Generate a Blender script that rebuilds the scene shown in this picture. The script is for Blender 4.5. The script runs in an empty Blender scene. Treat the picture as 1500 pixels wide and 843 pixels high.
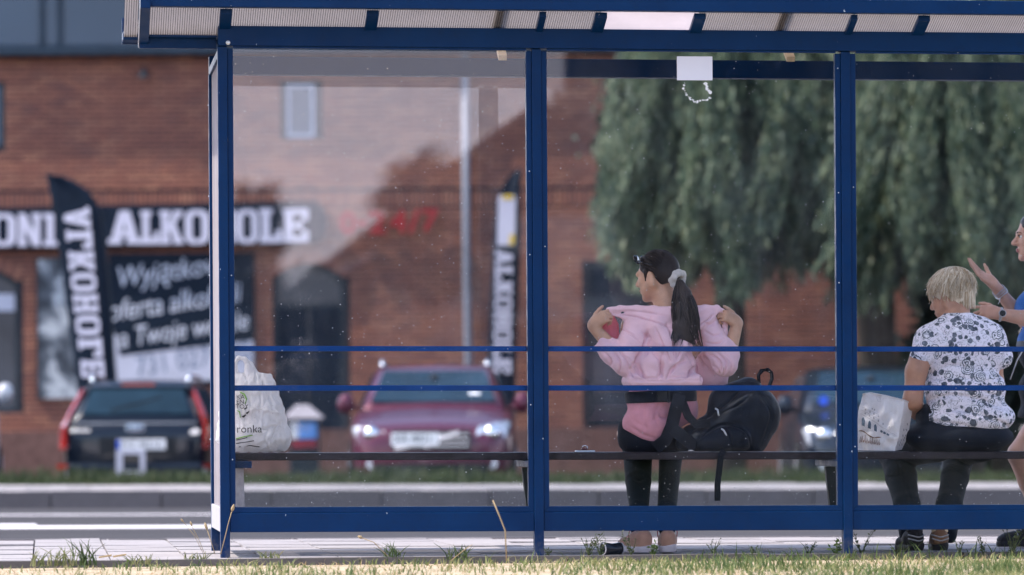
import bpy, math, random
import numpy as np
from mathutils import Vector, Matrix

random.seed(7)
RNG = np.random.default_rng(7)
scene = bpy.context.scene
COL = scene.collection

# ------------------------------------------------------------------ camera
FPX = 6250.0                      # 150 mm lens on a 1500 px wide frame
TANP = 0.11                       # the shelter recedes a little to the right
CP, SP = 1 / math.sqrt(1 + TANP ** 2), TANP / math.sqrt(1 + TANP ** 2)
CAM = Vector((-0.847, -20.03, 0.607))
RV, FV, UV = Vector((CP, -SP, 0)), Vector((SP, CP, 0)), Vector((0, 0, 1))
ROLL = 0.0062
HZ = 624.0
SLOPE = 0.005                     # the street falls gently to the right

cam_data = bpy.data.cameras.new('camera')
cam = bpy.data.objects.new('camera', cam_data)
COL.objects.link(cam)
rr, uu = (RV - ROLL * UV).normalized(), (UV + ROLL * RV).normalized()
M = Matrix((rr, uu, -FV)).transposed().to_4x4()
M.translation = CAM
cam.matrix_world = M
cam_data.sensor_width = 36.0
cam_data.lens = FPX * 36.0 / 1500.0
cam_data.shift_y = (HZ - 421.5) / 1500.0
cam_data.clip_start, cam_data.clip_end = 0.5, 3000.0
cam_data.dof.use_dof = True
cam_data.dof.focus_distance = 20.35
cam_data.dof.aperture_fstop = 2.35
scene.camera = cam

# ------------------------------------------------------------------ light
SUN_EL = math.radians(53)
SUN_DIR = Vector((-0.99 * math.cos(SUN_EL), -0.14 * math.cos(SUN_EL), math.sin(SUN_EL))).normalized()
world = bpy.data.worlds.new('World')
scene.world = world
world.use_nodes = True
wn = world.node_tree
bg = wn.nodes['Background']
sky = wn.nodes.new('ShaderNodeTexSky')
sky.sky_type = 'NISHITA'
sky.sun_disc = False
sky.sun_elevation = SUN_EL
sky.sun_rotation = math.atan2(SUN_DIR.x, SUN_DIR.y)
sky.air_density = 1.0
sky.dust_density = 1.2
sky.ozone_density = 1.6
# hazy summer sky with broken bright cloud, thicker towards the horizon
_tc = wn.nodes.new('ShaderNodeTexCoord')
_mp = wn.nodes.new('ShaderNodeMapping')
_mp.inputs['Scale'].default_value = (1.0, 1.0, 2.6)
_ns = wn.nodes.new('ShaderNodeTexNoise')
_ns.inputs['Scale'].default_value = 3.4
_ns.inputs['Detail'].default_value = 7.0
_ns.inputs['Roughness'].default_value = 0.55
_sx = wn.nodes.new('ShaderNodeSeparateXYZ')
_el = wn.nodes.new('ShaderNodeMapRange')
_el.inputs[1].default_value, _el.inputs[2].default_value, _el.inputs[3].default_value, _el.inputs[4].default_value = 0.0, 0.42, 0.20, -0.05
_ad = wn.nodes.new('ShaderNodeMath')
_rp = wn.nodes.new('ShaderNodeMapRange')
_rp.inputs[1].default_value, _rp.inputs[2].default_value, _rp.inputs[3].default_value, _rp.inputs[4].default_value = 0.53, 0.74, 0.0, 0.9
_mx = wn.nodes.new('ShaderNodeMix')
_mx.data_type = 'RGBA'
_mx.inputs[7].default_value = (8.2, 7.6, 8.6, 1.0)
for a_, b_ in ((_tc.outputs['Generated'], _mp.inputs[0]), (_mp.outputs[0], _ns.inputs['Vector']), (_tc.outputs['Generated'], _sx.inputs[0]), (_sx.outputs[2], _el.inputs[0]),
               (_ns.outputs[0], _ad.inputs[0]), (_el.outputs[0], _ad.inputs[1]), (_ad.outputs[0], _rp.inputs[0]), (_rp.outputs[0], _mx.inputs[0]), (sky.outputs[0], _mx.inputs[6]), (_mx.outputs[2], bg.inputs[0])):
    wn.links.new(a_, b_)
bg.inputs[1].default_value = 0.15
sun_data = bpy.data.lights.new('sun', 'SUN')
sun_data.energy = 2.5
sun_data.angle = math.radians(0.53)
sun_data.color = (1.0, 0.90, 0.79)
sun = bpy.data.objects.new('sun', sun_data)
COL.objects.link(sun)
sun.rotation_euler = (-SUN_DIR).to_track_quat('-Z', 'Y').to_euler()
scene.view_settings.view_transform = 'Standard'
scene.view_settings.look = 'None'
scene.view_settings.exposure = 1.5
scene.cycles.transparent_max_bounces = 24
scene.cycles.max_bounces = 8


# ------------------------------------------------------------------ geometry of the view: a photograph point at a known place
def ray(px, py):
    ix, iy = (px - 750.0) / FPX, (HZ - py) / FPX
    a = (ix + ROLL * iy) / (1 + ROLL ** 2)
    b = (iy - ROLL * ix) / (1 + ROLL ** 2)
    return FV + a * RV + b * UV


def P(px, py, Y):
    """the point seen at (px, py) on the vertical plane Y metres behind the shelter's back posts"""
    d = ray(float(px), float(py))
    return CAM + d * ((float(Y) - CAM.y) / d.y)


def PZ(px, py, Z):
    return CAM + ray(px, py) * Z


def gz(x, y=0.0):
    """height of the pavement level at x"""
    return -SLOPE * x


# ------------------------------------------------------------------ materials
class NT:
    def __init__(s, m):
        m.use_nodes = True
        s.t = m.node_tree
        for n in list(s.t.nodes):
            s.t.nodes.remove(n)
        s.out = s.t.nodes.new('ShaderNodeOutputMaterial')

    def n(s, typ, props=None, **ins):
        nd = s.t.nodes.new('ShaderNode' + typ)
        for k, v in (props or {}).items():
            setattr(nd, k, v)
        for k, v in ins.items():
            key = int(k[1:]) if k[0] == 'i' and k[1:].isdigit() else k.replace('_', ' ')
            s.set(nd.inputs[key], v)
        return nd

    def set(s, sock, v):
        if hasattr(v, 'is_output') or isinstance(v, bpy.types.NodeSocket):
            s.t.links.new(v, sock)
        elif isinstance(v, bpy.types.Node):
            s.t.links.new(v.outputs[0], sock)
        else:
            if isinstance(v, (tuple, list)) and len(v) == 3 and sock.type == 'RGBA':
                v = (*v, 1.0)
            sock.default_value = v

    def math(s, op, a, b=None, c=None):
        nd = s.t.nodes.new('ShaderNodeMath')
        nd.operation = op
        for i, v in enumerate((a, b, c)):
            if v is not None:
                s.set(nd.inputs[i], v)
        return nd.outputs[0]

    def ramp(s, fac, stops, interp='LINEAR'):
        nd = s.t.nodes.new('ShaderNodeValToRGB')
        s.set(nd.inputs[0], fac)
        cr = nd.color_ramp
        cr.interpolation = interp
        while len(cr.elements) < len(stops):
            cr.elements.new(0.5)
        for e, (p, c) in zip(cr.elements, stops):
            e.position = p
            e.color = (*c, 1.0) if len(c) == 3 else c
        return nd.outputs[0]

    def mix(s, fac, a, b, blend='MIX'):
        nd = s.t.nodes.new('ShaderNodeMix')
        nd.data_type = 'RGBA'
        nd.blend_type = blend
        s.set(nd.inputs[0], fac)
        s.set(nd.inputs[6], a)
        s.set(nd.inputs[7], b)
        return nd.outputs[2]

    def pos(s, kind='Object', scale=None):
        tc = s.t.nodes.new('ShaderNodeTexCoord')
        o = tc.outputs[kind]
        if scale is not None:
            mp = s.t.nodes.new('ShaderNodeMapping')
            s.t.links.new(o, mp.inputs[0])
            mp.inputs['Scale'].default_value = scale
            o = mp.outputs[0]
        return o

    def wpos(s, scale=None):
        g = s.t.nodes.new('ShaderNodeNewGeometry')
        o = g.outputs['Position']
        if scale is not None:
            mp = s.t.nodes.new('ShaderNodeMapping')
            s.t.links.new(o, mp.inputs[0])
            mp.inputs['Scale'].default_value = scale
            o = mp.outputs[0]
        return o

    def noise(s, vec, scale, detail=4, rough=0.55, dist=0.0):
        return s.n('TexNoise', Vector=vec, Scale=scale, Detail=detail, Roughness=rough, Distortion=dist).outputs[0]

    def surf(s, bsdf):
        s.t.links.new(bsdf.outputs[0], s.out.inputs[0])


def new_mat(name):
    m = bpy.data.materials.new(name)
    return m, NT(m)


def sc(c, k):
    return tuple(min(1.0, x * k) for x in c)


def simple(name, col, rough=0.6, metal=0.0, var=0.2, nscale=8.0, bump=0.0, bscale=60.0, spec=0.22, coat=0.0, world=True, sheen=0.0):
    """plain material: base colour with soft noise variation and fine relief"""
    m, t = new_mat(name)
    v = t.wpos() if world else t.pos()
    n = t.noise(v, nscale, 5)
    c = t.ramp(n, [(0.3, sc(col, 1 - var)), (0.7, sc(col, 1 + var))])
    b = t.n('BsdfPrincipled', Base_Color=c, Roughness=rough, Metallic=metal)
    b.inputs['Specular IOR Level'].default_value = spec
    b.inputs['Coat Weight'].default_value = coat
    b.inputs['Coat Roughness'].default_value = 0.05
    b.inputs['Sheen Weight'].default_value = sheen
    if bump:
        bn = t.n('Bump', Strength=bump, Distance=0.01, Height=t.noise(v, bscale, 4))
        t.set(b.inputs['Normal'], bn)
    t.surf(b)
    return m


MAT = {}


# ------------------------------------------------------------------ meshes
def raw_mesh(name, V, faces, mat=None, smooth=False):
    me = bpy.data.meshes.new(name)
    me.from_pydata([tuple(v) for v in V], [], faces)
    if mat is not None:
        me.materials.append(mat)
    if smooth:
        me.polygons.foreach_set('use_smooth', [True] * len(me.polygons))
    me.update()
    return me


def fast_mesh(name, V, Fq, mat=None, smooth=True):
    """numpy vertices (n,3) and faces (m,k), all of the same k"""
    V = np.asarray(V, dtype=np.float32)
    Fq = np.asarray(Fq, dtype=np.int32)
    me = bpy.data.meshes.new(name)
    k = Fq.shape[1]
    me.vertices.add(len(V))
    me.vertices.foreach_set('co', V.ravel())
    me.loops.add(Fq.size)
    me.loops.foreach_set('vertex_index', Fq.ravel())
    me.polygons.add(len(Fq))
    me.polygons.foreach_set('loop_start', np.arange(0, Fq.size, k, dtype=np.int32))
    try:
        me.polygons.foreach_set('loop_total', np.full(len(Fq), k, dtype=np.int32))
    except Exception:
        pass
    me.polygons.foreach_set('use_smooth', np.full(len(Fq), smooth, dtype=bool))
    if mat is not None:
        me.materials.append(mat)
    me.update(calc_edges=True)
    me.validate()
    return me


def link(name, me, parent=None, loc=None, rotz=None, kind=None):
    o = bpy.data.objects.new(name, me)
    COL.objects.link(o)
    if parent is not None:
        o.parent = parent
    if loc is not None:
        o.location = loc
    if rotz is not None:
        o.rotation_euler = (0, 0, rotz)
    if kind:
        o['kind'] = kind
    return o


def tag(o, label, cat, group=None, kind=None):
    o['label'] = label
    o['category'] = cat
    if group:
        o['group'] = group
    if kind:
        o['kind'] = kind
    return o


def thing(name, label, cat, loc=(0, 0, 0), rotz=0.0, group=None):
    o = bpy.data.objects.new(name, None)
    o.empty_display_size = 0.2
    COL.objects.link(o)
    o.location = loc
    o.rotation_euler = (0, 0, rotz)
    return tag(o, label, cat, group)


class MB:
    """collects boxes, tubes and prisms into one mesh"""
    def __init__(s):
        s.v, s.f = [], []

    def add(s, vs, fs):
        o = len(s.v)
        s.v += [Vector(v) for v in vs]
        s.f += [tuple(i + o for i in f) for f in fs]
        return s

    def box(s, x0, x1, y0, y1, z0, z1, tilt=0.0):
        vs = [(x, y, z - tilt * x) for z in (z0, z1) for y in (y0, y1) for x in (x0, x1)]
        return s.add(vs, [(0, 2, 3, 1), (4, 5, 7, 6), (0, 1, 5, 4), (2, 6, 7, 3), (0, 4, 6, 2), (1, 3, 7, 5)])

    def obox(s, c, size, m=None):
        """box of a size about c, turned by a 3x3 matrix"""
        hx, hy, hz = (d / 2 for d in size)
        vs = [Vector((x, y, z)) for z in (-hz, hz) for y in (-hy, hy) for x in (-hx, hx)]
        if m is not None:
            vs = [m @ v for v in vs]
        return s.add([Vector(c) + v for v in vs], [(0, 2, 3, 1), (4, 5, 7, 6), (0, 1, 5, 4), (2, 6, 7, 3), (0, 4, 6, 2), (1, 3, 7, 5)])

    def bar(s, a, b, w, h, up=(0, 0, 1)):
        a, b = Vector(a), Vector(b)
        d = (b - a).normalized()
        sx = d.cross(Vector(up))
        if sx.length < 1e-4:
            sx = d.cross(Vector((1, 0, 0)))
        sx.normalize()
        sy = sx.cross(d)
        vs = []
        for p in (a, b):
            vs += [p + sx * w / 2 * i + sy * h / 2 * j for i, j in ((-1, -1), (1, -1), (1, 1), (-1, 1))]
        return s.add(vs, [(3, 2, 1, 0), (4, 5, 6, 7), (0, 1, 5, 4), (1, 2, 6, 5), (2, 3, 7, 6), (3, 0, 4, 7)])

    def tube(s, pts, rad, n=8, cap=True, flat=1.0):
        pts = [Vector(p) for p in pts]
        if not isinstance(rad, (list, tuple)):
            rad = [rad] * len(pts)
        o = len(s.v)
        up = Vector((0.13, 0.3, 0.95))
        for i, p in enumerate(pts):
            d = (pts[min(i + 1, len(pts) - 1)] - pts[max(i - 1, 0)])
            d = d.normalized() if d.length > 1e-9 else Vector((0, 0, 1))
            a = d.cross(up)
            if a.length < 1e-3:
                a = d.cross(Vector((1, 0, 0)))
            a.normalize()
            b = d.cross(a)
            for k in range(n):
                t = 2 * math.pi * k / n
                s.v.append(p + (a * math.cos(t) + b * math.sin(t) * flat) * rad[i])
        for i in range(len(pts) - 1):
            for k in range(n):
                k2 = (k + 1) % n
                s.f.append((o + i * n + k, o + i * n + k2, o + (i + 1) * n + k2, o + (i + 1) * n + k))
        if cap:
            s.f.append(tuple(o + k for k in reversed(range(n))))
            e = o + (len(pts) - 1) * n
            s.f.append(tuple(e + k for k in range(n)))
        return s

    def cyl(s, a, b, r, n=16):
        return s.tube([a, b], r, n)

    def prism(s, poly, fn, d0, d1):
        """polygon of (u, v) points given depth d0..d1; fn(u, v, d) -> point"""
        n = len(poly)
        vs = [fn(u, v, d0) for u, v in poly] + [fn(u, v, d1) for u, v in poly]
        fs = [tuple(reversed(range(n))), tuple(range(n, 2 * n))]
        fs += [(i, (i + 1) % n, n + (i + 1) % n, n + i) for i in range(n)]
        return s.add(vs, fs)

    def grid(s, rows, flip=False):
        o = len(s.v)
        n = len(rows[0])
        for r in rows:
            s.v += [Vector(p) for p in r]
        for i in range(len(rows) - 1):
            for j in range(n - 1):
                q = (o + i * n + j, o + i * n + j + 1, o + (i + 1) * n + j + 1, o + (i + 1) * n + j)
                s.f.append(q[::-1] if flip else q)
        return s

    def mesh(s, name, mat=None, smooth=False, fix=True):
        me = raw_mesh(name, s.v, s.f, mat, smooth)
        if fix:
            import bmesh
            bm = bmesh.new()
            bm.from_mesh(me)
            bmesh.ops.recalc_face_normals(bm, faces=bm.faces)
            bm.to_mesh(me)
            bm.free()
        return me

    def build(s, name, mat=None, parent=None, smooth=False, bevel=0.0, seg=2, sub=0, loc=None, kind=None, fix=True):
        o = link(name, s.mesh(name, mat, smooth, fix), parent, loc, kind=kind)
        if bevel:
            md = o.modifiers.new('bevel', 'BEVEL')
            md.width, md.segments, md.limit_method = bevel, seg, 'ANGLE'
        if sub:
            md = o.modifiers.new('subsurf', 'SUBSURF')
            md.levels = md.render_levels = sub
        return o


def text_mesh(name, body, size, mat, shear=0.0, extrude=0.0, align='LEFT', offset=0.0, space=1.0):
    """flat lettering as a mesh, from the built-in font"""
    cu = bpy.data.curves.new(name + '_curve', 'FONT')
    cu.body, cu.size, cu.shear, cu.extrude = body, size, shear, extrude
    cu.align_x = align
    cu.offset = offset
    cu.space_character = space
    cu.resolution_u = 3
    tmp = bpy.data.objects.new(name + '_curve', cu)
    COL.objects.link(tmp)
    bpy.context.view_layer.update()
    dg = bpy.context.evaluated_depsgraph_get()
    me = bpy.data.meshes.new_from_object(tmp.evaluated_get(dg))
    me.name = name
    me.materials.clear()
    me.materials.append(mat)
    bpy.data.objects.remove(tmp)
    bpy.data.curves.remove(cu)
    return me


def put_text(name, me, parent, origin, right, up):
    """stand a lettering mesh at origin with its own right and up directions"""
    r, u = Vector(right).normalized(), Vector(up).normalized()
    o = link(name, me, parent)
    n = r.cross(u)
    m = Matrix((r, u, n)).transposed().to_4x4()
    m.translation = Vector(origin)
    o.matrix_local = m
    return o


# ------------------------------------------------------------------ smooth solids from distance fields (figures, bags)
class Field:
    def __init__(s, lo, hi, h):
        s.h = h
        s.lo = np.array(lo, dtype=np.float32)
        s.n = np.maximum(2, np.ceil((np.array(hi) - s.lo) / h).astype(int) + 1)
        s.ax = [s.lo[i] + h * np.arange(s.n[i], dtype=np.float32) for i in range(3)]
        s.d = np.full(tuple(s.n), 1.0, dtype=np.float32)

    def _sub(s, lo, hi):
        sl = []
        for i in range(3):
            a = int(max(0, math.floor((lo[i] - s.lo[i]) / s.h)))
            b = int(min(s.n[i], math.ceil((hi[i] - s.lo[i]) / s.h) + 1))
            if b <= a:
                return None
            sl.append(slice(a, b))
        return tuple(sl)

    def _blend(s, lo, hi, fn, k, op='add'):
        m = max(k * 1.2, 0.012) + s.h * 2
        sl = s._sub([v - m for v in lo], [v + m for v in hi])
        if sl is None:
            return s
        X = s.ax[0][sl[0]][:, None, None]
        Y = s.ax[1][sl[1]][None, :, None]
        Z = s.ax[2][sl[2]][None, None, :]
        d = fn(X, Y, Z)
        c = s.d[sl]
        if op == 'add':
            if k > 0:
                hh = np.maximum(k - np.abs(c - d), 0) / k
                s.d[sl] = np.minimum(c, d) - hh * hh * k * 0.25
            else:
                s.d[sl] = np.minimum(c, d)
        else:
            hh = np.maximum(k - np.abs(c + d), 0) / k if k > 0 else 0
            s.d[sl] = np.maximum(c, -d) + hh * hh * k * 0.25
        return s

    def cap(s, a, b, ra, rb=None, k=0.02, op='add', sq=None):
        """tapered capsule; sq=(sx,sy,sz) squashes it about its axis"""
        rb = ra if rb is None else rb
        a, b = np.array(a, float), np.array(b, float)
        q = np.array(sq if sq is not None else (1, 1, 1), float)
        ab = (b - a) / q
        L2 = max(float(ab @ ab), 1e-9)
        lo = np.minimum(a - ra * q, b - rb * q)
        hi = np.maximum(a + ra * q, b + rb * q)
        mn = float(q.min())

        def fn(X, Y, Z):
            x, y, z = (X - a[0]) / q[0], (Y - a[1]) / q[1], (Z - a[2]) / q[2]
            t = np.clip((x * ab[0] + y * ab[1] + z * ab[2]) / L2, 0, 1)
            return ((np.sqrt((x - t * ab[0]) ** 2 + (y - t * ab[1]) ** 2 + (z - t * ab[2]) ** 2) - (ra + t * (rb - ra))) * mn).astype(np.float32)
        return s._blend(lo, hi, fn, k, op)

    def chain(s, pts, rad, k=0.02, op='add', sq=None):
        for i in range(len(pts) - 1):
            s.cap(pts[i], pts[i + 1], rad[i], rad[i + 1], k, op, sq)
        return s

    def ell(s, c, r, k=0.02, rot=None, op='add'):
        c, r = np.array(c, float), np.array(r, float)
        R = np.array(rot, float) if rot is not None else np.eye(3)
        ext = np.sqrt(((R * r[None, :]) ** 2).sum(1))

        def fn(X, Y, Z):
            x, y, z = X - c[0], Y - c[1], Z - c[2]
            u = R[0, 0] * x + R[1, 0] * y + R[2, 0] * z
            v = R[0, 1] * x + R[1, 1] * y + R[2, 1] * z
            w = R[0, 2] * x + R[1, 2] * y + R[2, 2] * z
            k0 = np.sqrt((u / r[0]) ** 2 + (v / r[1]) ** 2 + (w / r[2]) ** 2) + 1e-6
            k1 = np.sqrt((u / r[0] ** 2) ** 2 + (v / r[1] ** 2) ** 2 + (w / r[2] ** 2) ** 2) + 1e-6
            return (k0 * (k0 - 1) / k1).astype(np.float32)
        return s._blend(c - ext, c + ext, fn, k, op)

    def rbox(s, c, half, r, k=0.02, rot=None, op='add'):
        c, half = np.array(c, float), np.array(half, float)
        R = np.array(rot, float) if rot is not None else np.eye(3)
        ext = np.abs(R) @ half

        def fn(X, Y, Z):
            x, y, z = X - c[0], Y - c[1], Z - c[2]
            u = np.abs(R[0, 0] * x + R[1, 0] * y + R[2, 0] * z) - half[0] + r
            v = np.abs(R[0, 1] * x + R[1, 1] * y + R[2, 1] * z) - half[1] + r
            w = np.abs(R[0, 2] * x + R[1, 2] * y + R[2, 2] * z) - half[2] + r
            o = np.sqrt(np.maximum(u, 0) ** 2 + np.maximum(v, 0) ** 2 + np.maximum(w, 0) ** 2)
            return (o + np.minimum(np.maximum(u, np.maximum(v, w)), 0) - r).astype(np.float32)
        return s._blend(c - ext, c + ext, fn, k, op)

    def clip(s, fn):
        """keep only where fn(X, Y, Z) < 0"""
        X = s.ax[0][:, None, None]
        Y = s.ax[1][None, :, None]
        Z = s.ax[2][None, None, :]
        s.d = np.maximum(s.d, fn(X, Y, Z).astype(np.float32) + np.zeros_like(s.d))
        return s

    def mesh(s):
        """surface nets: (V, quads)"""
        d = s.d
        d[0], d[-1], d[:, 0], d[:, -1], d[:, :, 0], d[:, :, -1] = 1, 1, 1, 1, 1, 1
        ins = d < 0
        cnt = np.zeros(tuple(s.n - 1), dtype=np.int8)
        for i in (0, 1):
            for j in (0, 1):
                for k in (0, 1):
                    cnt += ins[i:s.n[0] - 1 + i, j:s.n[1] - 1 + j, k:s.n[2] - 1 + k]
        act = (cnt > 0) & (cnt < 8)
        idx = np.argwhere(act)
        ids = np.full(act.shape, -1, dtype=np.int32)
        ids[act] = np.arange(len(idx))
        corners = [(i, j, k) for i in (0, 1) for j in (0, 1) for k in (0, 1)]
        val = {c: d[idx[:, 0] + c[0], idx[:, 1] + c[1], idx[:, 2] + c[2]] for c in corners}
        acc = np.zeros((len(idx), 3))
        num = np.zeros(len(idx))
        for c in corners:
            for axn in range(3):
                if c[axn] == 0:
                    e = list(c)
                    e[axn] = 1
                    va, vb = val[c], val[tuple(e)]
                    cr = (va < 0) != (vb < 0)
                    t = np.where(cr, va / np.where(cr, va - vb, 1), 0)
                    p = np.zeros((len(idx), 3))
                    p[:] = c
                    p[:, axn] += t
                    acc += p * cr[:, None]
                    num += cr
        V = s.lo + (idx + acc / num[:, None]) * s.h
        quads = []
        for axn in range(3):
            a = [slice(None)] * 3
            b = [slice(None)] * 3
            a[axn], b[axn] = slice(0, -1), slice(1, None)
            A, B = ins[tuple(a)], ins[tuple(b)]
            o1, o2 = [x for x in range(3) if x != axn]
            for sign in (0, 1):
                e = np.argwhere((A & ~B) if sign == 0 else (~A & B))
                e = e[(e[:, o1] > 0) & (e[:, o2] > 0) & (e[:, o1] < s.n[o1] - 1) & (e[:, o2] < s.n[o2] - 1)]
                q = []
                for du, dv in ((0, 0), (-1, 0), (-1, -1), (0, -1)):
                    c = e.copy()
                    c[:, o1] += du
                    c[:, o2] += dv
                    q.append(ids[c[:, 0], c[:, 1], c[:, 2]])
                q = np.stack(q, 1)
                if (sign == 0) == (axn == 1):
                    q = q[:, ::-1]
                quads.append(q)
        Q = np.concatenate(quads)
        Q = Q[(Q >= 0).all(1)]
        return V, Q


def vnormals(V, Q):
    n = np.cross(V[Q[:, 2]] - V[Q[:, 0]], V[Q[:, 3]] - V[Q[:, 1]])
    N = np.zeros_like(V)
    for k in range(4):
        np.add.at(N, Q[:, k], n)
    return N / (np.linalg.norm(N, axis=1, keepdims=True) + 1e-9)


def smooth_verts(V, Q, it=2, lam=0.5):
    V = V.copy()
    for _ in range(it):
        S = np.zeros_like(V)
        C = np.zeros(len(V))
        for a, b in ((0, 1), (1, 2), (2, 3), (3, 0)):
            np.add.at(S, Q[:, a], V[Q[:, b]])
            np.add.at(C, Q[:, a], 1)
            np.add.at(S, Q[:, b], V[Q[:, a]])
            np.add.at(C, Q[:, b], 1)
        V = V * (1 - lam) + lam * S / np.maximum(C, 1)[:, None]
    return V


def seg_dist2(pts, a, b):
    """distance of 2-D points from a segment, and where along it (0..1)"""
    a, b = np.array(a), np.array(b)
    ab = b - a
    t = np.clip(((pts - a) @ ab) / max(ab @ ab, 1e-9), 0, 1)
    return np.linalg.norm(pts - (a + t[:, None] * ab), axis=1), t


def creases(V, Q, lines, side=-1):
    """press folds into the side of a mesh that faces -Y: lines of ((x,z) points, width, depth); depth < 0 raises a ridge"""
    N = vnormals(V, Q)
    w_face = np.clip(N[:, 1] * side * 2.5, 0, 1)
    xz = V[:, [0, 2]]
    D = np.zeros(len(V))
    for pts, wd, dp in lines:
        pts = np.array(pts)
        # resample as a smooth curve
        if len(pts) > 2:
            t = np.linspace(0, len(pts) - 1, (len(pts) - 1) * 6 + 1)
            out = []
            for q in t:
                i = min(int(q), len(pts) - 2)
                f = q - i
                p0, p1, p2, p3 = pts[max(i - 1, 0)], pts[i], pts[i + 1], pts[min(i + 2, len(pts) - 1)]
                out.append(0.5 * ((2 * p1) + (p2 - p0) * f + (2 * p0 - 5 * p1 + 4 * p2 - p3) * f * f + (3 * p1 - p0 - 3 * p2 + p3) * f ** 3))
            pts = np.array(out)
        best = np.full(len(V), 9.0)
        tt = np.zeros(len(V))
        n = len(pts) - 1
        lo, hi = pts.min(0) - wd * 3, pts.max(0) + wd * 3
        sel = np.where(((xz > lo) & (xz < hi)).all(1))[0]
        if not len(sel):
            continue
        sub = xz[sel]
        bs, ts = np.full(len(sel), 9.0), np.zeros(len(sel))
        for i in range(n):
            d, t = seg_dist2(sub, pts[i], pts[i + 1])
            m = d < bs
            bs[m] = d[m]
            ts[m] = (i + t[m]) / n
        taper = np.sin(np.clip(ts * 0.92 + 0.04, 0, 1) * math.pi) ** 0.6
        D[sel] += dp * np.exp(-(bs / wd) ** 2) * taper
    return V - N * (D * w_face)[:, None]


def field_obj(name, fld, mat, parent=None, lines=None, smooth_it=1, noise=0.0, nfreq=20.0, V=None, fn=None):
    V, Q = fld.mesh()
    if smooth_it:
        V = smooth_verts(V, Q, smooth_it)
    if lines:
        V = creases(V, Q, lines)
    if noise:
        N = vnormals(V, Q)
        w = np.sin(V[:, 0] * nfreq + 2 * np.sin(V[:, 2] * nfreq * 0.7)) * np.sin(V[:, 2] * nfreq * 1.1 + 1.7 * np.sin(V[:, 1] * nfreq * 0.8 + V[:, 0] * nfreq * .5))
        V = V + N * (w * noise)[:, None]
    if fn is not None:
        V = fn(V, Q)
    return link(name, fast_mesh(name, V, Q, mat, True), parent)

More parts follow.
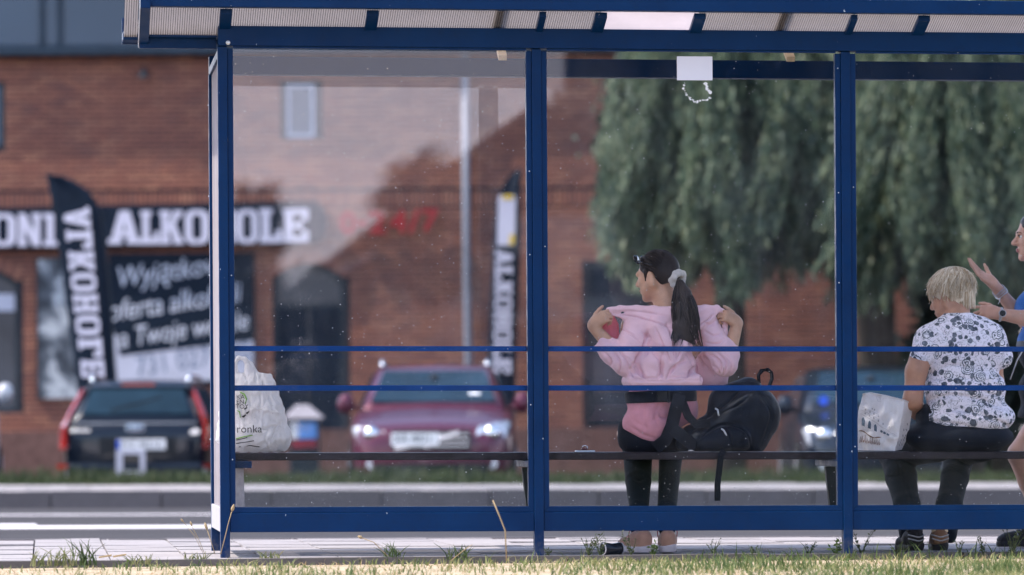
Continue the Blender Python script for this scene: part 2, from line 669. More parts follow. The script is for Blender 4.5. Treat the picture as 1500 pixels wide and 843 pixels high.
# ================================================================== materials of the place
def make_materials():
    # shelter paint
    m, t = new_mat('blue_paint')
    v = t.wpos()
    c = t.ramp(t.noise(v, 3.0, 5), [(0.3, (0.0002, 0.0165, 0.064)), (0.7, (0.0004, 0.022, 0.082))])
    chip = t.ramp(t.noise(t.wpos((1, 1, .6)), 48, 3), [(0.735, (0, 0, 0)), (0.75, (1, 1, 1))])
    c = t.mix(chip, c, (0.42, 0.45, 0.5))
    dirt = t.ramp(t.noise(v, 30, 6, .7), [(0.5, (0, 0, 0)), (0.75, (.35, .35, .35))])
    c = t.mix(dirt, c, (0.005, 0.014, 0.04))
    zz = t.n('SeparateXYZ', Vector=v).outputs[2]
    splash = t.math('MULTIPLY', t.ramp(zz, [(.0, (.8,) * 3), (.05, (.35,) * 3), (.115, (0,) * 3)]), t.ramp(t.noise(v, 34, 6, .7), [(.42, (0,) * 3), (.72, (.75,) * 3)]))
    c = t.mix(splash, c, (.16, .135, .11))
    b = t.n('BsdfPrincipled', Base_Color=c, Roughness=t.ramp(t.noise(v, 18, 4), [(.3, (.30,) * 3), (.7, (.5,) * 3)]))
    b.inputs['Specular IOR Level'].default_value = .12
    t.set(b.inputs['Normal'], t.n('Bump', Strength=0.06, Distance=0.01, Height=t.noise(v, 140, 3)))
    t.surf(b)
    MAT['blue'] = m
    MAT['rail'] = simple('rail_blue_sunlit', (.001, .05, .22), .5, var=.12, nscale=6, spec=.15)  # shelter blue made brighter for the sunlight falling on the rails

    def shelter_glass(name, ior):
        m, t = new_mat(name)
        # dusty, smeared shelter glass: clear with mirror reflections, specks and wiped films of dirt
        v = t.wpos()
        fr = t.n('Fresnel', IOR=ior)
        tr = t.n('BsdfTransparent', Color=(0.985, 0.99, 0.995))
        gl = t.n('BsdfGlossy', Color=(0.95, 0.95, 0.97), Roughness=0.004)
        clear = t.n('MixShader')
        t.set(clear.inputs[0], fr)
        t.set(clear.inputs[1], tr)
        t.set(clear.inputs[2], gl)
        vor = t.n('TexVoronoi', Vector=v, Scale=46.0)
        pick = t.n('TexWhiteNoise', Vector=vor.outputs['Position']).outputs[0]
        rad = t.math('MULTIPLY', t.math('POWER', pick, 6.0), 0.13)
        speck = t.math('MULTIPLY', t.math('LESS_THAN', vor.outputs['Distance'], rad), 0.7)
        # splashed dirt gathers near the ground
        z = t.n('SeparateXYZ', Vector=v).outputs[2]
        low = t.ramp(z, [(0.2, (1, 1, 1)), (0.55, (0.25, 0.25, 0.25)), (1.0, (0.12, 0.12, 0.12))])
        v2 = t.n('TexVoronoi', Vector=v, Scale=70.0)
        pick2 = t.n('TexWhiteNoise', Vector=v2.outputs['Position']).outputs[0]
        sp2 = t.math('MULTIPLY', t.math('LESS_THAN', v2.outputs['Distance'], t.math('MULTIPLY', t.math('POWER', pick2, 9.0), 0.2)), t.math('MULTIPLY', low, 0.5))
        film = t.ramp(t.noise(t.wpos((1.2, 1, .5)), 3.2, 6, .65), [(0.42, (0.0,) * 3), (0.75, (0.022,) * 3)])
        scr = t.ramp(t.noise(t.wpos((60, 1, 9)), 1.0, 3, .5, 2.5), [(0.78, (0,) * 3), (0.80, (0.10,) * 3)])
        dirt = t.math('MAXIMUM', t.math('MAXIMUM', speck, sp2), t.math('ADD', film, scr))
        dd = t.n('BsdfDiffuse', Color=(0.62, 0.62, 0.64))
        dt = t.n('BsdfTranslucent', Color=(0.62, 0.62, 0.64))
        dm = t.n('MixShader', i0=0.5)
        t.set(dm.inputs[1], dd)
        t.set(dm.inputs[2], dt)
        mx = t.n('MixShader')
        t.set(mx.inputs[0], dirt)
        t.set(mx.inputs[1], clear)
        t.set(mx.inputs[2], dm)
        t.surf(mx)
        return m
    MAT['glass'] = shelter_glass('rear_glass', 1.34)
    MAT['glass_front'] = shelter_glass('front_glass', 1.38)

    # ribbed twin-wall roofing
    def poly(name, rib, base):
        m, t = new_mat(name)
        x = t.n('SeparateXYZ', Vector=t.pos('Object')).outputs[0]
        w = t.math('FRACT', t.math('MULTIPLY', x, 92.0))
        ribm = t.math('MULTIPLY', t.math('GREATER_THAN', w, 0.66), rib)
        grime = t.noise(t.wpos((1, 1, 1)), 5, 5, .6)
        c = t.mix(ribm, t.ramp(grime, [(.3, sc(base, .86)), (.7, base)]), sc(base, .32))
        tl = t.n('BsdfTranslucent', Color=c)
        df = t.n('BsdfDiffuse', Color=c)
        a = t.n('MixShader', i0=0.26)
        t.set(a.inputs[1], tl)
        t.set(a.inputs[2], df)
        g = t.n('BsdfTransparent', Color=(.94, .91, .88))
        b = t.n('MixShader', i0=0.3)
        t.set(b.inputs[1], a)
        t.set(b.inputs[2], g)
        t.surf(b)
        return m
    MAT['poly'] = poly('ribbed_polycarbonate', 1.0, (0.39, 0.36, 0.365))
    MAT['poly_plain'] = poly('plain_polycarbonate', 0.0, (0.68, 0.62, 0.65))

    MAT['bench'] = simple('brown_bench_timber', (0.020, 0.016, 0.022), 0.38, var=.35, nscale=14, bump=.25, bscale=40)
    MAT['steel'] = simple('galvanised_steel', (0.36, 0.35, 0.38), 0.5, 0.2, var=.15, nscale=45)
    MAT['rivet'] = simple('bare_metal', (0.6, 0.62, 0.66), 0.35, 0.6)
    MAT['paper'] = simple('white_paper', (0.66, 0.64, 0.70), 0.7, var=.02)
    MAT['torn'] = simple('torn_paper', (0.7, 0.68, 0.68), 0.9, var=.15, nscale=90)
    m, t = new_mat('frosted_panel')
    v = t.wpos()
    c = t.ramp(t.noise(t.wpos((1, 1, .4)), 5, 4), [(.3, (.60, .54, .56)), (.7, (.74, .69, .72))])
    a = t.n('MixShader', i0=.5)
    t.set(a.inputs[1], t.n('BsdfDiffuse', Color=c))
    t.set(a.inputs[2], t.n('BsdfTranslucent', Color=c))
    b = t.n('MixShader', i0=.5)
    t.set(b.inputs[1], a)
    t.set(b.inputs[2], t.n('BsdfTransparent', Color=(.95, .95, .95)))
    t.surf(b)
    MAT['whitepanel'] = m
    MAT['beige'] = simple('beige_strip', (0.72, 0.56, 0.36), 0.6)

    # paving
    def slab(name, col, spots):
        m, t = new_mat(name)
        rnd = t.n('ObjectInfo').outputs['Random']
        v = t.wpos()
        c = t.ramp(t.noise(v, 9, 6, .6), [(.25, sc(col, .86)), (.75, sc(col, 1.08))])
        c = t.mix(t.math('MULTIPLY', rnd, .35), c, sc(col, .72))
        c = t.mix(t.ramp(t.noise(v, 46, 4), [(.62, (0,) * 3), (.7, (spots,) * 3)]), c, sc(col, .45))
        b = t.n('BsdfPrincipled', Base_Color=c, Roughness=0.85)
        b.inputs['Specular IOR Level'].default_value = .1
        t.set(b.inputs['Normal'], t.n('Bump', Strength=.25, Distance=.01, Height=t.noise(v, 120, 4)))
        t.surf(b)
        return m
    MAT['slab'] = slab('concrete_slab', (0.33, 0.305, 0.31), .5)
    MAT['kerbstone'] = slab('concrete_kerb', (0.115, 0.105, 0.112), .3)
    MAT['edging'] = slab('concrete_edging', (0.13, 0.115, 0.11), .5)
    MAT['jointsand'] = simple('joint_sand', (0.10, 0.085, 0.075), .95, var=.3, nscale=30)
    m, t = new_mat('asphalt')
    v = t.wpos()
    c = t.ramp(t.noise(v, 60, 3), [(.3, (.040, .039, .044)), (.7, (.075, .072, .078))])
    c = t.mix(t.ramp(t.noise(t.wpos((.15, 1.2, 1)), 1.0, 4), [(.4, (0,) * 3), (.7, (.5,) * 3)]), c, (.088, .085, .092))
    b = t.n('BsdfPrincipled', Base_Color=c, Roughness=.9)
    b.inputs['Specular IOR Level'].default_value = .04
    t.set(b.inputs['Normal'], t.n('Bump', Strength=.4, Distance=.01, Height=t.noise(v, 160, 2)))
    t.surf(b)
    MAT['asphalt'] = m
    MAT['roadpaint'] = simple('road_paint', (0.74, 0.70, 0.72), .7, var=.12, nscale=6)
    m, t = new_mat('dry_soil')
    v = t.wpos()
    c = t.ramp(t.noise(v, 7, 7, .7), [(.2, (.15, .11, .07)), (.45, (.40, .32, .225)), (.6, (.50, .41, .31)), (.8, (.20, .19, .07))])
    # the open ground further off is rough green meadow
    yy = t.n('SeparateXYZ', Vector=v).outputs[1]
    away = t.ramp(t.math('ADD', t.math('MULTIPLY', yy, -.04), t.math('MULTIPLY', t.noise(v, 1.5, 4), .1)), [(.24, (0,) * 3), (.34, (1,) * 3)])
    away = t.math('MAXIMUM', away, t.math('GREATER_THAN', yy, 23.4))
    c = t.mix(away, c, t.ramp(t.noise(v, 5, 6, .7), [(.3, (.012, .019, .009)), (.6, (.026, .034, .016)), (.8, (.045, .042, .022))]))
    b = t.n('BsdfPrincipled', Base_Color=c, Roughness=1.0)
    b.inputs['Specular IOR Level'].default_value = .0
    t.set(b.inputs['Normal'], t.n('Bump', Strength=.7, Distance=.02, Height=t.noise(v, 40, 5)))
    t.surf(b)
    MAT['soil'] = m

    # brick
    def brick(name, src):
        m, t = new_mat(name)
        r = t.n('ObjectInfo').outputs['Random'] if src == 'obj' else t.n('NewGeometry').outputs['Random Per Island']
        c = t.ramp(r, [(0, (.24, .098, .072)), (.3, (.30, .120, .082)), (.62, (.35, .145, .094)), (.85, (.41, .185, .115)), (1, (.21, .092, .076))])
        patch = t.noise(t.wpos((.5, .5, .9)), 1.1, 5, .6)
        c = t.mix(t.ramp(patch, [(.38, (.42,) * 3), (.62, (0,) * 3)]), c, (.11, .055, .055))
        c = t.mix(t.ramp(t.noise(t.wpos(), 22, 4), [(.4, (0,) * 3), (.8, (.35,) * 3)]), c, (.30, .17, .13))
        b = t.n('BsdfPrincipled', Base_Color=c, Roughness=.8)
        b.inputs['Specular IOR Level'].default_value = .1
        t.set(b.inputs['Normal'], t.n('Bump', Strength=.3, Distance=.01, Height=t.noise(t.wpos(), 70, 3)))
        t.surf(b)
        return m
    MAT['brick1'] = brick('brick_single', 'obj')
    MAT['brickN'] = brick('brick_many', 'isl')
    MAT['mortar'] = simple('mortar', (.030, .026, .032), .95, var=.25, nscale=5)
    MAT['signblack'] = simple('sign_black', (.006, .012, .024), .5, var=.2, spec=.12)
    MAT['letterwhite'] = simple('letter_white', (.56, .535, .63), .5, var=.03)
    MAT['letterred'] = simple('letter_red', (.30, .016, .02), .4, var=.1)
    MAT['scriptgrey'] = simple('script_grey', (.60, .61, .68), .6, var=.1)
    MAT['bandgrey'] = simple('band_grey', (.47, .47, .55), .6, var=.1, nscale=3)
    MAT['digitgrey'] = simple('digit_grey', (.16, .19, .26), .6, var=.1)
    MAT['frame_dark'] = simple('dark_frame', (.016, .024, .034), .4)
    MAT['frame_light'] = simple('light_frame', (.42, .46, .56), .45, var=.05)
    MAT['pipe'] = simple('zinc_pipe', (.19, .20, .24), .5, .2, var=.1)
    MAT['gutter'] = simple('dark_gutter', (.02, .035, .055), .4, .2)
    m, t = new_mat('window_pane')
    b = t.n('BsdfPrincipled', Base_Color=t.ramp(t.noise(t.wpos((.5, .5, .5)), .9, 3), [(.35, (.012, .018, .028)), (.7, (.05, .06, .08))]), Roughness=.06)
    b.inputs['Specular IOR Level'].default_value = .22
    t.surf(b)
    MAT['pane'] = m
    m, t = new_mat('blue_panel')
    b = t.n('BsdfPrincipled', Base_Color=t.ramp(t.noise(t.wpos((.3, .3, .3)), .8, 3), [(.3, (.014, .042, .082)), (.7, (.034, .072, .125))]), Roughness=.25)
    t.surf(b)
    MAT['bluepanel'] = m
    # black-and-white photographic poster: soft pale shapes on near-black
    m, t = new_mat('photo_poster')
    v = t.pos('Object')
    n = t.noise(v, 2.1, 3, .5, .8)
    c = t.ramp(n, [(.44, (.012, .018, .03)), (.54, (.10, .115, .14)), (.62, (.45, .47, .5)), (.72, (.08, .09, .11))])
    b = t.n('BsdfPrincipled', Base_Color=c, Roughness=.5)
    t.surf(b)
    MAT['photo'] = m

    # cars
    def paint(name, c, rough=.28):
        m, t = new_mat(name)
        b = t.n('BsdfPrincipled', Base_Color=c, Roughness=rough, Metallic=.25)
        b.inputs['Coat Weight'].default_value = .45
        b.inputs['Specular IOR Level'].default_value = .25
        b.inputs['Coat Roughness'].default_value = .04
        t.surf(b)
        return m
    MAT['car_red'] = paint('dark_red_paint', (.088, .013, .033))
    MAT['car_navy'] = paint('charcoal_paint', (.003, .007, .016))
    MAT['car_silver'] = paint('silver_paint', (.42, .43, .46))
    MAT['car_black'] = paint('dark_blue_paint', (.008, .014, .026))
    MAT['car_glass'] = simple('car_glass', (.010, .026, .042), .06, var=.3, nscale=2, spec=.18)
    MAT['chrome'] = simple('chrome', (.75, .76, .8), .16, 1.0, var=.02)
    MAT['lamp_clear'] = simple('headlight_lens', (.62, .64, .70), .08, .35, var=.35, nscale=10, coat=.8)
    MAT['lamp_red'] = simple('taillight_lens', (.28, .014, .008), .12, var=.25, nscale=8, coat=1.0)
    MAT['plate'] = simple('number_plate', (.72, .72, .74), .4, var=.03)
    MAT['plastic_black'] = simple('black_plastic', (.012, .014, .018), .5)
    MAT['tyre'] = simple('tyre_rubber', (.015, .015, .016), .85)
    MAT['alloy'] = simple('alloy_wheel', (.5, .5, .52), .3, .8)
    MAT['eu_blue'] = simple('plate_blue', (.01, .06, .4), .4)
    MAT['blue_lens'] = simple('blue_reflector', (.01, .10, .75), .2, coat=1.0)

    # plants
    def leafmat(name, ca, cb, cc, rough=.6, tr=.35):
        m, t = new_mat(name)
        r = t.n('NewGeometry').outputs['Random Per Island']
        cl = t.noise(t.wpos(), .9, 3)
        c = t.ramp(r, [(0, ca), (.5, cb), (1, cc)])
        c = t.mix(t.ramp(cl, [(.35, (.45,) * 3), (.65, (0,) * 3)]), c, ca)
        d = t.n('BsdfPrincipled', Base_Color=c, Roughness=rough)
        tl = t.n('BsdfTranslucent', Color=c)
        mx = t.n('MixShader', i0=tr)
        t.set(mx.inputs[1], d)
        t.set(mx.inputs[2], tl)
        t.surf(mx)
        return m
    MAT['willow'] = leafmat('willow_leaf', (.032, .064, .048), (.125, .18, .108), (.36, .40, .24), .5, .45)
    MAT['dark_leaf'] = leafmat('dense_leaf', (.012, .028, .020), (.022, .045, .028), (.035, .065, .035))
    MAT['grass'] = leafmat('dry_grass', (.09, .13, .035), (.22, .24, .09), (.46, .40, .22), .7, .4)
    MAT['grass_green'] = leafmat('green_grass', (.035, .07, .018), (.075, .12, .03), (.13, .165, .06), .7, .4)
    MAT['grass_far'] = leafmat('verge_grass', (.022, .040, .015), (.050, .072, .028), (.10, .10, .05), .8, .3)
    MAT['weed'] = leafmat('weed_leaf', (.03, .05, .02), (.06, .085, .03), (.10, .10, .05), .7, .3)
    MAT['stalk'] = leafmat('dry_stalk', (.30, .22, .12), (.42, .31, .18), (.5, .38, .22), .8, .3)
    MAT['bark'] = simple('bark', (.06, .05, .042), .9, var=.3, nscale=6, bump=.6, bscale=20)
    MAT['render_white'] = simple('pale_render', (.55, .52, .50), .8)
    MAT['rooftile'] = simple('roof_tiles', (.10, .045, .035), .7)


make_materials()


# ================================================================== ground, road, pavements
EDGE_A, EDGE_B = -0.60, 0.20       # grass edge of the pavement: Y = EDGE_A + EDGE_B * X


def edge_y(x):
    return EDGE_A + EDGE_B * max(-6.0, min(6.0, x))


PROFILE = [(-400, -.02), (-8, -.02), (-2, -.022), (-.6, -.022), (.4, -.03), (2.8, -.05), (3.4, -.22), (18.7, -.22), (19.3, -.12), (23.2, -.05), (23.6, .0), (24.4, .075), (25.1, .09),
           (25.8, -.06), (26.4, -.15), (30.5, -.30), (46, -.40), (120, -.4), (600, -.4)]


def ground_z(x, y):
    for (a, za), (b, zb) in zip(PROFILE, PROFILE[1:]):
        if a <= y <= b:
            return za + (zb - za) * (y - a) / (b - a) + gz(max(-40, min(40, x)))
    return -.4 + gz(max(-40, min(40, x)))


def build_ground():
    xs = [-600, -150, -60, -40] + list(np.linspace(-16, 20, 37)) + [40, 60, 150, 600]
    ys = sorted(set([p[0] for p in PROFILE] + list(np.linspace(-7, 0, 24))))
    mb = MB()
    mb.grid([[(x, y, ground_z(x, y)) for x in xs] for y in ys])
    me = mb.mesh('ground', MAT['soil'], True)
    link('ground', me, kind='structure')

    # near pavement: bed and slabs laid in rows, cut along the edging
    bed = MB()
    n = 30
    pts = [(-16 + i * 1.2) for i in range(n)]
    bed.grid([[(x, edge_y(x), gz(x) - .014) for x in pts], [(x, 3.35, gz(x) - .014) for x in pts]])
    pav = bed.build('pavement', MAT['jointsand'], kind='structure')
    S = .355
    cache = None
    cnt = 0
    for j in range(-5, 10):
        for i in range(-12, 18):
            x0, y0 = i * S + .17, j * S - .12
            poly = [(x0 + .004, y0 + .004), (x0 + S - .004, y0 + .004), (x0 + S - .004, y0 + S - .004), (x0 + .004, y0 + S - .004)]
            # cut by Y > edge + 0.05
            out = []
            f = lambda p: p[1] - edge_y(p[0]) - .045
            for a, b in zip(poly, poly[1:] + poly[:1]):
                if f(a) >= 0:
                    out.append(a)
                if f(a) * f(b) < 0:
                    q = f(a) / (f(a) - f(b))
                    out.append((a[0] + q * (b[0] - a[0]), a[1] + q * (b[1] - a[1])))
            if len(out) < 3:
                continue
            u, vv = (x0 + CAM.x * -1) , y0
            # leave out what lies well outside the view
            Z = (x0 + .847) * SP + (y0 + 20.03) * CP
            X = (x0 + .847) * CP - (y0 + 20.03) * SP
            if abs(X) > Z * .135:
                continue
            dz = random.uniform(-.003, .003) + (random.uniform(-.010, .0) if random.random() < .12 else 0)
            full = len(out) == 4 and all(f(p) >= 0 for p in poly)
            if full:
                if cache is None:
                    mb = MB()
                    h = S - .008
                    mb.box(-h / 2, h / 2, -h / 2, h / 2, -.05, 0)
                    cache = mb.mesh('paving_slab', MAT['slab'])
                o = link('paving_slab', cache, pav, (x0 + S / 2, y0 + S / 2, gz(x0 + S / 2) + dz))
                o.rotation_euler = (random.uniform(-.006, .006), .005 + random.uniform(-.006, .006), 0)
            else:
                mb = MB()
                cx = sum(p[0] for p in out) / len(out)
                cy = sum(p[1] for p in out) / len(out)
                mb.prism([(p[0] - cx, p[1] - cy) for p in out], lambda a, b, d: (a, b, d), -.05, 0)
                o = link('paving_slab', mb.mesh('paving_slab', MAT['slab']), pav, (cx, cy, gz(cx) + dz))
                o.rotation_euler = (0, .005, 0)
            cnt += 1
    # edging stones between grass and slabs
    ang = math.atan(EDGE_B)
    mb = MB()
    mb.box(-.495, .495, -.035, .035, -.12, 0)
    em = mb.mesh('edging_stone', MAT['edging'])
    for i in range(-5, 6):
        x = i * .98 + .1
        o = link('edging_stone', em, pav, (x, edge_y(x) + .005, gz(x) + .006 + random.uniform(-.004, .004)))
        o.rotation_euler = (0, .005 + random.uniform(-.006, .006), ang + random.uniform(-.008, .008))

    # road
    def sheet(name, x0, x1, y0, y1, z, mat, nx=40):
        mb = MB()
        xs = [x0 + (x1 - x0) * i / nx for i in range(nx + 1)]
        mb.grid([[(x, y, gz(max(-40, min(40, x))) + z) for x in xs] for y in (y0, y1)])
        return mb.build(name, mat, kind='structure')
    sheet('road', -120, 120, 3.36, 18.86, -.12, MAT['asphalt'], 60)
    sheet('road_marking', -40, -.9, 11.7, 12.35, -.116, MAT['roadpaint'])
    sheet('road_marking', -2.62, 30, 10.9, 11.69, -.116, MAT['roadpaint'])
    sheet('road_marking', -2.9, 30, 15.6, 15.95, -.116, MAT['roadpaint'])
    # near kerb in stones, far kerb in stones
    mb = MB()
    mb.box(-.496, .496, -.07, .07, -.25, 0)
    km = mb.mesh('kerb_stone', MAT['kerbstone'])
    kerb = MB().box(-60, 60, 3.24, 3.35, -.3, -.02, SLOPE).build('kerb', MAT['jointsand'], kind='structure')
    for i in range(-4, 8):
        o = link('kerb_stone', km, kerb, (i * 1.0, 3.30, gz(i) + .002))
        o.rotation_euler = (0, .005, 0)
    mb = MB()
    mb.box(-.494, .494, -.08, .08, -.3, 0)
    km2 = mb.mesh('kerb_stone', MAT['kerbstone'])
    kerb2 = MB().box(-60, 60, 18.86, 18.98, -.3, .0, SLOPE).build('kerb', MAT['jointsand'], kind='structure')
    for i in range(-5, 13):
        o = link('kerb_stone', km2, kerb2, (i * 1.0 - .28, 18.90, gz(i) + .036 + random.uniform(-.004, .004)))
        o.rotation_euler = (0, .005, random.uniform(-.004, .004))
    walk = MB().grid([[(x, y, gz(x) + .01) for x in (-60, -40, -20, 0, 20, 40, 60)] for y in (18.98, 23.3)]).build('pavement', MAT['jointsand'], kind='structure')
    mb = MB()
    mb.box(-.195, .195, -.255, .255, -.05, 0)
    sm = mb.mesh('paving_slab', MAT['slab'])
    for j in range(8):
        for i in range(-8, 24):
            x, y = i * .40 + (.2 if j % 2 else 0), 19.26 + j * .522
            if abs((x + .847) * CP - (y + 20.03) * SP) > ((x + .847) * SP + (y + 20.03) * CP) * .128:
                continue
            o = link('paving_slab', sm, walk, (x, y, gz(x) + .034 + random.uniform(-.004, .004)))
            o.rotation_euler = (random.uniform(-.005, .005), .005, 0)
    sheet('car_park', -60, 60, 26.2, 45.5, .02, MAT['asphalt']).data.transform(Matrix.Identity(4))
    cp = bpy.data.objects['car_park']
    for vtx in cp.data.vertices:
        vtx.co.z = ground_z(vtx.co.x, vtx.co.y) + .012


build_ground()


def blades(name, n, xr, yr, hfn, mat, zfn, width=.006, lean=.5, keep=None, seg=2, dens=None):
    """grass blades as narrow bent strips in one mesh"""
    x = RNG.uniform(*xr, n)
    y = RNG.uniform(*yr, n)
    m = np.ones(n, bool)
    if keep is not None:
        m &= keep(x, y)
    if dens is not None:
        m &= RNG.random(n) < dens(x, y)
    x, y = x[m], y[m]
    n = len(x)
    z = np.array([zfn(a, b) for a, b in zip(x, y)])
    h = hfn(x, y) * RNG.uniform(.45, 1.25, n)
    az = RNG.uniform(0, 2 * math.pi, n)
    ln = RNG.uniform(.1, lean, n) * h
    fa = az + RNG.uniform(-1.2, 1.2, n)
    wx, wy = np.cos(fa + 1.57) * width * .5, np.sin(fa + 1.57) * width * .5
    wk = RNG.uniform(.6, 1.4, n)
    V = []
    for k in range(seg + 1):
        t = k / seg
        w = (1 - t ** 1.6) * wk + .05
        cx = x + np.cos(az) * ln * t ** 2
        cy = y + np.sin(az) * ln * t ** 2
        cz = z + h * (t - .22 * t ** 2 * (ln / h))
        V.append(np.stack([cx - wx * w, cy - wy * w, cz], 1))
        V.append(np.stack([cx + wx * w, cy + wy * w, cz], 1))
    V = np.stack(V, 1).reshape(-1, 3)
    base = np.arange(n)[:, None] * (2 * (seg + 1))
    F = np.concatenate([base + np.array([[2 * k, 2 * k + 1, 2 * k + 3, 2 * k + 2]]) for k in range(seg)])
    o = link(name, fast_mesh(name, V, F, mat, True))
    o['kind'] = 'stuff'
    return o


def nz2(x, y, f, s=0.0):
    return (np.sin(x * f + 1.3 * np.sin(y * f * .8 + s) + s) * np.cos(y * f * 1.1 + 1.1 * np.sin(x * f * .7 - s)) + 1) / 2


def build_grass():
    ke = lambda x, y: y < np.vectorize(edge_y)(x) - .02
    patch = lambda x, y: np.clip(nz2(x, y, 3.1, .4) * .8 + nz2(x, y, 7.7, 2) * .5 - .22, .05, 1) * np.clip(.34 + .17 * x, .10, 1)
    tilted = lambda x, y: -.02 + gz(x)
    tag(blades('grass', 75000, (-4.4, 4.6), (-4.6, .5), lambda x, y: .024 + .028 * nz2(x, y, 4.3), MAT['grass'], tilted, .006, 1.5, ke, 2, patch),
        'dry yellow green grass of the verge in front of the shelter', 'grass')
    tag(blades('grass', 42000, (-4.4, 4.6), (-4.6, .5), lambda x, y: .026 + .040 * nz2(x, y, 2.3, 1), MAT['grass_green'], tilted, .0065, 1.3, ke, 3,
               lambda x, y: np.clip(nz2(x, y, 2.3, 1) * 1.4 - .55, .02, 1) * np.clip(.22 + .22 * x, .04, 1.2)),
        'greener tufts of grass growing through the dry verge', 'grass')
    tag(blades('grass', 15000, (-4.4, 4.6), (-4.6, .5), lambda x, y: .020 + .018 * nz2(x, y, 3.3, 5), MAT['stalk'], tilted, .005, 3.6, ke, 2,
               lambda x, y: np.clip(nz2(x, y, 2.7, 2.5) * .9 - .1, .05, 1)),
        'dead straw lying matted over the dry verge', 'grass')
    edge = lambda x, y: np.abs(y - np.vectorize(edge_y)(x) + .08) < .10
    tag(blades('grass', 9000, (-4.2, 4.6), (-1.7, .5), lambda x, y: .045 + .05 * nz2(x, y, 5, 3), MAT['grass_green'], tilted, .006, .9, edge, 3,
               lambda x, y: np.clip(nz2(x, y, 5.2, 3) * 1.3 - .75 + .25 * x, .01, 1)),
        'ragged grass along the edging of the pavement', 'grass')
    tag(blades('grass', 15000, (-4.5, 13), (23.3, 26.1), lambda x, y: .05 + .10 * nz2(x, y, 1.6, 2), MAT['grass_far'], ground_z, .014, .6, None, 2),
        'green grass verge between far pavement and parked cars', 'grass')


build_grass()


# ================================================================== bus shelter
BAY = 1.48
PW = .0225          # half a post
GH = .049           # half post plus glazing bead


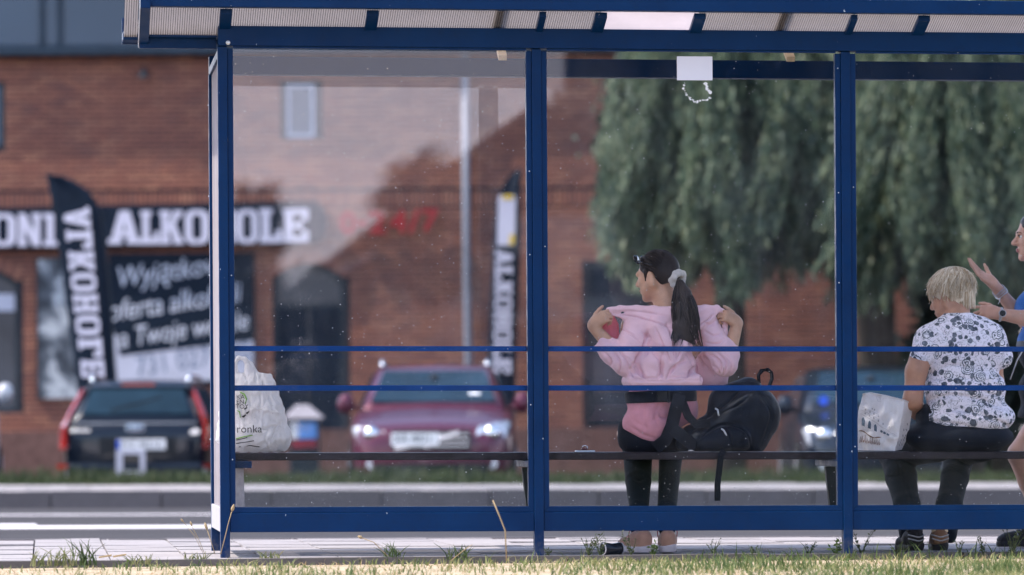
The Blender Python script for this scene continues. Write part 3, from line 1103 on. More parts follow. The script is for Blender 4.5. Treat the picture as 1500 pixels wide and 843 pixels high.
def build_shelter():
    root = thing('bus_shelter', 'blue steel bus shelter with glass back panels and ribbed plastic roof', 'bus shelter')
    B = MAT['blue']
    T = SLOPE

    def part(name, mb, mat=B, bevel=.003, parent=root):
        return mb.build(name, mat, parent, bevel=bevel)
    DEP = 1.08
    for i in range(4):
        x = BAY * i
        part('post', MB().box(x - PW, x + PW, -.03, .03, -.04, 2.392, T))
    for x in (0, BAY * 3):
        part('post', MB().box(x - PW, x + PW, DEP - .03, DEP + .03, -.04, 2.35, T))
    part('rear_beam', MB().box(-.02, BAY * 3 + .06, -.045, .045, 2.394, 2.487, T))
    # thin groove under the rear beam
    for i in range(3):
        part('bead_strip', MB().box(BAY * i + GH, BAY * (i + 1) - GH, -.035, -.02, 2.384, 2.3935, T), bevel=0)
    part('front_beam', MB().box(-.02, BAY * 3 + .06, DEP - .04, DEP + .04, 2.350, 2.440, T))
    for i in range(3):
        a, b = BAY * i, BAY * (i + 1)
        part('bottom_rail', MB().box(a + PW + .001, b - PW - .001, -.024, .024, .116, .2065, T))
        # mitred glazing beads round the pane
        z0, z1 = .207, 2.383
        fr = .0265
        xa, xb = a + PW + .0005, b - PW - .0005
        pin = lambda x, y, z: (x, y, z - T * x)
        for nm, poly in (('glazing_bead', [(xa, z0), (xb, z0), (xb - fr, z0 + fr), (xa + fr, z0 + fr)]),
                         ('glazing_bead', [(xa, z0), (xa + fr, z0 + fr), (xa + fr, z1), (xa, z1)]),
                         ('glazing_bead', [(xb, z0), (xb, z1), (xb - fr, z1), (xb - fr, z0 + fr)])):
            mb = MB()
            mb.prism(poly, lambda u, v, d: pin(u, d, v), -.021, .021)
            part(nm, mb, bevel=.0018)
        g = MB().box(a + GH - .004, b - GH + .004, -.005, .003, .229, 2.386, T)
        part('glass_pane', g, MAT['glass'], 0)
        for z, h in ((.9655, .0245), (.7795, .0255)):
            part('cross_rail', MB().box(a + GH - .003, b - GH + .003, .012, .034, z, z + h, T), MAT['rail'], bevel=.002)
    # road-side glazing of the left half, hung under the front beam
    part('front_pane', MB().box(.024, 3.155, DEP - .005, DEP + .003, .205, 2.349, T), MAT['glass_front'], 0)
    part('front_rail', MB().box(.024, 3.16, DEP - .02, DEP + .02, .13, .2045, T))
    # left end wall
    part('side_rail', MB().box(-.022, .022, .031, DEP - .031, .116, .232), MAT['steel'])  # pale steel colour stands for sun and sheen on this rail
    part('side_rail', MB().box(-.020, .020, .031, DEP - .031, 2.345, 2.385))
    part('side_panel', MB().box(-.008, .004, .033, DEP - .033, .234, 2.343), MAT['whitepanel'], 0)
    # raised wing of the roof behind the back posts, plus the main roof over the waiting space
    wz = lambda y: 2.4905 - .37 * y
    ang = math.atan(.37)

    def wing(name, x0, x1, y0, y1, th, mat, drop=0.0, bevel=0, sub=None):
        mb = MB()
        vs = []
        for z in (-th - drop, -drop):
            for y in (y0, y1):
                for x in (x0, x1):
                    vs.append((x, y, wz(y) + z - T * x))
        mb.add(vs, [(0, 2, 3, 1), (4, 5, 7, 6), (0, 1, 5, 4), (2, 6, 7, 3), (0, 4, 6, 2), (1, 3, 7, 5)])
        return part(name, mb, mat, bevel)

    def xat(px, py, Y):
        return P(px, py, Y).x
    # sheet borders as seen in the strip above the back beam
    xs = [xat(p, 33, -.1) for p in (213, 330, 544, 792, 877, 1021, 1246, 1348, 1560)]
    for k, (a, b) in enumerate(zip(xs, xs[1:])):
        mt = MAT['poly_plain'] if k == 4 else MAT['poly']
        if a < 0:
            wing('roof_sheet', a + .02, b - .003, -.205, .085, .010, mt)
        else:
            wing('roof_sheet', a + .003, b - .003, -.205, .03, .010, mt)
    wing('roof_sheet', xs[0] - .098, xs[0] - .034, -.30, .10, .010, MAT['poly'])
    for k, x in enumerate(xs[1:-1]):
        wide = .016 if k in (2, 5) else .028
        wing('rafter', x - wide, x + wide, -.195, .0, .026, B, .0105, .002)
    wing('rafter', xs[0] - .027, xs[0] + .018, -.30, .095, .05, B, .0105, .002)
    wing('end_cap', xs[0] - .10, xs[0] - .030, .101, .135, .030, B, -.008, .002)
    wing('sunlit_edge', xs[0] - .0305, xs[0] - .0275, -.30, .095, .055, MAT['rivet'], .008)  # bright strip put along the end rafter for its sunlit edge
    part('purlin', MB().box(xs[0] - .024, -.023, .060, .105, 2.388, 2.440, T))
    part('purlin', MB().box(xs[0] + .020, -.023, .020, .058, 2.437, 2.448, T))
    mb = MB().box(xs[0] - .03, BAY * 3 + .3, -.262, -.206, 2.553, 2.617, T)
    part('edge_beam', mb)
    # main roof
    mz = lambda y: 2.52 + .05 * y
    nx = [-.42] + [BAY * .5 * i for i in range(0, 7)] + [BAY * 3 + .3]
    for a, b in zip(nx, nx[1:]):
        mb = MB()
        vs = [(x, y, mz(y) + z - T * x) for z in (-.01, 0) for y in (.10, 1.42) for x in (a + .004, b - .004)]
        mb.add(vs, [(0, 2, 3, 1), (4, 5, 7, 6), (0, 1, 5, 4), (2, 6, 7, 3), (0, 4, 6, 2), (1, 3, 7, 5)])
        part('roof_sheet', mb, MAT['poly'], 0)
    for x in nx:
        mb = MB()
        vs = [(x + d, y, mz(y) + z - T * x) for z in (-.05, -.012) for y in (.10, 1.42) for d in (-.02, .02)]
        mb.add(vs, [(0, 2, 3, 1), (4, 5, 7, 6), (0, 1, 5, 4), (2, 6, 7, 3), (0, 4, 6, 2), (1, 3, 7, 5)])
        part('rafter', mb)
    part('fascia', MB().box(-.44, BAY * 3 + .32, 1.421, 1.46, 2.53, 2.66, T))
    part('purlin', MB().box(-.02, BAY * 3 + .3, .047, .09, 2.45, 2.51, T))
    # bars lying on the roof wing that show through as darker stripes, with their sunlit undersides as pale blocks below the beam
    for px in (730, 1145):
        x = xat(px, 30, -.1)
        wing('roof_bar', x - .022, x + .022, -.2, .03, .02, B, -.024)
    for px, py in ((735, 79), (1156, 81)):
        c = P(px, py, .62)
        mb = MB()
        mb.obox(c, (.040, .10, .026), Matrix.Rotation(.5, 3, 'X'))
        part('clip', mb, MAT['beige'], 0)  # beige colour stands for sunlight on the underside of the bar
    # rivets and a bolt
    rv = MB().tube([(0, 0, 0), (0, -.0022, 0), (0, -.004, 0)], [.0036, .0032, .0014], 8).mesh('rivet', MAT['rivet'])
    spots = []
    for i in range(4):
        for zz in (2.30, 1.86, 1.42, 1.13, .62):
            for s in (-1, 1):
                if (i == 0 and s < 0) or random.random() < .42:
                    continue
                spots.append((BAY * i + s * .036, -.0212, zz + random.uniform(-.17, .17)))
    for p in spots:
        link('rivet', rv, root, (p[0], p[1], p[2] - T * p[0]))
    link('bolt', MB().tube([(0, 0, 0), (0, -.006, 0), (0, -.009, 0)], [.011, .010, .004], 10).mesh('bolt', MAT['rivet']), root, P(334, 63, -.046))
    for zz in (2.2, 1.75, 1.36, 1.0, .55):
        o = link('rivet', rv, root, (-.0232, DEP - .031 + .03, zz))
        o.rotation_euler = (0, 0, -math.pi / 2)


build_shelter()


def build_bench():
    root = thing('bench', 'long dark brown plank bench standing inside the shelter', 'bench')
    T = SLOPE
    zt = .486
    for y0, y1 in ((.28, .455), (.475, .65)):
        mb = MB().box(.035, 4.6, y0, y1, zt - .036, zt, T)
        mb.build('seat_plank', MAT['bench'], root, bevel=.004)
    for x in (.085, BAY - .012, BAY * 2 - .016, BAY * 3 - .02):
        mb = MB().box(x - (.035 if x < 1 else .022), x + (.045 if x < 1 else .022), .05, .63, zt - .070, zt - .0375, T)
        mb.build('bracket', MAT['blue'], root, bevel=.003)
        mb = MB()
        w = .022
        zl = .14
        vs = [(x - w + .005, .30, zl), (x + w + .005, .30, zl), (x + w + .005, .345, zl), (x - w + .005, .345, zl),
              (x - w - .005, .30, zt - .0715), (x + w - .005, .30, zt - .0715), (x + w - .005, .345, zt - .0715), (x - w - .005, .345, zt - .0715)]
        if x > 1:
            vs = [(a + .016, b, c) if i < 4 else (a - (.0 if i in (5, 6) else .004), b, c) for i, (a, b, c) in enumerate(vs)]
        vs = [(a, b, c - T * a) for a, b, c in vs]
        mb.add(vs, [(3, 2, 1, 0), (4, 5, 6, 7), (0, 1, 5, 4), (1, 2, 6, 5), (2, 3, 7, 6), (3, 0, 4, 7)])
        mb.build('leg', MAT['steel'] if x < 1 else MAT['plastic_black'], root, bevel=.003)


build_bench()


def build_notices():
    c = P(1017.5, 100.5, -.009)
    w, h = .170, .113
    o = MB().box(-w / 2, w / 2, -.003, .0, -h / 2, h / 2).build('notice', MAT['paper'], loc=c)
    tag(o, 'blank white paper notice stuck at the top of the middle glass pane', 'notice')
    # torn remains of another one under it
    mb = MB()
    rnd = random.Random(4)
    path = [(1003, 122), (1001, 129), (1004, 136), (1010, 143), (1016, 149), (1022, 150), (1028, 146), (1036, 146), (1042, 143)]
    path2 = [(1033, 122), (1035, 128), (1038, 134), (1042, 137)]
    for pth, r in ((path, 2.2), (path2, 3.6)):
        for (ax, ay), (bx, by) in zip(pth, pth[1:]):
            for k in range(5):
                t = k / 5
                x, y = ax + (bx - ax) * t + rnd.uniform(-1, 1), ay + (by - ay) * t + rnd.uniform(-1, 1)
                q = P(x, y, -.0068 - rnd.uniform(0, .0012))
                s = r / 312 * rnd.uniform(.25, .9)
                n = rnd.randint(4, 6)
                poly = [(math.cos(6.28 * i / n + k) * s * rnd.uniform(.5, 1.3), math.sin(6.28 * i / n + k) * s * rnd.uniform(.4, 1)) for i in range(n)]
                mb.prism(poly, lambda u, v, d, q=q: (q.x + u, q.y + d, q.z + v), -.0006, .0)
    o = mb.build('torn_sticker', MAT['torn'])
    tag(o, 'torn ragged remains of a sticker on the glass under the white notice', 'sticker')


build_notices()

# ================================================================== brick shop building, parallel to the picture
BZ = 65.0


def bl(px, py, dy=0.0, base=BZ):
    """local (x, z) on the building front (or dy metres in front of it) for a photograph point"""
    ix, iy = (px - 750.0) / FPX, (HZ - py) / FPX
    a = (ix + ROLL * iy) / (1 + ROLL ** 2)
    b = (iy - ROLL * ix) / (1 + ROLL ** 2)
    return a * (base + dy), CAM.z + b * (base + dy)


def frame_at(Z, off=0.0):
    """place and turn for something that faces the camera squarely at depth Z"""
    c = CAM + FV * Z
    return (c.x, c.y, 0.0), -math.atan(TANP)


def slab_letter(mb, ch, x, z, w, h, y=0.0, d=.03, xf=None):
    """a bold slab-serif capital built of blocks into mb, lower left corner at (x, z)"""
    t, s = .30 * w, .14 * h
    k = [0]

    def R(a, b, c, e):
        k[0] += 1
        dd = d + .0007 * k[0]
        poly = [(x + a * w, z + c * h), (x + b * w, z + c * h), (x + b * w, z + e * h), (x + a * w, z + e * h)]
        mb.prism(poly, (lambda u, v, q: xf(u, v, q)) if xf else (lambda u, v, q: (u, q, v)), y - dd, y)

    def G(pts):
        k[0] += 1
        dd = d + .0007 * k[0]
        mb.prism([(x + a * w, z + c * h) for a, c in pts], (lambda u, v, q: xf(u, v, q)) if xf else (lambda u, v, q: (u, q, v)), y - dd, y)
    T = .30
    S = .15
    if ch == 'O':
        R(0, T, .2, .8); R(1 - T, 1, .2, .8)
        G([(0, .8), (T, .78), (.42, .87), (.58, .87), (1 - T, .78), (1, .8), (.86, .96), (.68, 1), (.32, 1), (.14, .96)])
        G([(0, .2), (.14, .04), (.32, 0), (.68, 0), (.86, .04), (1, .2), (1 - T, .22), (.58, .13), (.42, .13), (T, .22)])
    elif ch == 'N':
        R(.04, T, 0, 1); R(1 - T, .96, 0, 1)
        G([(.0, 1), (.34, 1), (.98, 0), (.66, 0)])
        R(0, .4, 0, S); R(.6, 1, 1 - S, 1)
    elif ch == 'I':
        R(.26, .74, 0, 1); R(.02, .98, 0, S); R(.02, .98, 1 - S, 1)
    elif ch == 'A':
        G([(.02, 0), (.34, 0), (.58, 1), (.34, 1)]); G([(.66, 0), (1.0, 0), (.68, 1), (.42, 1)])
        R(.25, .76, .22, .40); R(-.04, .42, 0, S); R(.58, 1.04, 0, S)
    elif ch == 'L':
        R(.1, .1 + T + .06, 0, 1); R(0, .98, 0, .19); R(0, .58, 1 - S, 1); R(.74, 1, 0, .38)
    elif ch == 'K':
        R(.08, .08 + T, 0, 1); G([(.3, .42), (.62, 1), (.98, 1), (.52, .40)]); G([(.36, .56), (.66, .62), (1.0, 0), (.66, 0)])
        R(0, .46, 0, S); R(0, .46, 1 - S, 1); R(.58, 1.03, 0, S); R(.58, 1.0, 1 - S, 1)
    elif ch == 'H':
        R(.06, .06 + T, 0, 1); R(.94 - T, .94, 0, 1); R(.3, .7, .42, .60)
        for a in (0, .57):
            R(a, a + .43, 0, S); R(a, a + .43, 1 - S, 1)
    elif ch == 'E':
        R(.06, .06 + T + .02, 0, 1); R(0, 1, 0, .18); R(0, 1, .82, 1); R(.3, .72, .42, .58); R(.76, 1, 0, .36); R(.76, 1, .64, 1); R(.62, .76, .34, .66)


def build_shop():
    loc, rz = frame_at(BZ)
    root = thing('brick_building', 'two storey red brick building with arched doorways behind the parked cars', 'building', loc, rz)
    xl, xr = -9.4, 6.02
    z0, z1 = -.5, bl(0, 84)[1]
    # openings: (x0, x1, z0, z1, arch rise)
    ops = []

    def op(px0, py0, px1, py1, rise=0.0):
        a, b = bl(px0, py1), bl(px1, py0)
        ops.append((a[0], b[0], a[1], b[1], rise))
        return ops[-1]
    w_up = op(413, 116, 467, 208)
    w_up2 = op(-60, 118, 8, 220)
    d_main = op(400, 386, 505, 690, .22)
    w_left = op(-85, 392, 28, 606, .22)
    d_right = op(862, 384, 946, 660, .0)

    def hole(x, z, m=0.0):
        for a, b, c, e, r in ops:
            if a - m < x < b + m:
                u = (x - (a + b) / 2) / ((b - a) / 2)
                top = e - r * u * u
                if c - m < z < top + m:
                    return True
        return False
    # mortar wall: strips between openings so that the openings are real
    cuts = sorted(set([xl, xr] + [v for o_ in ops for v in (o_[0], o_[1])]))
    mb = MB()
    for a, b in zip(cuts, cuts[1:]):
        mid = (a + b) / 2
        hs = sorted([(o_[2], o_[3]) for o_ in ops if o_[0] < mid < o_[1]])
        z = z0
        for c, e in hs:
            if c > z:
                mb.box(a, b, .012, .35, z, c)
            z = e
        mb.box(a, b, .012, .35, z, z1)
    mb.box(xl, xr, .9, 8, z0, z1)
    mb.build('wall', MAT['mortar'], root)
    # bricks in stretcher bond, a soldier course over the sign and fans over the arches
    bz, bx, g = .0752, .262, .0165
    sold0, sold1 = bl(200, 306)[1], bl(200, 282)[1]
    full = MB().box(-bx / 2 + g * .66, bx / 2 - g * .66, 0, .03, -bz / 2 + g / 2, bz / 2 - g / 2).mesh('brick', MAT['brick1'])
    sold = MB().box(-bz / 2 + g / 2, bz / 2 - g / 2, 0, .03, -(sold1 - sold0) / 2 + g / 2, (sold1 - sold0) / 2 - g / 2).mesh('brick', MAT['brick1'])
    rest, singles = MB(), []
    r = random.Random(3)
    row, z = 0, z0
    while z < z1 - .03:
        zc = z + bz / 2
        if sold0 - .03 < zc < sold1 + .01:
            z += bz
            continue
        x = xl + (bx / 2 if row % 2 else 0)
        row += 1
        while x < xr:
            xc = x + bx / 2
            if not (hole(xc, zc) or hole(xc - .1, zc) or hole(xc + .1, zc)):
                singles.append((xc, zc, 0))
            elif not hole(xc - .1, zc) and not hole(xc - .02, zc):
                rest.box(x + g / 2, x + bx / 2 - .0, -r.uniform(0, .004), .03, z + g / 2, z + bz - g / 2)
            elif not hole(xc + .1, zc) and not hole(xc + .02, zc):
                rest.box(x + bx / 2, x + bx - g / 2, -r.uniform(0, .004), .03, z + g / 2, z + bz - g / 2)
            x += bx
        z += bz
    x = xl
    zs = (sold0 + sold1) / 2
    while x < xr - .05:
        singles.append((x + bz / 2, zs, 1))
        x += bz
    # the clearest bricks (left of the shelter, above the sign) are pieces of their own
    def rank(s):
        px = 750 + s[0] / BZ * FPX
        py = HZ - (s[1] - CAM.z) / BZ * FPX
        if s[2] == 0 and 20 < px < 305 and 90 < py < 282:
            return abs(px - 170) + abs(py - 200) * 1.6
        return 1e6
    singles.sort(key=rank)
    for i, (x, z, k) in enumerate(singles):
        dy = -r.uniform(0, .005)
        if i < 295 and k == 0:
            link('brick', full, root, (x, dy, z))
        else:
            hw, hz = (bx / 2, bz / 2) if k == 0 else (bz / 2, (sold1 - sold0) / 2)
            rest.box(x - hw + g * .66, x + hw - g * .66, dy, .03, z - hz + g / 2, z + hz - g / 2)
    for o_ in (d_main, w_left):
        a, b, c, e, rise = o_
        n = int((b - a + .1) / .078)
        for i in range(n):
            u = -1.03 + 2.06 * (i + .5) / n
            zc = e - rise * u * u + .10
            xx = (a + b) / 2 + u * (b - a) / 2
            an = -u * .33
            m = Matrix.Rotation(-an, 3, 'Y')
            rest.obox((xx, .010, zc), (.066, .04, .19), m)
    o = rest.build('brickwork', MAT['brickN'], root, fix=False)
    o['kind'] = 'stuff'
    # upper storey band and gutter
    mb = MB().box(xl - .2, xr + .1, -.30, .35, z1 + .002, z1 + .11)
    mb.box(xl - .2, xr + .1, -.26, .35, z1 + .112, z1 + .16)
    mb.build('gutter', MAT['gutter'], root, bevel=.02)
    zb, zt = z1 + .162, z1 + 1.7
    edges = [-9.3] + [bl(p, 40)[0] for p in (-60, 62, 88, 210, 330, 452, 575, 700, 820)] + [2.4, 4.2, 6.0]
    for a, b in zip(edges, edges[1:]):
        MB().box(a + .03, b - .03, .02, .06, zb + .005, zt).build('window', MAT['bluepanel'], root)
    for e in edges:
        MB().box(e - .045, e + .045, -.02, .07, zb + .002, zt).build('mullion', MAT['gutter'], root, bevel=.01)
    MB().box(xl, xr, .08, 8, zb, zt + .3).build('upper_wall', MAT['gutter'], root)
    MB().box(xl - .4, xr + .4, -.62, 8, zt + .31, zt + .55).build('roof', MAT['gutter'], root)

    def window(o_, name='window', light=False, bars=1, pm='pane'):
        a, b, c, e, rise = o_
        n = 10
        outer = [(a, c), (b, c)] + [((a + b) / 2 + u * (b - a) / 2, e - rise * u * u) for u in [1 - 2 * i / n for i in range(n + 1)]]
        f = MB()
        t = .075
        ax, bx_ = a + t, b - t
        inner = [(ax, c + t), (bx_, c + t)] + [((a + b) / 2 + u * (bx_ - ax) / 2, e - t - rise * u * u) for u in [1 - 2 * i / n for i in range(n + 1)]]
        m = len(outer)
        for i in range(m):
            j = (i + 1) % m
            f.add([(outer[i][0], .05, outer[i][1]), (outer[j][0], .05, outer[j][1]), (inner[j][0], .05, inner[j][1]), (inner[i][0], .05, inner[i][1]),
                   (outer[i][0], .12, outer[i][1]), (outer[j][0], .12, outer[j][1]), (inner[j][0], .12, inner[j][1]), (inner[i][0], .12, inner[i][1])],
                  [(0, 1, 2, 3), (7, 6, 5, 4), (3, 2, 6, 7), (1, 0, 4, 5)])
        fo = f.build(name, MAT['frame_light' if light else 'frame_dark'], root)
        p = MB()
        p.prism(inner, lambda u, v, d: (u, d, v), .085, .10)
        po = p.build('pane', MAT[pm], fo)
        return fo
    wo = window(w_up, light=False, pm='bluepanel')
    a, b, c, e, _ = w_up
    fr = MB()
    for q in ((a + .076, a + .12, c + .076, e - .076), (b - .12, b - .076, c + .076, e - .076), (a + .121, b - .121, c + .076, c + .12), (a + .121, b - .121, e - .12, e - .076)):
        fr.box(q[0], q[1], .06, .084, q[2], q[3])
    fr.build('sash', MAT['frame_light'], wo)
    window(w_up2, pm='bluepanel')
    wl = window(w_left)
    x, z = bl(-20, 452)
    MB().box(-9.2, bl(22, 0)[0] - .02, .07, .084, z - .04, z + .22).build('shelf', MAT['bandgrey'], wl)
    # main door: dark leaves under a glazed arch
    a, b, c, e, rise = d_main
    do = window(d_main, 'door')
    zt_ = bl(450, 448)[1]
    MB().box(a + .056, b - .056, .055, .084, zt_ - .03, zt_ + .03).build('transom', MAT['frame_dark'], do)
    mid = (a + b) / 2
    for s in (-1, 1):
        x0, x1 = sorted((mid + s * .02, mid + s * ((b - a) / 2 - .06)))
        MB().box(x0, x1, .06, .084, c + .05, zt_ - .031).build('door_leaf', MAT['signblack'], do)
    window(d_right, 'door')
    # plinth at the foot of the wall, zinc downpipe
    MB().box(xl, xr, -.05, .011, z0, bl(0, 632)[1]).build('plinth', simple('plinth', (.13, .07, .06), .9, var=.3), root)
    x0, x1 = bl(681, 100), bl(686, 520)
    mb = MB()
    mb.tube([(x0[0], -.12, z1), (x0[0] + .01, -.12, 3.0), (x1[0], -.12, x1[1]), (x1[0], -.12, -.4)], .060, 12)
    mb.build('downpipe', MAT['pipe'], root, smooth=True)
    # small wall lamp
    x, z = bl(212, 106)
    mb = MB().tube([(x, 0, z + .06), (x, -.14, z + .07), (x, -.20, z)], .018, 8)
    mb.tube([(x, -.20, z + .02), (x, -.20, z - .10)], [.03, .085], 12)
    mb.build('wall_lamp', MAT['frame_dark'], root)

    # fascia sign
    def fl(px, py, d):
        return bl(px, py, d)
    d = -.22
    L = lambda px, py: bl(px, py, d)
    s = thing('shop_sign', 'long black shop sign with white slab letters above the doorway', 'sign', loc, rz)
    a, b = L(-90, 366), L(458, 301)
    slope = -.010
    n = 8
    end = []
    h = b[1] - a[1]
    for i in range(n + 1):
        t = -math.pi / 2 + math.pi * i / n
        end.append((b[0] + math.cos(t) * h * .32, a[1] + h / 2 + math.sin(t) * h / 2 + .07))
    poly = [(a[0], a[1] - .02), *end, (a[0], b[1] - .02)]
    MB().prism(poly, lambda u, v, q: (u, q, v), d + .02, .0).build('board', MAT['signblack'], s)
    spans = [('O', -14, 23, 313, 361), ('N', 26, 60, 313, 361), ('I', 63, 84, 313, 361), ('A', 160, 204, 309, 358), ('L', 206, 233, 309, 358), ('K', 234, 268, 309, 358), ('O', 271, 306, 308, 358),
             ('H', 310, 344, 308, 357), ('O', 346, 378, 307, 357), ('L', 380, 413, 306, 356), ('E', 415, 452, 306, 355)]
    for ch, p0, p1, t0, t1 in spans:
        c, e = L(p0, t1), L(p1, t0)
        mb = MB()
        slab_letter(mb, ch, c[0], c[1], e[0] - c[0], e[1] - c[1], d + .018, .03)
        mb.build('letter', MAT['letterwhite'], s)
    # red figures 0-24/7 on the bare brick
    s = thing('hours_sign', 'red figures reading 0-24/7 fixed to the brick wall beside the shop sign', 'sign', loc, rz)
    for ch, p0, p1, t0, t1 in (('0', 498, 522, 310, 344), ('-', 524, 537, 324, 332), ('2', 540, 565, 309, 343), ('4', 571, 596, 308, 342), ('/', 598, 615, 307, 342), ('7', 618, 643, 306, 340)):
        me = text_mesh('figure', ch, 1.0, MAT['letterred'], extrude=.05, offset=.03)
        xs = [v.co.x for v in me.vertices]
        ys = [v.co.y for v in me.vertices]
        c, e = bl(p0, t1, -.16), bl(p1, t0, -.16)
        for v in me.vertices:
            v.co.x = c[0] + (v.co.x - min(xs)) / (max(xs) - min(xs)) * (e[0] - c[0])
            v.co.y = c[1] + (v.co.y - min(ys)) / (max(ys) - min(ys)) * (e[1] - c[1])
        o = link('figure', me, s)
        o.matrix_local = Matrix(((1, 0, 0, 0), (0, 0, -1, -.16), (0, 1, 0, 0), (0, 0, 0, 1)))
    # black advertisement with white script
    s = thing('advertisement', 'black wall advertisement with pale slanting script and grey telephone band', 'advertisement', loc, rz)
    d = -.06
    a, b = bl(160, 566, d), bl(372, 370, d)
    MB().box(a[0], b[0], d, -.02, a[1], b[1]).build('board', MAT['signblack'], s, bevel=.008)
    ex, ez = bl(166, 558, d), bl(372, 497, d)
    q = [bl(172, 523, d), bl(371, 498, d), bl(371, 553, d), bl(184, 558, d), bl(170, 552, d), bl(166, 478, d)]
    q = [bl(165, 480, d), bl(176, 522, d), bl(371, 499, d), bl(371, 556, d), bl(172, 560, d)]
    MB().prism(q, lambda u, v, w: (u, w, v), d - .004, d - .001).build('band', MAT['bandgrey'], s)
    th = math.radians(8)
    rt, up = (math.cos(th), 0, math.sin(th)), (-math.sin(th), 0, math.cos(th))

    def line(txt, px, py, size, mat, mw, yo, shear=.28, off=0.0, sp=1.0):
        me = text_mesh('lettering', txt, size, MAT[mat], shear=shear, offset=off, space=sp)
        xs = [v.co.x for v in me.vertices]
        k = mw / (max(xs) - min(xs))
        for v in me.vertices:
            v.co.x *= k
        x, z = bl(px, py, d)
        put_text('lettering', me, s, (x, d - yo, z), rt, up)
    line('Wyjątkowa', 170, 422, .44, 'scriptgrey', 1.72, .004)
    line('oferta alkoholi', 158, 471, .44, 'scriptgrey', 2.05, .004)
    line('na Twoje wesele', 160, 512, .42, 'scriptgrey', 2.14, .004)
    line('731 027 320', 200, 551, .42, 'digitgrey', 1.75, .008, 0)
    # photographic poster
    s = thing('poster', 'black and white photographic poster on the wall left of the feather flag', 'poster', loc, rz)
    a, b = bl(57, 584, d), bl(132, 380, d)
    o = MB().box(a[0], b[0], d, -.02, a[1], b[1]).build('board', MAT['photo'], s)
    MB().box(a[0] - .03, a[0] - .002, d - .01, -.015, a[1] - .03, b[1] + .03).build('frame', MAT['frame_dark'], s)
    mb = MB().box(a[0], b[0], d - .01, -.015, b[1] + .002, b[1] + .03)
    mb.build('frame', MAT['frame_dark'], s)
    me = text_mesh('lettering', 'Wesele', .30, MAT['scriptgrey'], shear=.25) if False else None
    # kiosk-like box by the door
    return root


build_shop()


def build_box():
    Z = 58.0
    loc, rz = frame_at(Z)

    def q(px, py, dy=0.0):
        return bl(px, py, dy, Z)
    r = thing('roadside_box', 'low box with grey sloping roof and blue white panel standing by the shop door', 'box', loc, rz)
    a, b = q(424, 700), q(466, 612)
    MB().box(a[0], b[0], .03, .5, a[1], b[1]).build('body', MAT['frame_dark'], r, bevel=.01)
    a, b = q(416, 613), q(474, 604)
    t = q(440, 593)[1]
    MB().add([(a[0], -.12, a[1]), (b[0], -.12, a[1]), (b[0], .6, a[1]), (a[0], .6, a[1]), (a[0] + .16, .05, t), (b[0] - .22, .05, t), (b[0] - .22, .45, t), (a[0] + .16, .45, t)],
             [(3, 2, 1, 0), (4, 5, 6, 7), (0, 1, 5, 4), (1, 2, 6, 5), (2, 3, 7, 6), (3, 0, 4, 7)]).build('roof', simple('box_roof', (.30, .28, .31), .7), r)
    a, b = q(428, 643), q(464, 618)
    MB().box(a[0], b[0], .0, .029, a[1], b[1]).build('panel', simple('box_panel', (.12, .32, .70), .4), r)
    a2 = q(428, 643), q(437, 618)
    MB().box(a2[0][0] - .02, a2[1][0], -.006, -.001, a2[0][1], a2[1][1]).build('sticker', MAT['plate'], r)
    a, b = q(428, 656), q(464, 644)
    MB().box(a[0], b[0], .005, .029, a[1], b[1] - .004).build('base_panel', simple('box_base', (.30, .03, .05), .4), r)


build_box()


# ================================================================== feather flags
def build_flag(Z, rows, label, letters, band=None, mirror=False):
    loc, rz = frame_at(Z)

    def q(px, py):
        return bl(px, py, 0, Z)
    r = thing('feather_flag', label, 'flag', loc, rz, 'feather flags outside the shop')
    mb = MB()
    pole = []
    R_ = []
    for i, (py, x0, x1) in enumerate(rows):
        a, b = q(x0, py), q(x1, py)
        cols = []
        for k in range(7):
            t = k / 6
            x = a[0] + (b[0] - a[0]) * t
            cols.append((x, .02 * math.sin(t * 5 + a[1] * 1.7), a[1]))
        R_.append(cols)
        pole.append((b[0] + .012, .01, b[1]))
    mb.grid(R_)
    o = mb.build('cloth', MAT['signblack'], r, smooth=True)
    md = o.modifiers.new('solid', 'SOLIDIFY')
    md.thickness = .008
    pole.append((pole[-1][0] + .01, .01, -.45))
    MB().tube(pole, [.006 + .014 * i / len(pole) for i in range(len(pole))], 8).build('pole', MAT['frame_dark'], r)
    MB().tube([(pole[-1][0], .01, -.46), (pole[-1][0], .01, -.40)], [.24, .20], 16).build('base', MAT['plastic_black'], r)
    if band:
        for (pts, mat, dy) in band:
            MB().prism([q(*p) for p in pts], lambda u, v, w: (u, w, v), -.048 - dy, -.043 - dy).build('band', MAT[mat], r)
    for ch, pts in letters:
        # letter box: p0 = bottom-left corner of the letter, then along its width, then along its height
        o_, wv, hv = [Vector((*q(*p), 0)) for p in pts]
        ux, uz = wv - o_, hv - o_
        mb = MB()
        slab_letter(mb, ch, 0, 0, 1, 1, 0, .006, lambda u, v, w: (o_.x + ux.x * u + uz.x * v, -.040 + w, o_.y + ux.y * u + uz.y * v))
        mb.build('letter', MAT['letterwhite'], r)
    return r


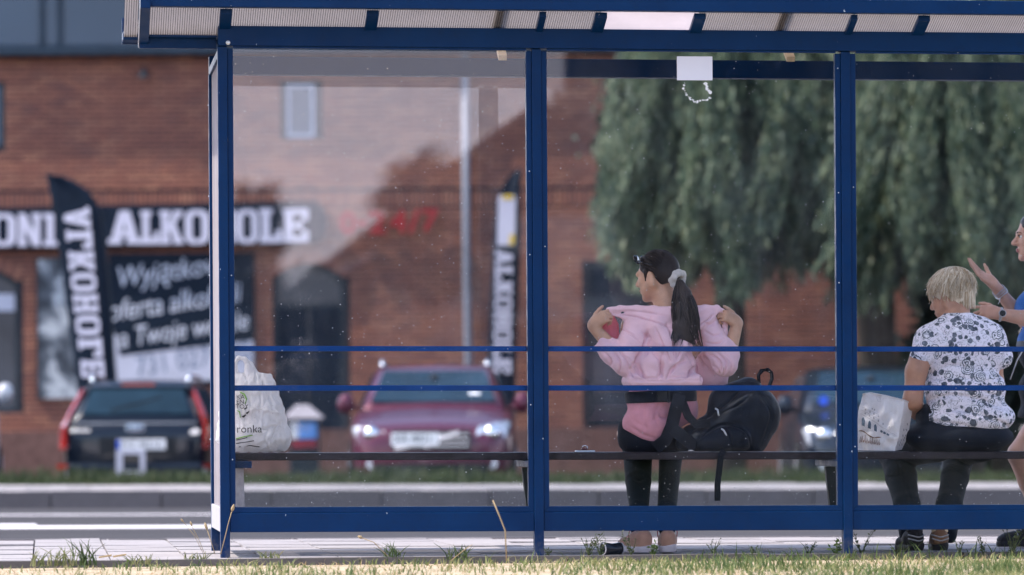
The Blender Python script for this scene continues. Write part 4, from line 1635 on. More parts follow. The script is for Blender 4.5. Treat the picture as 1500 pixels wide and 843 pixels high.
def build_flags():
    rows = [(255, 67, 69), (260, 68, 92), (268, 70, 110), (280, 72, 127), (294, 75, 138), (310, 78, 146), (350, 84, 152), (400, 91, 157), (460, 99, 162), (520, 107, 165), (570, 113, 168), (640, 120, 172), (690, 124, 175)]
    L = []
    tops = [302, 334, 365, 397, 428, 459, 492, 524, 553]
    for i, ch in enumerate('ALKOHOLE'):
        y0, y1 = tops[i] + 3, tops[i + 1] - 1
        xl = 93 + (y0 - 302) * .112
        xr = xl + 38 - i * .6
        # seen from behind: the letters run down the cloth with their heads to the left
        L.append((ch, ((xr, y0), (xr + 2, y1), (xl, y0 + 1))))
    build_flag(55.5, rows, 'tall black feather flag with white letters running down it behind the dark car', L)
    rows = [(248, 759, 763), (256, 748, 763), (268, 739, 762), (284, 731, 761), (310, 726, 761), (350, 722, 760), (420, 719, 758), (500, 716, 755), (560, 714, 753), (640, 713, 752), (690, 713, 752)]
    L = []
    step = (548 - 366) / 8
    for i, ch in enumerate('ALKOHOLE'):
        y0, y1 = 366 + i * step + 1, 366 + (i + 1) * step - 1
        xl = 726 - i * .55
        xr = 751 - i * .35
        L.append((ch, ((xl, y0), (xl, y1), (xr, y0))))
    MAT['flag_yellow'] = simple('flag_yellow', (.62, .42, .05), .6)
    band = [([(730, 288), (733, 286), (754, 286), (756, 290), (754, 360), (728, 360)], 'letterwhite', 0),
            ([(736, 286), (752, 286), (752, 293), (736, 293)], 'flag_yellow', .006),
            ([(747, 344), (754, 344), (753, 359), (745, 359)], 'flag_yellow', .006)]
    build_flag(56.5, rows, 'narrow black feather flag with yellow edged white band behind the red car', L, band)


build_flags()


# ================================================================== cars
def build_car(name, label, paint, Z, px, ground, away=False, turn=0.0, detail='front', rails=True, width=1.86, height=1.48, cat='car'):
    """an estate car; local y runs from the front bumper (0) to the back (4.6). It stands so that the near end is at depth Z"""
    a = (px - 750.0) / FPX
    Ln = 4.6
    base = CAM + FV * (Z + (Ln if away else 0)) + RV * (a * Z)
    r = thing(name, label, cat, (base.x, base.y, ground), -math.atan(TANP) + (math.pi if away else 0) + turn)
    W = width / 2
    k = height / 1.48
    pm = MAT[paint]
    st = [(0.0, .62, .28, .56), (.03, .76, .23, .66), (.12, .86, .19, .74), (.35, .96, .18, .82), (.8, .985, .18, .90), (1.3, .99, .18, .975), (2.0, 1.0, .18, .97), (3.4, 1.0, .18, .985), (4.1, .985, .19, 1.0),
          (4.42, .95, .22, 1.0), (4.55, .90, .26, .93), (4.60, .80, .32, .82)]
    rows = []
    for y, w, zb, zt in st:
        w *= W
        zb, zt = zb * k, zt * k
        prof = [(-w * .84, zb), (-w * .97, zb + .08), (-w, (zb + zt) / 2 - .05), (-w * .995, zt - .12), (-w * .95, zt - .02), (-w * .80, zt + .005), (-w * .4, zt + .03)]
        rows.append([(x, y, z) for x, z in prof] + [(0, y, zt + .038)] + [(-x, y, z) for x, z in prof[::-1]])
    mb = MB().grid(rows)
    n = len(rows[0])
    mb.f.append(tuple(range(n)))
    mb.f.append(tuple(len(mb.v) - n + i for i in reversed(range(n))))
    mb.build('body', pm, r, smooth=True, sub=1)
    g = [(1.22, .80, .955, .78, .975), (1.6, .82, .95, .72, 1.19), (2.05, .84, .95, .66, 1.415), (2.5, .845, .95, .665, 1.465), (3.3, .85, .95, .66, 1.47), (3.95, .845, .96, .64, 1.445), (4.12, .83, .97, .62, 1.40), (4.42, .79, .98, .70, 1.12), (4.5, .77, .97, .74, 1.0)]
    rows = []
    for y, wb, zb, wt, zt in g:
        wb, wt, zb, zt = wb * W / .93 * 1.0, wt * W / .93, zb * k, zt * k
        prof = [(-wb, zb), (-(wb * .55 + wt * .45), zb + (zt - zb) * .5), (-wt, zt - .03), (-wt * .86, zt)]
        rows.append([(x, y, z) for x, z in prof] + [(0, y, zt + .02)] + [(-x, y, z) for x, z in prof[::-1]])
    mb = MB().grid(rows)
    n = len(rows[0])
    mb.f.append(tuple(range(n)))
    mb.f.append(tuple(len(mb.v) - n + i for i in reversed(range(n))))
    mb.build('roof', pm, r, smooth=True)

    def panel(pname, pts, mat, off, parent=r):
        m_ = MB()
        p = [Vector(v) for v in pts]
        nn = (p[1] - p[0]).cross(p[2] - p[0]).normalized()
        m_.add([v + nn * off for v in p] + [v + nn * (off - .02) for v in p],
               [tuple(range(len(p))), tuple(reversed(range(len(p), 2 * len(p))))] + [(i, (i + 1) % len(p), len(p) + (i + 1) % len(p), len(p) + i) for i in range(len(p))])
        return m_.build(pname, mat, parent, bevel=.006)
    gl = MAT['car_glass']
    s = W / .93
    panel('windshield', [(-.70 * s, 1.30, 1.035 * k), (.70 * s, 1.30, 1.035 * k), (.575 * s, 2.0, 1.39 * k), (-.575 * s, 2.0, 1.39 * k)], gl, .022)
    panel('rear_window', [(.66 * s, 4.47, 1.05 * k), (-.66 * s, 4.47, 1.05 * k), (-.56 * s, 4.19, 1.35 * k), (.56 * s, 4.19, 1.35 * k)], gl, .03)
    for sd in (-1, 1):
        for y0, y1, y2, y3 in ((1.75, 2.55, 2.55, 2.18), (2.65, 3.45, 3.40, 2.65), (3.55, 4.2, 4.0, 3.52)):
            pts = [(sd * .835 * s, y0, 1.0 * k), (sd * .84 * s, y1, 1.0 * k), (sd * .695 * s, y2, 1.38 * k), (sd * .695 * s, y3, 1.38 * k)]
            panel('side_window', pts if sd > 0 else pts[::-1], gl, .012)
        if rails:
            m_ = MB().tube([(sd * .60 * s, 2.2, 1.46 * k), (sd * .605 * s, 2.3, 1.515 * k), (sd * .60 * s, 3.75, 1.525 * k), (sd * .59 * s, 3.9, 1.46 * k)], .024, 8)
            m_.build('roof_rail', MAT['chrome'], r, smooth=True)
        mm = MB()
        c = Vector((sd * (W + .07), 1.62, 1.03 * k))
        mm.tube([c + Vector((0, -.05, 0)), c + Vector((0, .0, 0)), c + Vector((0, .07, 0))], [.07, .10, .085], 10, flat=1.25)
        mm.tube([c + Vector((-sd * .16, .05, -.06)), c + Vector((0, .03, -.02))], .025, 6)
        mm.build('wing_mirror', pm if paint != 'car_navy' else MAT['plastic_black'], r, smooth=True)
        for y in (.86, 3.62):
            x = sd * (W - .11)
            w_ = MB().tube([(x - .11, y, .315), (x - .10, y, .315), (x + .10, y, .315), (x + .11, y, .315)], [.28, .315, .315, .28], 22).build('wheel', MAT['tyre'], r)
            MB().tube([(x + sd * .112, y, .315), (x + sd * .118, y, .315)], .20, 18).build('rim', MAT['alloy'], w_)
    MB().box(-W * .8, W * .8, .3, 4.3, .16, .4).build('underbody', MAT['plastic_black'], r)
    if detail == 'front':
        for sd in (-1, 1):
            pts = [(sd * .47, .06, .60), (sd * .80, .20, .62), (sd * .865, .40, .78), (sd * .82, .30, .80), (sd * .50, .085, .74)]
            hl = panel('headlight', pts if sd > 0 else pts[::-1], MAT['lamp_clear'], .045)
            cx = Vector((sd * .66, .075, .69))
            MB().tube([cx + Vector((0, .05, 0)), cx, cx + Vector((0, -.02, 0))], [.09, .085, .05], 14).build('lamp', MAT['chrome'], hl, smooth=True)
            cx = Vector((sd * .66, .04, .36))
            MB().tube([cx + Vector((0, .06, 0)), cx + Vector((0, -.01, 0))], [.07, .06], 12).build('fog_lamp', MAT['lamp_clear'], r)
        gr = MB().box(-.43, .43, -.035, .04, .50, .73).build('grille', MAT['plastic_black'], r, bevel=.02)
        for z in (.55, .61, .67):
            MB().box(-.41, .41, -.046, -.0355, z, z + .016).build('grille_bar', MAT['chrome'], gr)
        m_ = MB().bar((-.40, -.052, .53), (.30, -.052, .70), .02, .045)
        m_.tube([(.0 - .05, -.047, .61), (-.05, -.062, .61)], .075, 16)
        m_.build('badge', MAT['chrome'], gr)
        MB().box(-.62, .62, -.02, .03, .235, .36).build('lower_grille', MAT['plastic_black'], r, bevel=.01)
        pl = MB().box(-.44, .08, -.075, -.060, .565, .70).build('number_plate', MAT['plate'], r, bevel=.004)
        sk = MB().box(-.40, .40, -.035, .0, .165, .225).build('skid_plate', MAT['alloy'], r, bevel=.01)
        me = text_mesh('plate_lettering', 'KR 4821', .115, MAT['plastic_black'])
        put_text('plate_lettering', me, pl, (-.40, -.0765, .60), (1, 0, 0), (0, 0, 1))
        mm = MB().obox((.46, 1.44, 1.13), (.12, .004, .10), Matrix.Rotation(-.9, 3, 'X'))
        mm.build('windscreen_sticker', MAT['plate'], r)
        mm = MB().tube([(.0, 1.85, 1.32), (.0, 1.80, 1.28)], .06, 8)
        mm.build('rear_view_mirror', MAT['plastic_black'], r)
    else:
        # tall tail lamps running up the rear pillars
        for sd in (-1, 1):
            pts = [(sd * .625, 4.13, 1.38), (sd * .66, 4.10, 1.37), (sd * .80, 4.36, 1.08), (sd * .885, 4.34, .93), (sd * .895, 4.42, .66), (sd * .80, 4.56, .66), (sd * .81, 4.535, .93), (sd * .765, 4.45, 1.06)]
            m_ = MB()
            p = [Vector(v) for v in pts]
            ctr = sum(p, Vector()) / len(p)
            off = Vector((sd * .018, .035, .0))
            quads = [(0, 1, 2, 7), (7, 2, 3, 6), (6, 3, 4, 5)]
            if sd < 0:
                quads = [q_[::-1] for q_ in quads]
            m_.add([v + off for v in p] + [v - off for v in p], quads + [tuple(i + 8 for i in q_[::-1]) for q_ in quads] + [(i, (i + 1) % 8, 8 + (i + 1) % 8, 8 + i) for i in range(8)])
            tl = m_.build('tail_light', MAT['lamp_red'], r, bevel=.008)
            MB().obox((sd * .83, 4.515, .69), (.10, .03, .03), Matrix.Rotation(-sd * .5, 3, 'Z')).build('reversing_lamp', MAT['lamp_clear'], tl)
            MB().obox((sd * .86, 4.50, .46), (.16, .05, .05), Matrix.Rotation(-sd * .55, 3, 'Z')).build('reflector', MAT['lamp_red'], r)
            MB().obox((sd * .72, 4.585, .36), (.20, .05, .16), Matrix.Rotation(-sd * .3, 3, 'Z')).build('exhaust_trim', MAT['alloy'], r)
        MB().obox((0, 4.15, 1.425), (.40, .03, .028)).build('brake_light', MAT['lamp_red'], r)
        MB().box(-.66, .66, 4.10, 4.20, 1.385, 1.402).build('spoiler', pm, r, bevel=.006)
        MB().obox((.0, 4.50, 1.19), (.62, .015, .02), Matrix.Rotation(.25, 3, 'Y')).build('wiper', MAT['plastic_black'], r)
        MB().box(-.72, .72, 4.590, 4.603, .962, .972).build('trim_strip', MAT['alloy'], r)
        m_ = MB()
        for q_ in (-.06, .0, .06):
            m_.tube([(q_ + .042 * math.cos(t), 4.612, .90 + .042 * math.sin(t)) for t in np.linspace(0, 6.28, 13)], .010, 5, False)
        m_.build('badge', MAT['chrome'], r)
        me = text_mesh('badge_lettering', 'KOMBI', .075, MAT['chrome'])
        m_ = MB().tube([(-.70, 4.60, .86), (-.70, 4.61, .86)], .06, 12, flat=.55)
        m_.build('badge', MAT['chrome'], r)
        for q_ in range(6):
            MB().box(.53 + q_ * .04, .56 + q_ * .04, 4.598, 4.608, .865, .90).build('badge_letter', MAT['chrome'], r)
        bump = MB().box(-.80, .80, 4.52, 4.64, .24, .50).build('bumper', pm, r, bevel=.05, seg=3)
        rec = MB().box(-.48, .42, 4.600, 4.622, .60, .80).build('plate_recess', MAT['plastic_black'], r)
        pl = MB().box(-.36, .22, 4.6225, 4.63, .655, .775).build('number_plate', MAT['plate'], r, bevel=.003)
        MB().box(.178, .219, 4.6305, 4.633, .660, .770).build('plate_flag', MAT['eu_blue'], pl)
        me = text_mesh('plate_lettering', 'WZ 4821A', .105, MAT['plastic_black'])
        put_text('plate_lettering', me, pl, (.17, 4.6315, .68), (-1, 0, 0), (0, 0, 1))
        # pale square tow bracket frame under the plate
        m_ = MB()
        for q_ in ((-.12, -.06, .36, .652), (.14, .22, .36, .652), (-.059, .139, .36, .41), (-.059, .139, .60, .652)):
            m_.box(q_[0], q_[1], 4.645, 4.665, q_[2], q_[3])
        m_.build('tow_frame', MAT['bandgrey'], r)
    return r


def build_cars():
    def gnd(Z, px, dz=0):
        return 0
    build_car('parked_car', 'dark red estate car with silver roof rails parked facing the road', 'car_red', 46.7, 632, -.165)
    build_car('parked_car', 'charcoal estate car parked with its red tail lights towards the road', 'car_navy', 50.0, 198, -.30, away=True, detail='rear', width=1.80)
    build_car('parked_car', 'silver van at the left end of the row with only its grey mirror in view', 'car_silver', 47.5, -134, -.2, turn=.15, width=2.1, height=1.75, rails=False, cat='van')
    c = build_car('parked_car', 'dark blue car with round bright headlamps parked behind the older woman', 'car_black', 47.0, 1296, -.21, rails=False, width=1.85)
    # blue disc behind its windscreen
    for o in list(c.children):
        if o.name.startswith('windscreen_sticker'):
            o.data = MB().tube([(-.58, 1.262, 1.08), (-.58, 1.25, 1.08)], .055, 12).mesh('windscreen_disc', MAT['blue_lens'])
            o.name = 'windscreen_disc'


build_cars()


# ================================================================== trees
def leaf_quads(C, D, ln, wd):
    """leaf faces at centres C along directions D"""
    n = len(C)
    side = np.cross(D, RNG.normal(size=(n, 3)))
    side /= np.linalg.norm(side, axis=1, keepdims=True) + 1e-9
    l = (ln * RNG.uniform(.6, 1.3, n))[:, None] * .5
    w = (wd * RNG.uniform(.6, 1.3, n))[:, None] * .5
    V = np.stack([C - D * l, C + side * w, C + D * l, C - side * w], 1).reshape(-1, 3)
    F = np.arange(4 * n).reshape(n, 4)
    return V, F


def build_willow(px, Z, radius, top, bottom, n_str, label, seed, lean=0.0):
    rg = np.random.default_rng(seed)
    base = CAM + FV * Z + RV * ((px - 750) / FPX * Z)
    gx = ground_z(base.x, base.y)
    r = thing('willow_tree', label, 'tree', (base.x, base.y, gx), 0, 'weeping willows behind the shelter')
    trunk = [(.05, 0, -.2), (.0, .03, 1.2), (-.05, .05, 2.4), (.03, 0, 3.6)]
    mb = MB().tube(trunk, [.19, .15, .13, .11], 12)
    mb.build('trunk', MAT['bark'], r, smooth=True)
    lim = MB()
    for i in range(7):
        az = i * 2.4 + rg.uniform(-.4, .4)
        R_ = radius * rg.uniform(.35, .6)
        lim.tube([(0, 0, 3.5), (math.cos(az) * R_ * .3, math.sin(az) * R_ * .3, 4.8), (math.cos(az) * R_ * .6, math.sin(az) * R_ * .6, top - .9), (math.cos(az) * R_, math.sin(az) * R_, top - .4)], [.09, .05, .03, .015], 6)
    lim.build('limb', MAT['bark'], r, smooth=True)
    Cs, Ds = [], []
    # boughs, each a curtain of strands with gaps between
    n_b = 46
    boughs = []
    for i in range(n_b):
        az = i * 2.399 + rg.uniform(-.3, .3)
        rad = radius * math.sqrt((i + .5) / n_b) * rg.uniform(.9, 1.08)
        boughs.append((math.cos(az) * rad, math.sin(az) * rad, rad, az, top - 1.7 * (rad / radius) ** 2 + rg.uniform(-.6, .5),
                       bottom + rg.uniform(-.25, .75) + .5 * (1 - rad / radius) + (rg.uniform(.5, 2.0) if rg.random() < .25 else 0), rg.uniform(-.85, .85) + lean))
    for i in range(n_str):
        bx, by, rad, az, zt, zb, sw = boughs[int(n_b * rg.random() ** .8)]
        zt2, zb2 = zt + rg.uniform(-.5, .4), zb + rg.uniform(-.12, .55) + (rg.uniform(.3, 1.8) if rg.random() < .35 else 0)
        m = max(8, int((zt2 - zb2) * 19))
        t = np.linspace(0, 1, m)
        ox, oy = rg.normal(0, .13), rg.normal(0, .13)
        fan = .35 + .65 * t
        x = bx * (.84 + .22 * np.sqrt(t)) + ox * fan + sw * t ** 1.5 * .7 + rg.normal(0, .022, m)
        y = by * (.84 + .22 * np.sqrt(t)) + oy * fan + rg.normal(0, .022, m)
        z = zt2 + (zb2 - zt2) * t
        C = np.stack([x, y, z], 1)
        D = np.stack([rg.normal(sw * .3, .26, m), rg.normal(0, .26, m), np.full(m, -1.0)], 1)
        D /= np.linalg.norm(D, axis=1, keepdims=True)
        for rep in range(3):
            Cs.append(C + rg.normal(0, .032, (m, 3)))
            Ds.append(D)
    C, D = np.concatenate(Cs), np.concatenate(Ds)
    V, F = leaf_quads(C, D, .16, .033)
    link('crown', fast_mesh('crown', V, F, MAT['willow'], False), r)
    return r


def build_bushy(px, Z, radius, zc, hz, n, label, seed, name='broadleaf_tree', group='dense trees beyond the willows', world=None):
    rg = np.random.default_rng(seed)
    base = CAM + FV * Z + RV * ((px - 750) / FPX * Z) if world is None else Vector(world)
    gx = ground_z(base.x, base.y)
    r = thing(name, label, 'tree', (base.x, base.y, gx), 0, group)
    mb = MB().tube([(0, 0, -.2), (.05, 0, zc * .5), (0, .05, zc)], [.24, .18, .10], 10)
    for i in range(6):
        az = i * 1.05
        mb.tube([(0, 0, zc * .45), (math.cos(az) * radius * .4, math.sin(az) * radius * .4, zc * .9), (math.cos(az) * radius * .75, math.sin(az) * radius * .75, zc + hz * .3)], [.08, .05, .02], 6)
    mb.build('trunk', MAT['bark'], r, smooth=True)
    cl = rg.normal(size=(70, 3))
    cl /= np.linalg.norm(cl, axis=1, keepdims=True)
    cl *= (rg.uniform(.35, 1, 70) ** .5)[:, None] * np.array([radius, radius, hz])
    cl[:, 2] += zc
    k = rg.integers(0, 70, n)
    C = cl[k] + rg.normal(0, 1, (n, 3)) * np.array([.22, .22, .18]) * radius * .55
    D = rg.normal(size=(n, 3))
    D /= np.linalg.norm(D, axis=1, keepdims=True)
    V, F = leaf_quads(C, D, .20, .12)
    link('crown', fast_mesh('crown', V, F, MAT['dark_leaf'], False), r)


def build_trees():
    build_willow(1068, 54, 1.72, 6.6, 2.55, 1300, 'weeping willow with long hanging strands seen through the middle pane', 3, .0)
    build_willow(1420, 53, 1.45, 6.8, 2.35, 1050, 'weeping willow with strands hanging over the older woman', 8, -.25)
    build_willow(1275, 58, 1.5, 7.0, 3.3, 900, 'darker weeping willow standing between and behind the other two', 5, .1)
    for i, (px, Z, rad, zc, hz) in enumerate(((1070, 60.5, 1.6, 5.3, 1.9), (1290, 61, 1.8, 5.3, 2.0), (1530, 60, 2.0, 4.7, 2.3), (1470, 62.5, 1.35, 2.6, 2.0), (1402, 66.5, 1.25, 2.9, 2.7))):
        build_bushy(px, Z, rad, zc, hz, 16000, ['dense dark tree directly behind the widest willow', 'dense dark tree behind the darker middle willow', 'dense dark tree at the far right behind the standing woman', 'low dark tree behind the older woman, its crown near the ground', 'low dark tree just right of the brick wall end'][i], 20 + i)


build_trees()


# ================================================================== what stands behind the photographer and shows only as reflections in the glass, with some pieces added for them
def build_behind():
    r = thing('house', 'pale gabled house across the grass, mirrored in the left pane of the shelter', 'house', (9.0, -62, 0), 0)
    w, d, e, a = 3.9, 9.0, 3.9, 6.9
    mb = MB()
    pts = [(-w, 0), (w, 0), (w, e), (0, a), (-w, e)]
    mb.prism(pts, lambda u, v, q: (u, q, v), -d, 0)
    mb.build('wall', simple('house_wall', (.06, .042, .040), .9), r)
    for s in (-1, 1):
        m = MB()
        p0, p1 = Vector((0, 0, a + .02)), Vector((s * (w + .5), 0, e - .36))
        vs = []
        for y in (-d - .4, .4):
            for p in (p0, p1):
                for dz in (.0, .16):
                    vs.append((p.x, y, p.z + dz))
        m.add(vs, [(0, 1, 3, 2), (4, 6, 7, 5), (0, 2, 6, 4), (1, 5, 7, 3), (2, 3, 7, 6), (0, 4, 5, 1)])
        m.build('roof', MAT['rooftile'], r)
    for x in (-2.8, 1.0):
        f = MB().box(x, x + 1.5, .0, .05, 1.0, 2.4).build('window', MAT['frame_light'], r)
        MB().box(x + .08, x + 1.42, .051, .06, 1.08, 2.32).build('pane', MAT['pane'], f)
    # pale rendered bay of the house front and a white rake board, where the panes mirror them
    def mir(px, py, d=0.0):
        q = P(px, py, 61.9 - d)
        return Vector((q.x - 9.0, -q.y + 62, q.z))
    a, b = mir(652, 470), mir(905, 312)
    o = MB().box(a.x, b.x, .001, .10, a.z, b.z).build('pale_wall', MAT['render_white'], r)
    c, e = mir(720, 455), mir(790, 372)
    MB().box(c.x, e.x, .101, .13, c.z, e.z).build('window', MAT['frame_dark'], r)
    c, e = mir(862, 432), mir(905, 392)
    MB().box(c.x, e.x, .101, .13, c.z, e.z).build('window', MAT['frame_dark'], r)
    c, e = mir(652, 540), mir(700, 471)
    MB().box(c.x, e.x, .001, .12, c.z, e.z).build('pale_pier', MAT['render_white'], r)
    MB().bar(mir(645, 326, .3), mir(398, 442, .3), .06, .17).build('rake_board', MAT['render_white'], r)
    r = thing('reflection_block', 'large dark block added unseen behind the photographer, mirrored in the right panes', 'building', (23.5, -66, 0), 0)  # unseen block added so that the right panes mirror something dark
    w, h = 12.3, 15.0
    MB().box(-w, w, -12, 0, 0, h).build('wall', simple('block_wall', (.045, .042, .042), .9), r)
    for j in range(5):
        for i in range(9):
            x, z = -w + 1.3 + i * 2.6, 1.0 + j * 2.9
            f = MB().box(x, x + 1.3, .0, .04, z, z + 1.4).build('window', MAT['frame_dark'], r)
            MB().box(x + .08, x + 1.22, .041, .05, z + .08, z + 1.32).build('pane', MAT['signblack'], f)
    MB().box(-w - .3, w + .3, -12.3, .3, h + .002, h + .4).build('roof', MAT['gutter'], r)
    for i, (x, y, rad, zc, hz, lb) in enumerate(((1.2, -60, 2.6, 2.3, 1.9, 'broad low tree left of the gabled house, mirrored in the left pane'), (4.6, -61, 2.2, 2.0, 1.7, 'smaller low tree against the gabled house, mirrored in the left pane'),
                                                 (3.1, -58, .55, 3.6, 2.0, 'narrow pointed tree, mirrored beside the upper shop window'),
                                                 (6.3, -57.5, 1.0, 4.3, 1.3, 'round tree added to break up the mirrored edge of the house gable'))):  # last tree added only to break the straight gable line in the reflection
        build_bushy(0, 0, rad, zc, hz, 6000, lb, 40 + i, 'broadleaf_tree', 'trees behind the photographer', (x, y, 0))


build_behind()

# ================================================================== people
def people_materials():
    def skin(name, c):
        m, t = new_mat(name)
        v = t.wpos()
        cc = t.ramp(t.noise(v, 26, 4), [(.3, sc(c, .88)), (.7, sc(c, 1.1))])
        b = t.n('BsdfPrincipled', Base_Color=cc, Roughness=.5)
        b.inputs['Subsurface Weight'].default_value = .12
        b.inputs['Subsurface Radius'].default_value = (.012, .005, .003)
        t.set(b.inputs['Normal'], t.n('Bump', Strength=.12, Distance=.004, Height=t.noise(v, 160, 3)))
        t.surf(b)
        return m
    MAT['skin'] = skin('skin_warm', (.52, .30, .20))
    MAT['skin2'] = skin('skin_tanned', (.43, .225, .15))
    MAT['skin3'] = skin('skin_fair', (.50, .28, .205))

    def cloth(name, c, var=.12, bump=.35, scale=420, rough=.85, tr=0.0, sheen=.25, coarse=.25):
        m, t = new_mat(name)
        v = t.wpos()
        cc = t.ramp(t.noise(v, 14, 5, .6), [(.3, sc(c, 1 - var)), (.7, sc(c, 1 + var))])
        b = t.n('BsdfPrincipled', Base_Color=cc, Roughness=rough)
        b.inputs['Sheen Weight'].default_value = sheen
        b.inputs['Specular IOR Level'].default_value = .15
        h = t.math('ADD', t.noise(v, scale, 2), t.math('MULTIPLY', t.noise(t.wpos((1, 1, .6)), 17, 4, .55, .6), coarse * 12))
        t.set(b.inputs['Normal'], t.n('Bump', Strength=bump, Distance=.006, Height=h))
        if tr:
            tl = t.n('BsdfTranslucent', Color=cc)
            mx = t.n('MixShader', i0=tr)
            t.set(mx.inputs[1], b)
            t.set(mx.inputs[2], tl)
            t.surf(mx)
        else:
            t.surf(b)
        return m
    MAT['pink'] = cloth('pink_sweatshirt', (.82, .54, .61), .05)
    MAT['lining'] = cloth('coral_lining', (.74, .26, .31), .08, tr=.5)  # coral carries the glow of light through the cloth; laces share it
    MAT['tee'] = cloth('rose_tee', (.56, .26, .32), .12, sheen=.1)
    MAT['leggings'] = cloth('black_leggings', (.005, .009, .018), .2, .15, sheen=.05)
    MAT['trousers'] = cloth('black_trousers', (.007, .011, .020), .2, .2, sheen=.05)
    MAT['pack'] = cloth('black_nylon', (.007, .012, .022), .2, .35, 300, .55, sheen=.1, coarse=.35)
    MAT['strap'] = cloth('black_webbing', (.005, .008, .015), .2, .3, 300, .7, sheen=.05)
    MAT['bluetop'] = cloth('blue_top', (.004, .095, .36), .1, .2, rough=.7, sheen=.1)
    MAT['skirt'] = cloth('black_skirt', (.006, .010, .018), .2, .15, sheen=.05)
    MAT['shoe_beige'] = cloth('beige_suede', (.52, .31, .24), .15, .3, 260, .8)
    MAT['shoe_sole'] = simple('pale_rubber', (.62, .58, .66), .7, var=.08)
    MAT['shoe_black'] = cloth('black_shoe', (.022, .022, .026), .2, .3, 200, .6, sheen=.05)
    MAT['shoe_tan'] = cloth('tan_leather', (.20, .115, .075), .2, .3, 200, .6, sheen=.05)
    MAT['shoe_grey'] = simple('grey_trim', (.36, .37, .40), .6)
    MAT['scrunchie'] = cloth('velvet_grey', (.50, .48, .46), .12, .5, 200)
    MAT['eye'] = simple('eye_white', (.75, .73, .7), .25)
    MAT['iris'] = simple('iris', (.03, .02, .015), .2)
    MAT['lip'] = simple('lips', (.36, .12, .11), .45)
    MAT['lash'] = simple('brow_hair', (.03, .022, .02), .8)

    def hair(name, a, b_, c, rough=.42, spec=.3):
        m, t = new_mat(name)
        r = t.n('NewGeometry').outputs['Random Per Island']
        st = t.noise(t.pos('Object', (60, 60, 9)), 1.0, 4, .6, .4)
        k = t.math('ADD', t.math('MULTIPLY', r, .75), t.math('MULTIPLY', st, .42))
        cc = t.ramp(k, [(.25, a), (.55, b_), (.85, c)])
        p = t.n('BsdfPrincipled', Base_Color=cc, Roughness=rough)
        p.inputs['Specular IOR Level'].default_value = spec
        t.set(p.inputs['Normal'], t.n('Bump', Strength=.55, Distance=.004, Height=st))
        t.surf(p)
        return m
    MAT['hair_dark'] = hair('dark_hair', (.006, .006, .009), (.020, .016, .017), (.060, .046, .042), .55, .16)
    MAT['hair_blonde'] = hair('blonde_hair', (.40, .295, .19), (.60, .48, .345), (.80, .715, .59), .5, .2)
    MAT['hair_brown'] = hair('brown_hair', (.02, .014, .012), (.045, .028, .022), (.09, .06, .045))

    # floral blouse: charcoal line-drawn roses and leaves on white
    m, t = new_mat('floral_cloth')
    v = t.pos('Object', (1, .75, 1))
    wob = t.n('TexNoise', Vector=v, Scale=22.0, Detail=3.0)
    vv = t.n('VectorMath', {'operation': 'MULTIPLY_ADD'}, i0=wob.outputs['Color'], i1=(.022, .022, .022), i2=v).outputs[0]
    vo = t.n('TexVoronoi', Vector=vv, Scale=14.5)
    d = vo.outputs['Distance']
    pick = t.n('SeparateColor', Color=vo.outputs['Color'])
    p1, p2 = pick.outputs[0], pick.outputs[1]
    rings = t.math('GREATER_THAN', t.math('SINE', t.math('ADD', t.math('MULTIPLY', d, 46.0), t.math('MULTIPLY', t.noise(v, 34, 3), 13.0))), .34)
    inr = t.math('LESS_THAN', d, t.math('ADD', .34, t.math('MULTIPLY', p2, .16)))
    rose = t.math('MULTIPLY', rings, inr)
    rose = t.math('MULTIPLY', rose, t.math('LESS_THAN', p1, .84))
    vl = t.n('TexVoronoi', Vector=vv, Scale=36.0)
    pl = t.n('SeparateColor', Color=vl.outputs['Color'])
    leaf = t.math('MULTIPLY', t.math('LESS_THAN', vl.outputs['Distance'], t.math('ADD', .12, t.math('MULTIPLY', pl.outputs[1], .5))), t.math('GREATER_THAN', pl.outputs[0], .40))
    leaf = t.math('MULTIPLY', leaf, t.math('GREATER_THAN', d, .30))
    squig = t.math('LESS_THAN', t.math('ABSOLUTE', t.math('SUBTRACT', t.noise(v, 34, 3, .55, 1.2), .5)), .016)
    big = t.math('MULTIPLY', t.math('LESS_THAN', d, .30), t.math('GREATER_THAN', p1, .84))
    shade = t.ramp(t.noise(v, 60, 3), [(.4, (.9, .88, .94)), (.65, (.50, .52, .60))])
    ink = t.ramp(t.noise(v, 50, 3), [(.35, (.03, .042, .065)), (.7, (.19, .21, .26))])
    base = t.mix(t.math('MULTIPLY', inr, .75), (.78, .74, .83), shade)
    mask = t.math('MAXIMUM', t.math('MAXIMUM', rose, leaf), t.math('MAXIMUM', t.math('MULTIPLY', squig, .8), big))
    c = t.mix(mask, base, ink)
    b = t.n('BsdfPrincipled', Base_Color=c, Roughness=.75)
    t.set(b.inputs['Normal'], t.n('Bump', Strength=.25, Distance=.006, Height=t.math('MULTIPLY', t.noise(t.wpos((1, 1, .6)), 15, 4, .55, .6), 3.0)))
    t.surf(b)
    MAT['floral'] = m


people_materials()


def pt(px, py, y):
    return np.array(P(px, py, y))


def attach(o, root):
    """keep a mesh modelled in place while it moves with its thing"""
    o.parent = root
    o.matrix_parent_inverse = Matrix.Translation(root.location).inverted()
    return o


def basis(fwd, up=(0, 0, 1)):
    """columns: side, forward, up"""
    f = Vector(fwd).normalized()
    s = f.cross(Vector(up)).normalized()
    u = s.cross(f)
    return np.array([[s.x, f.x, u.x], [s.y, f.y, u.y], [s.z, f.z, u.z]])


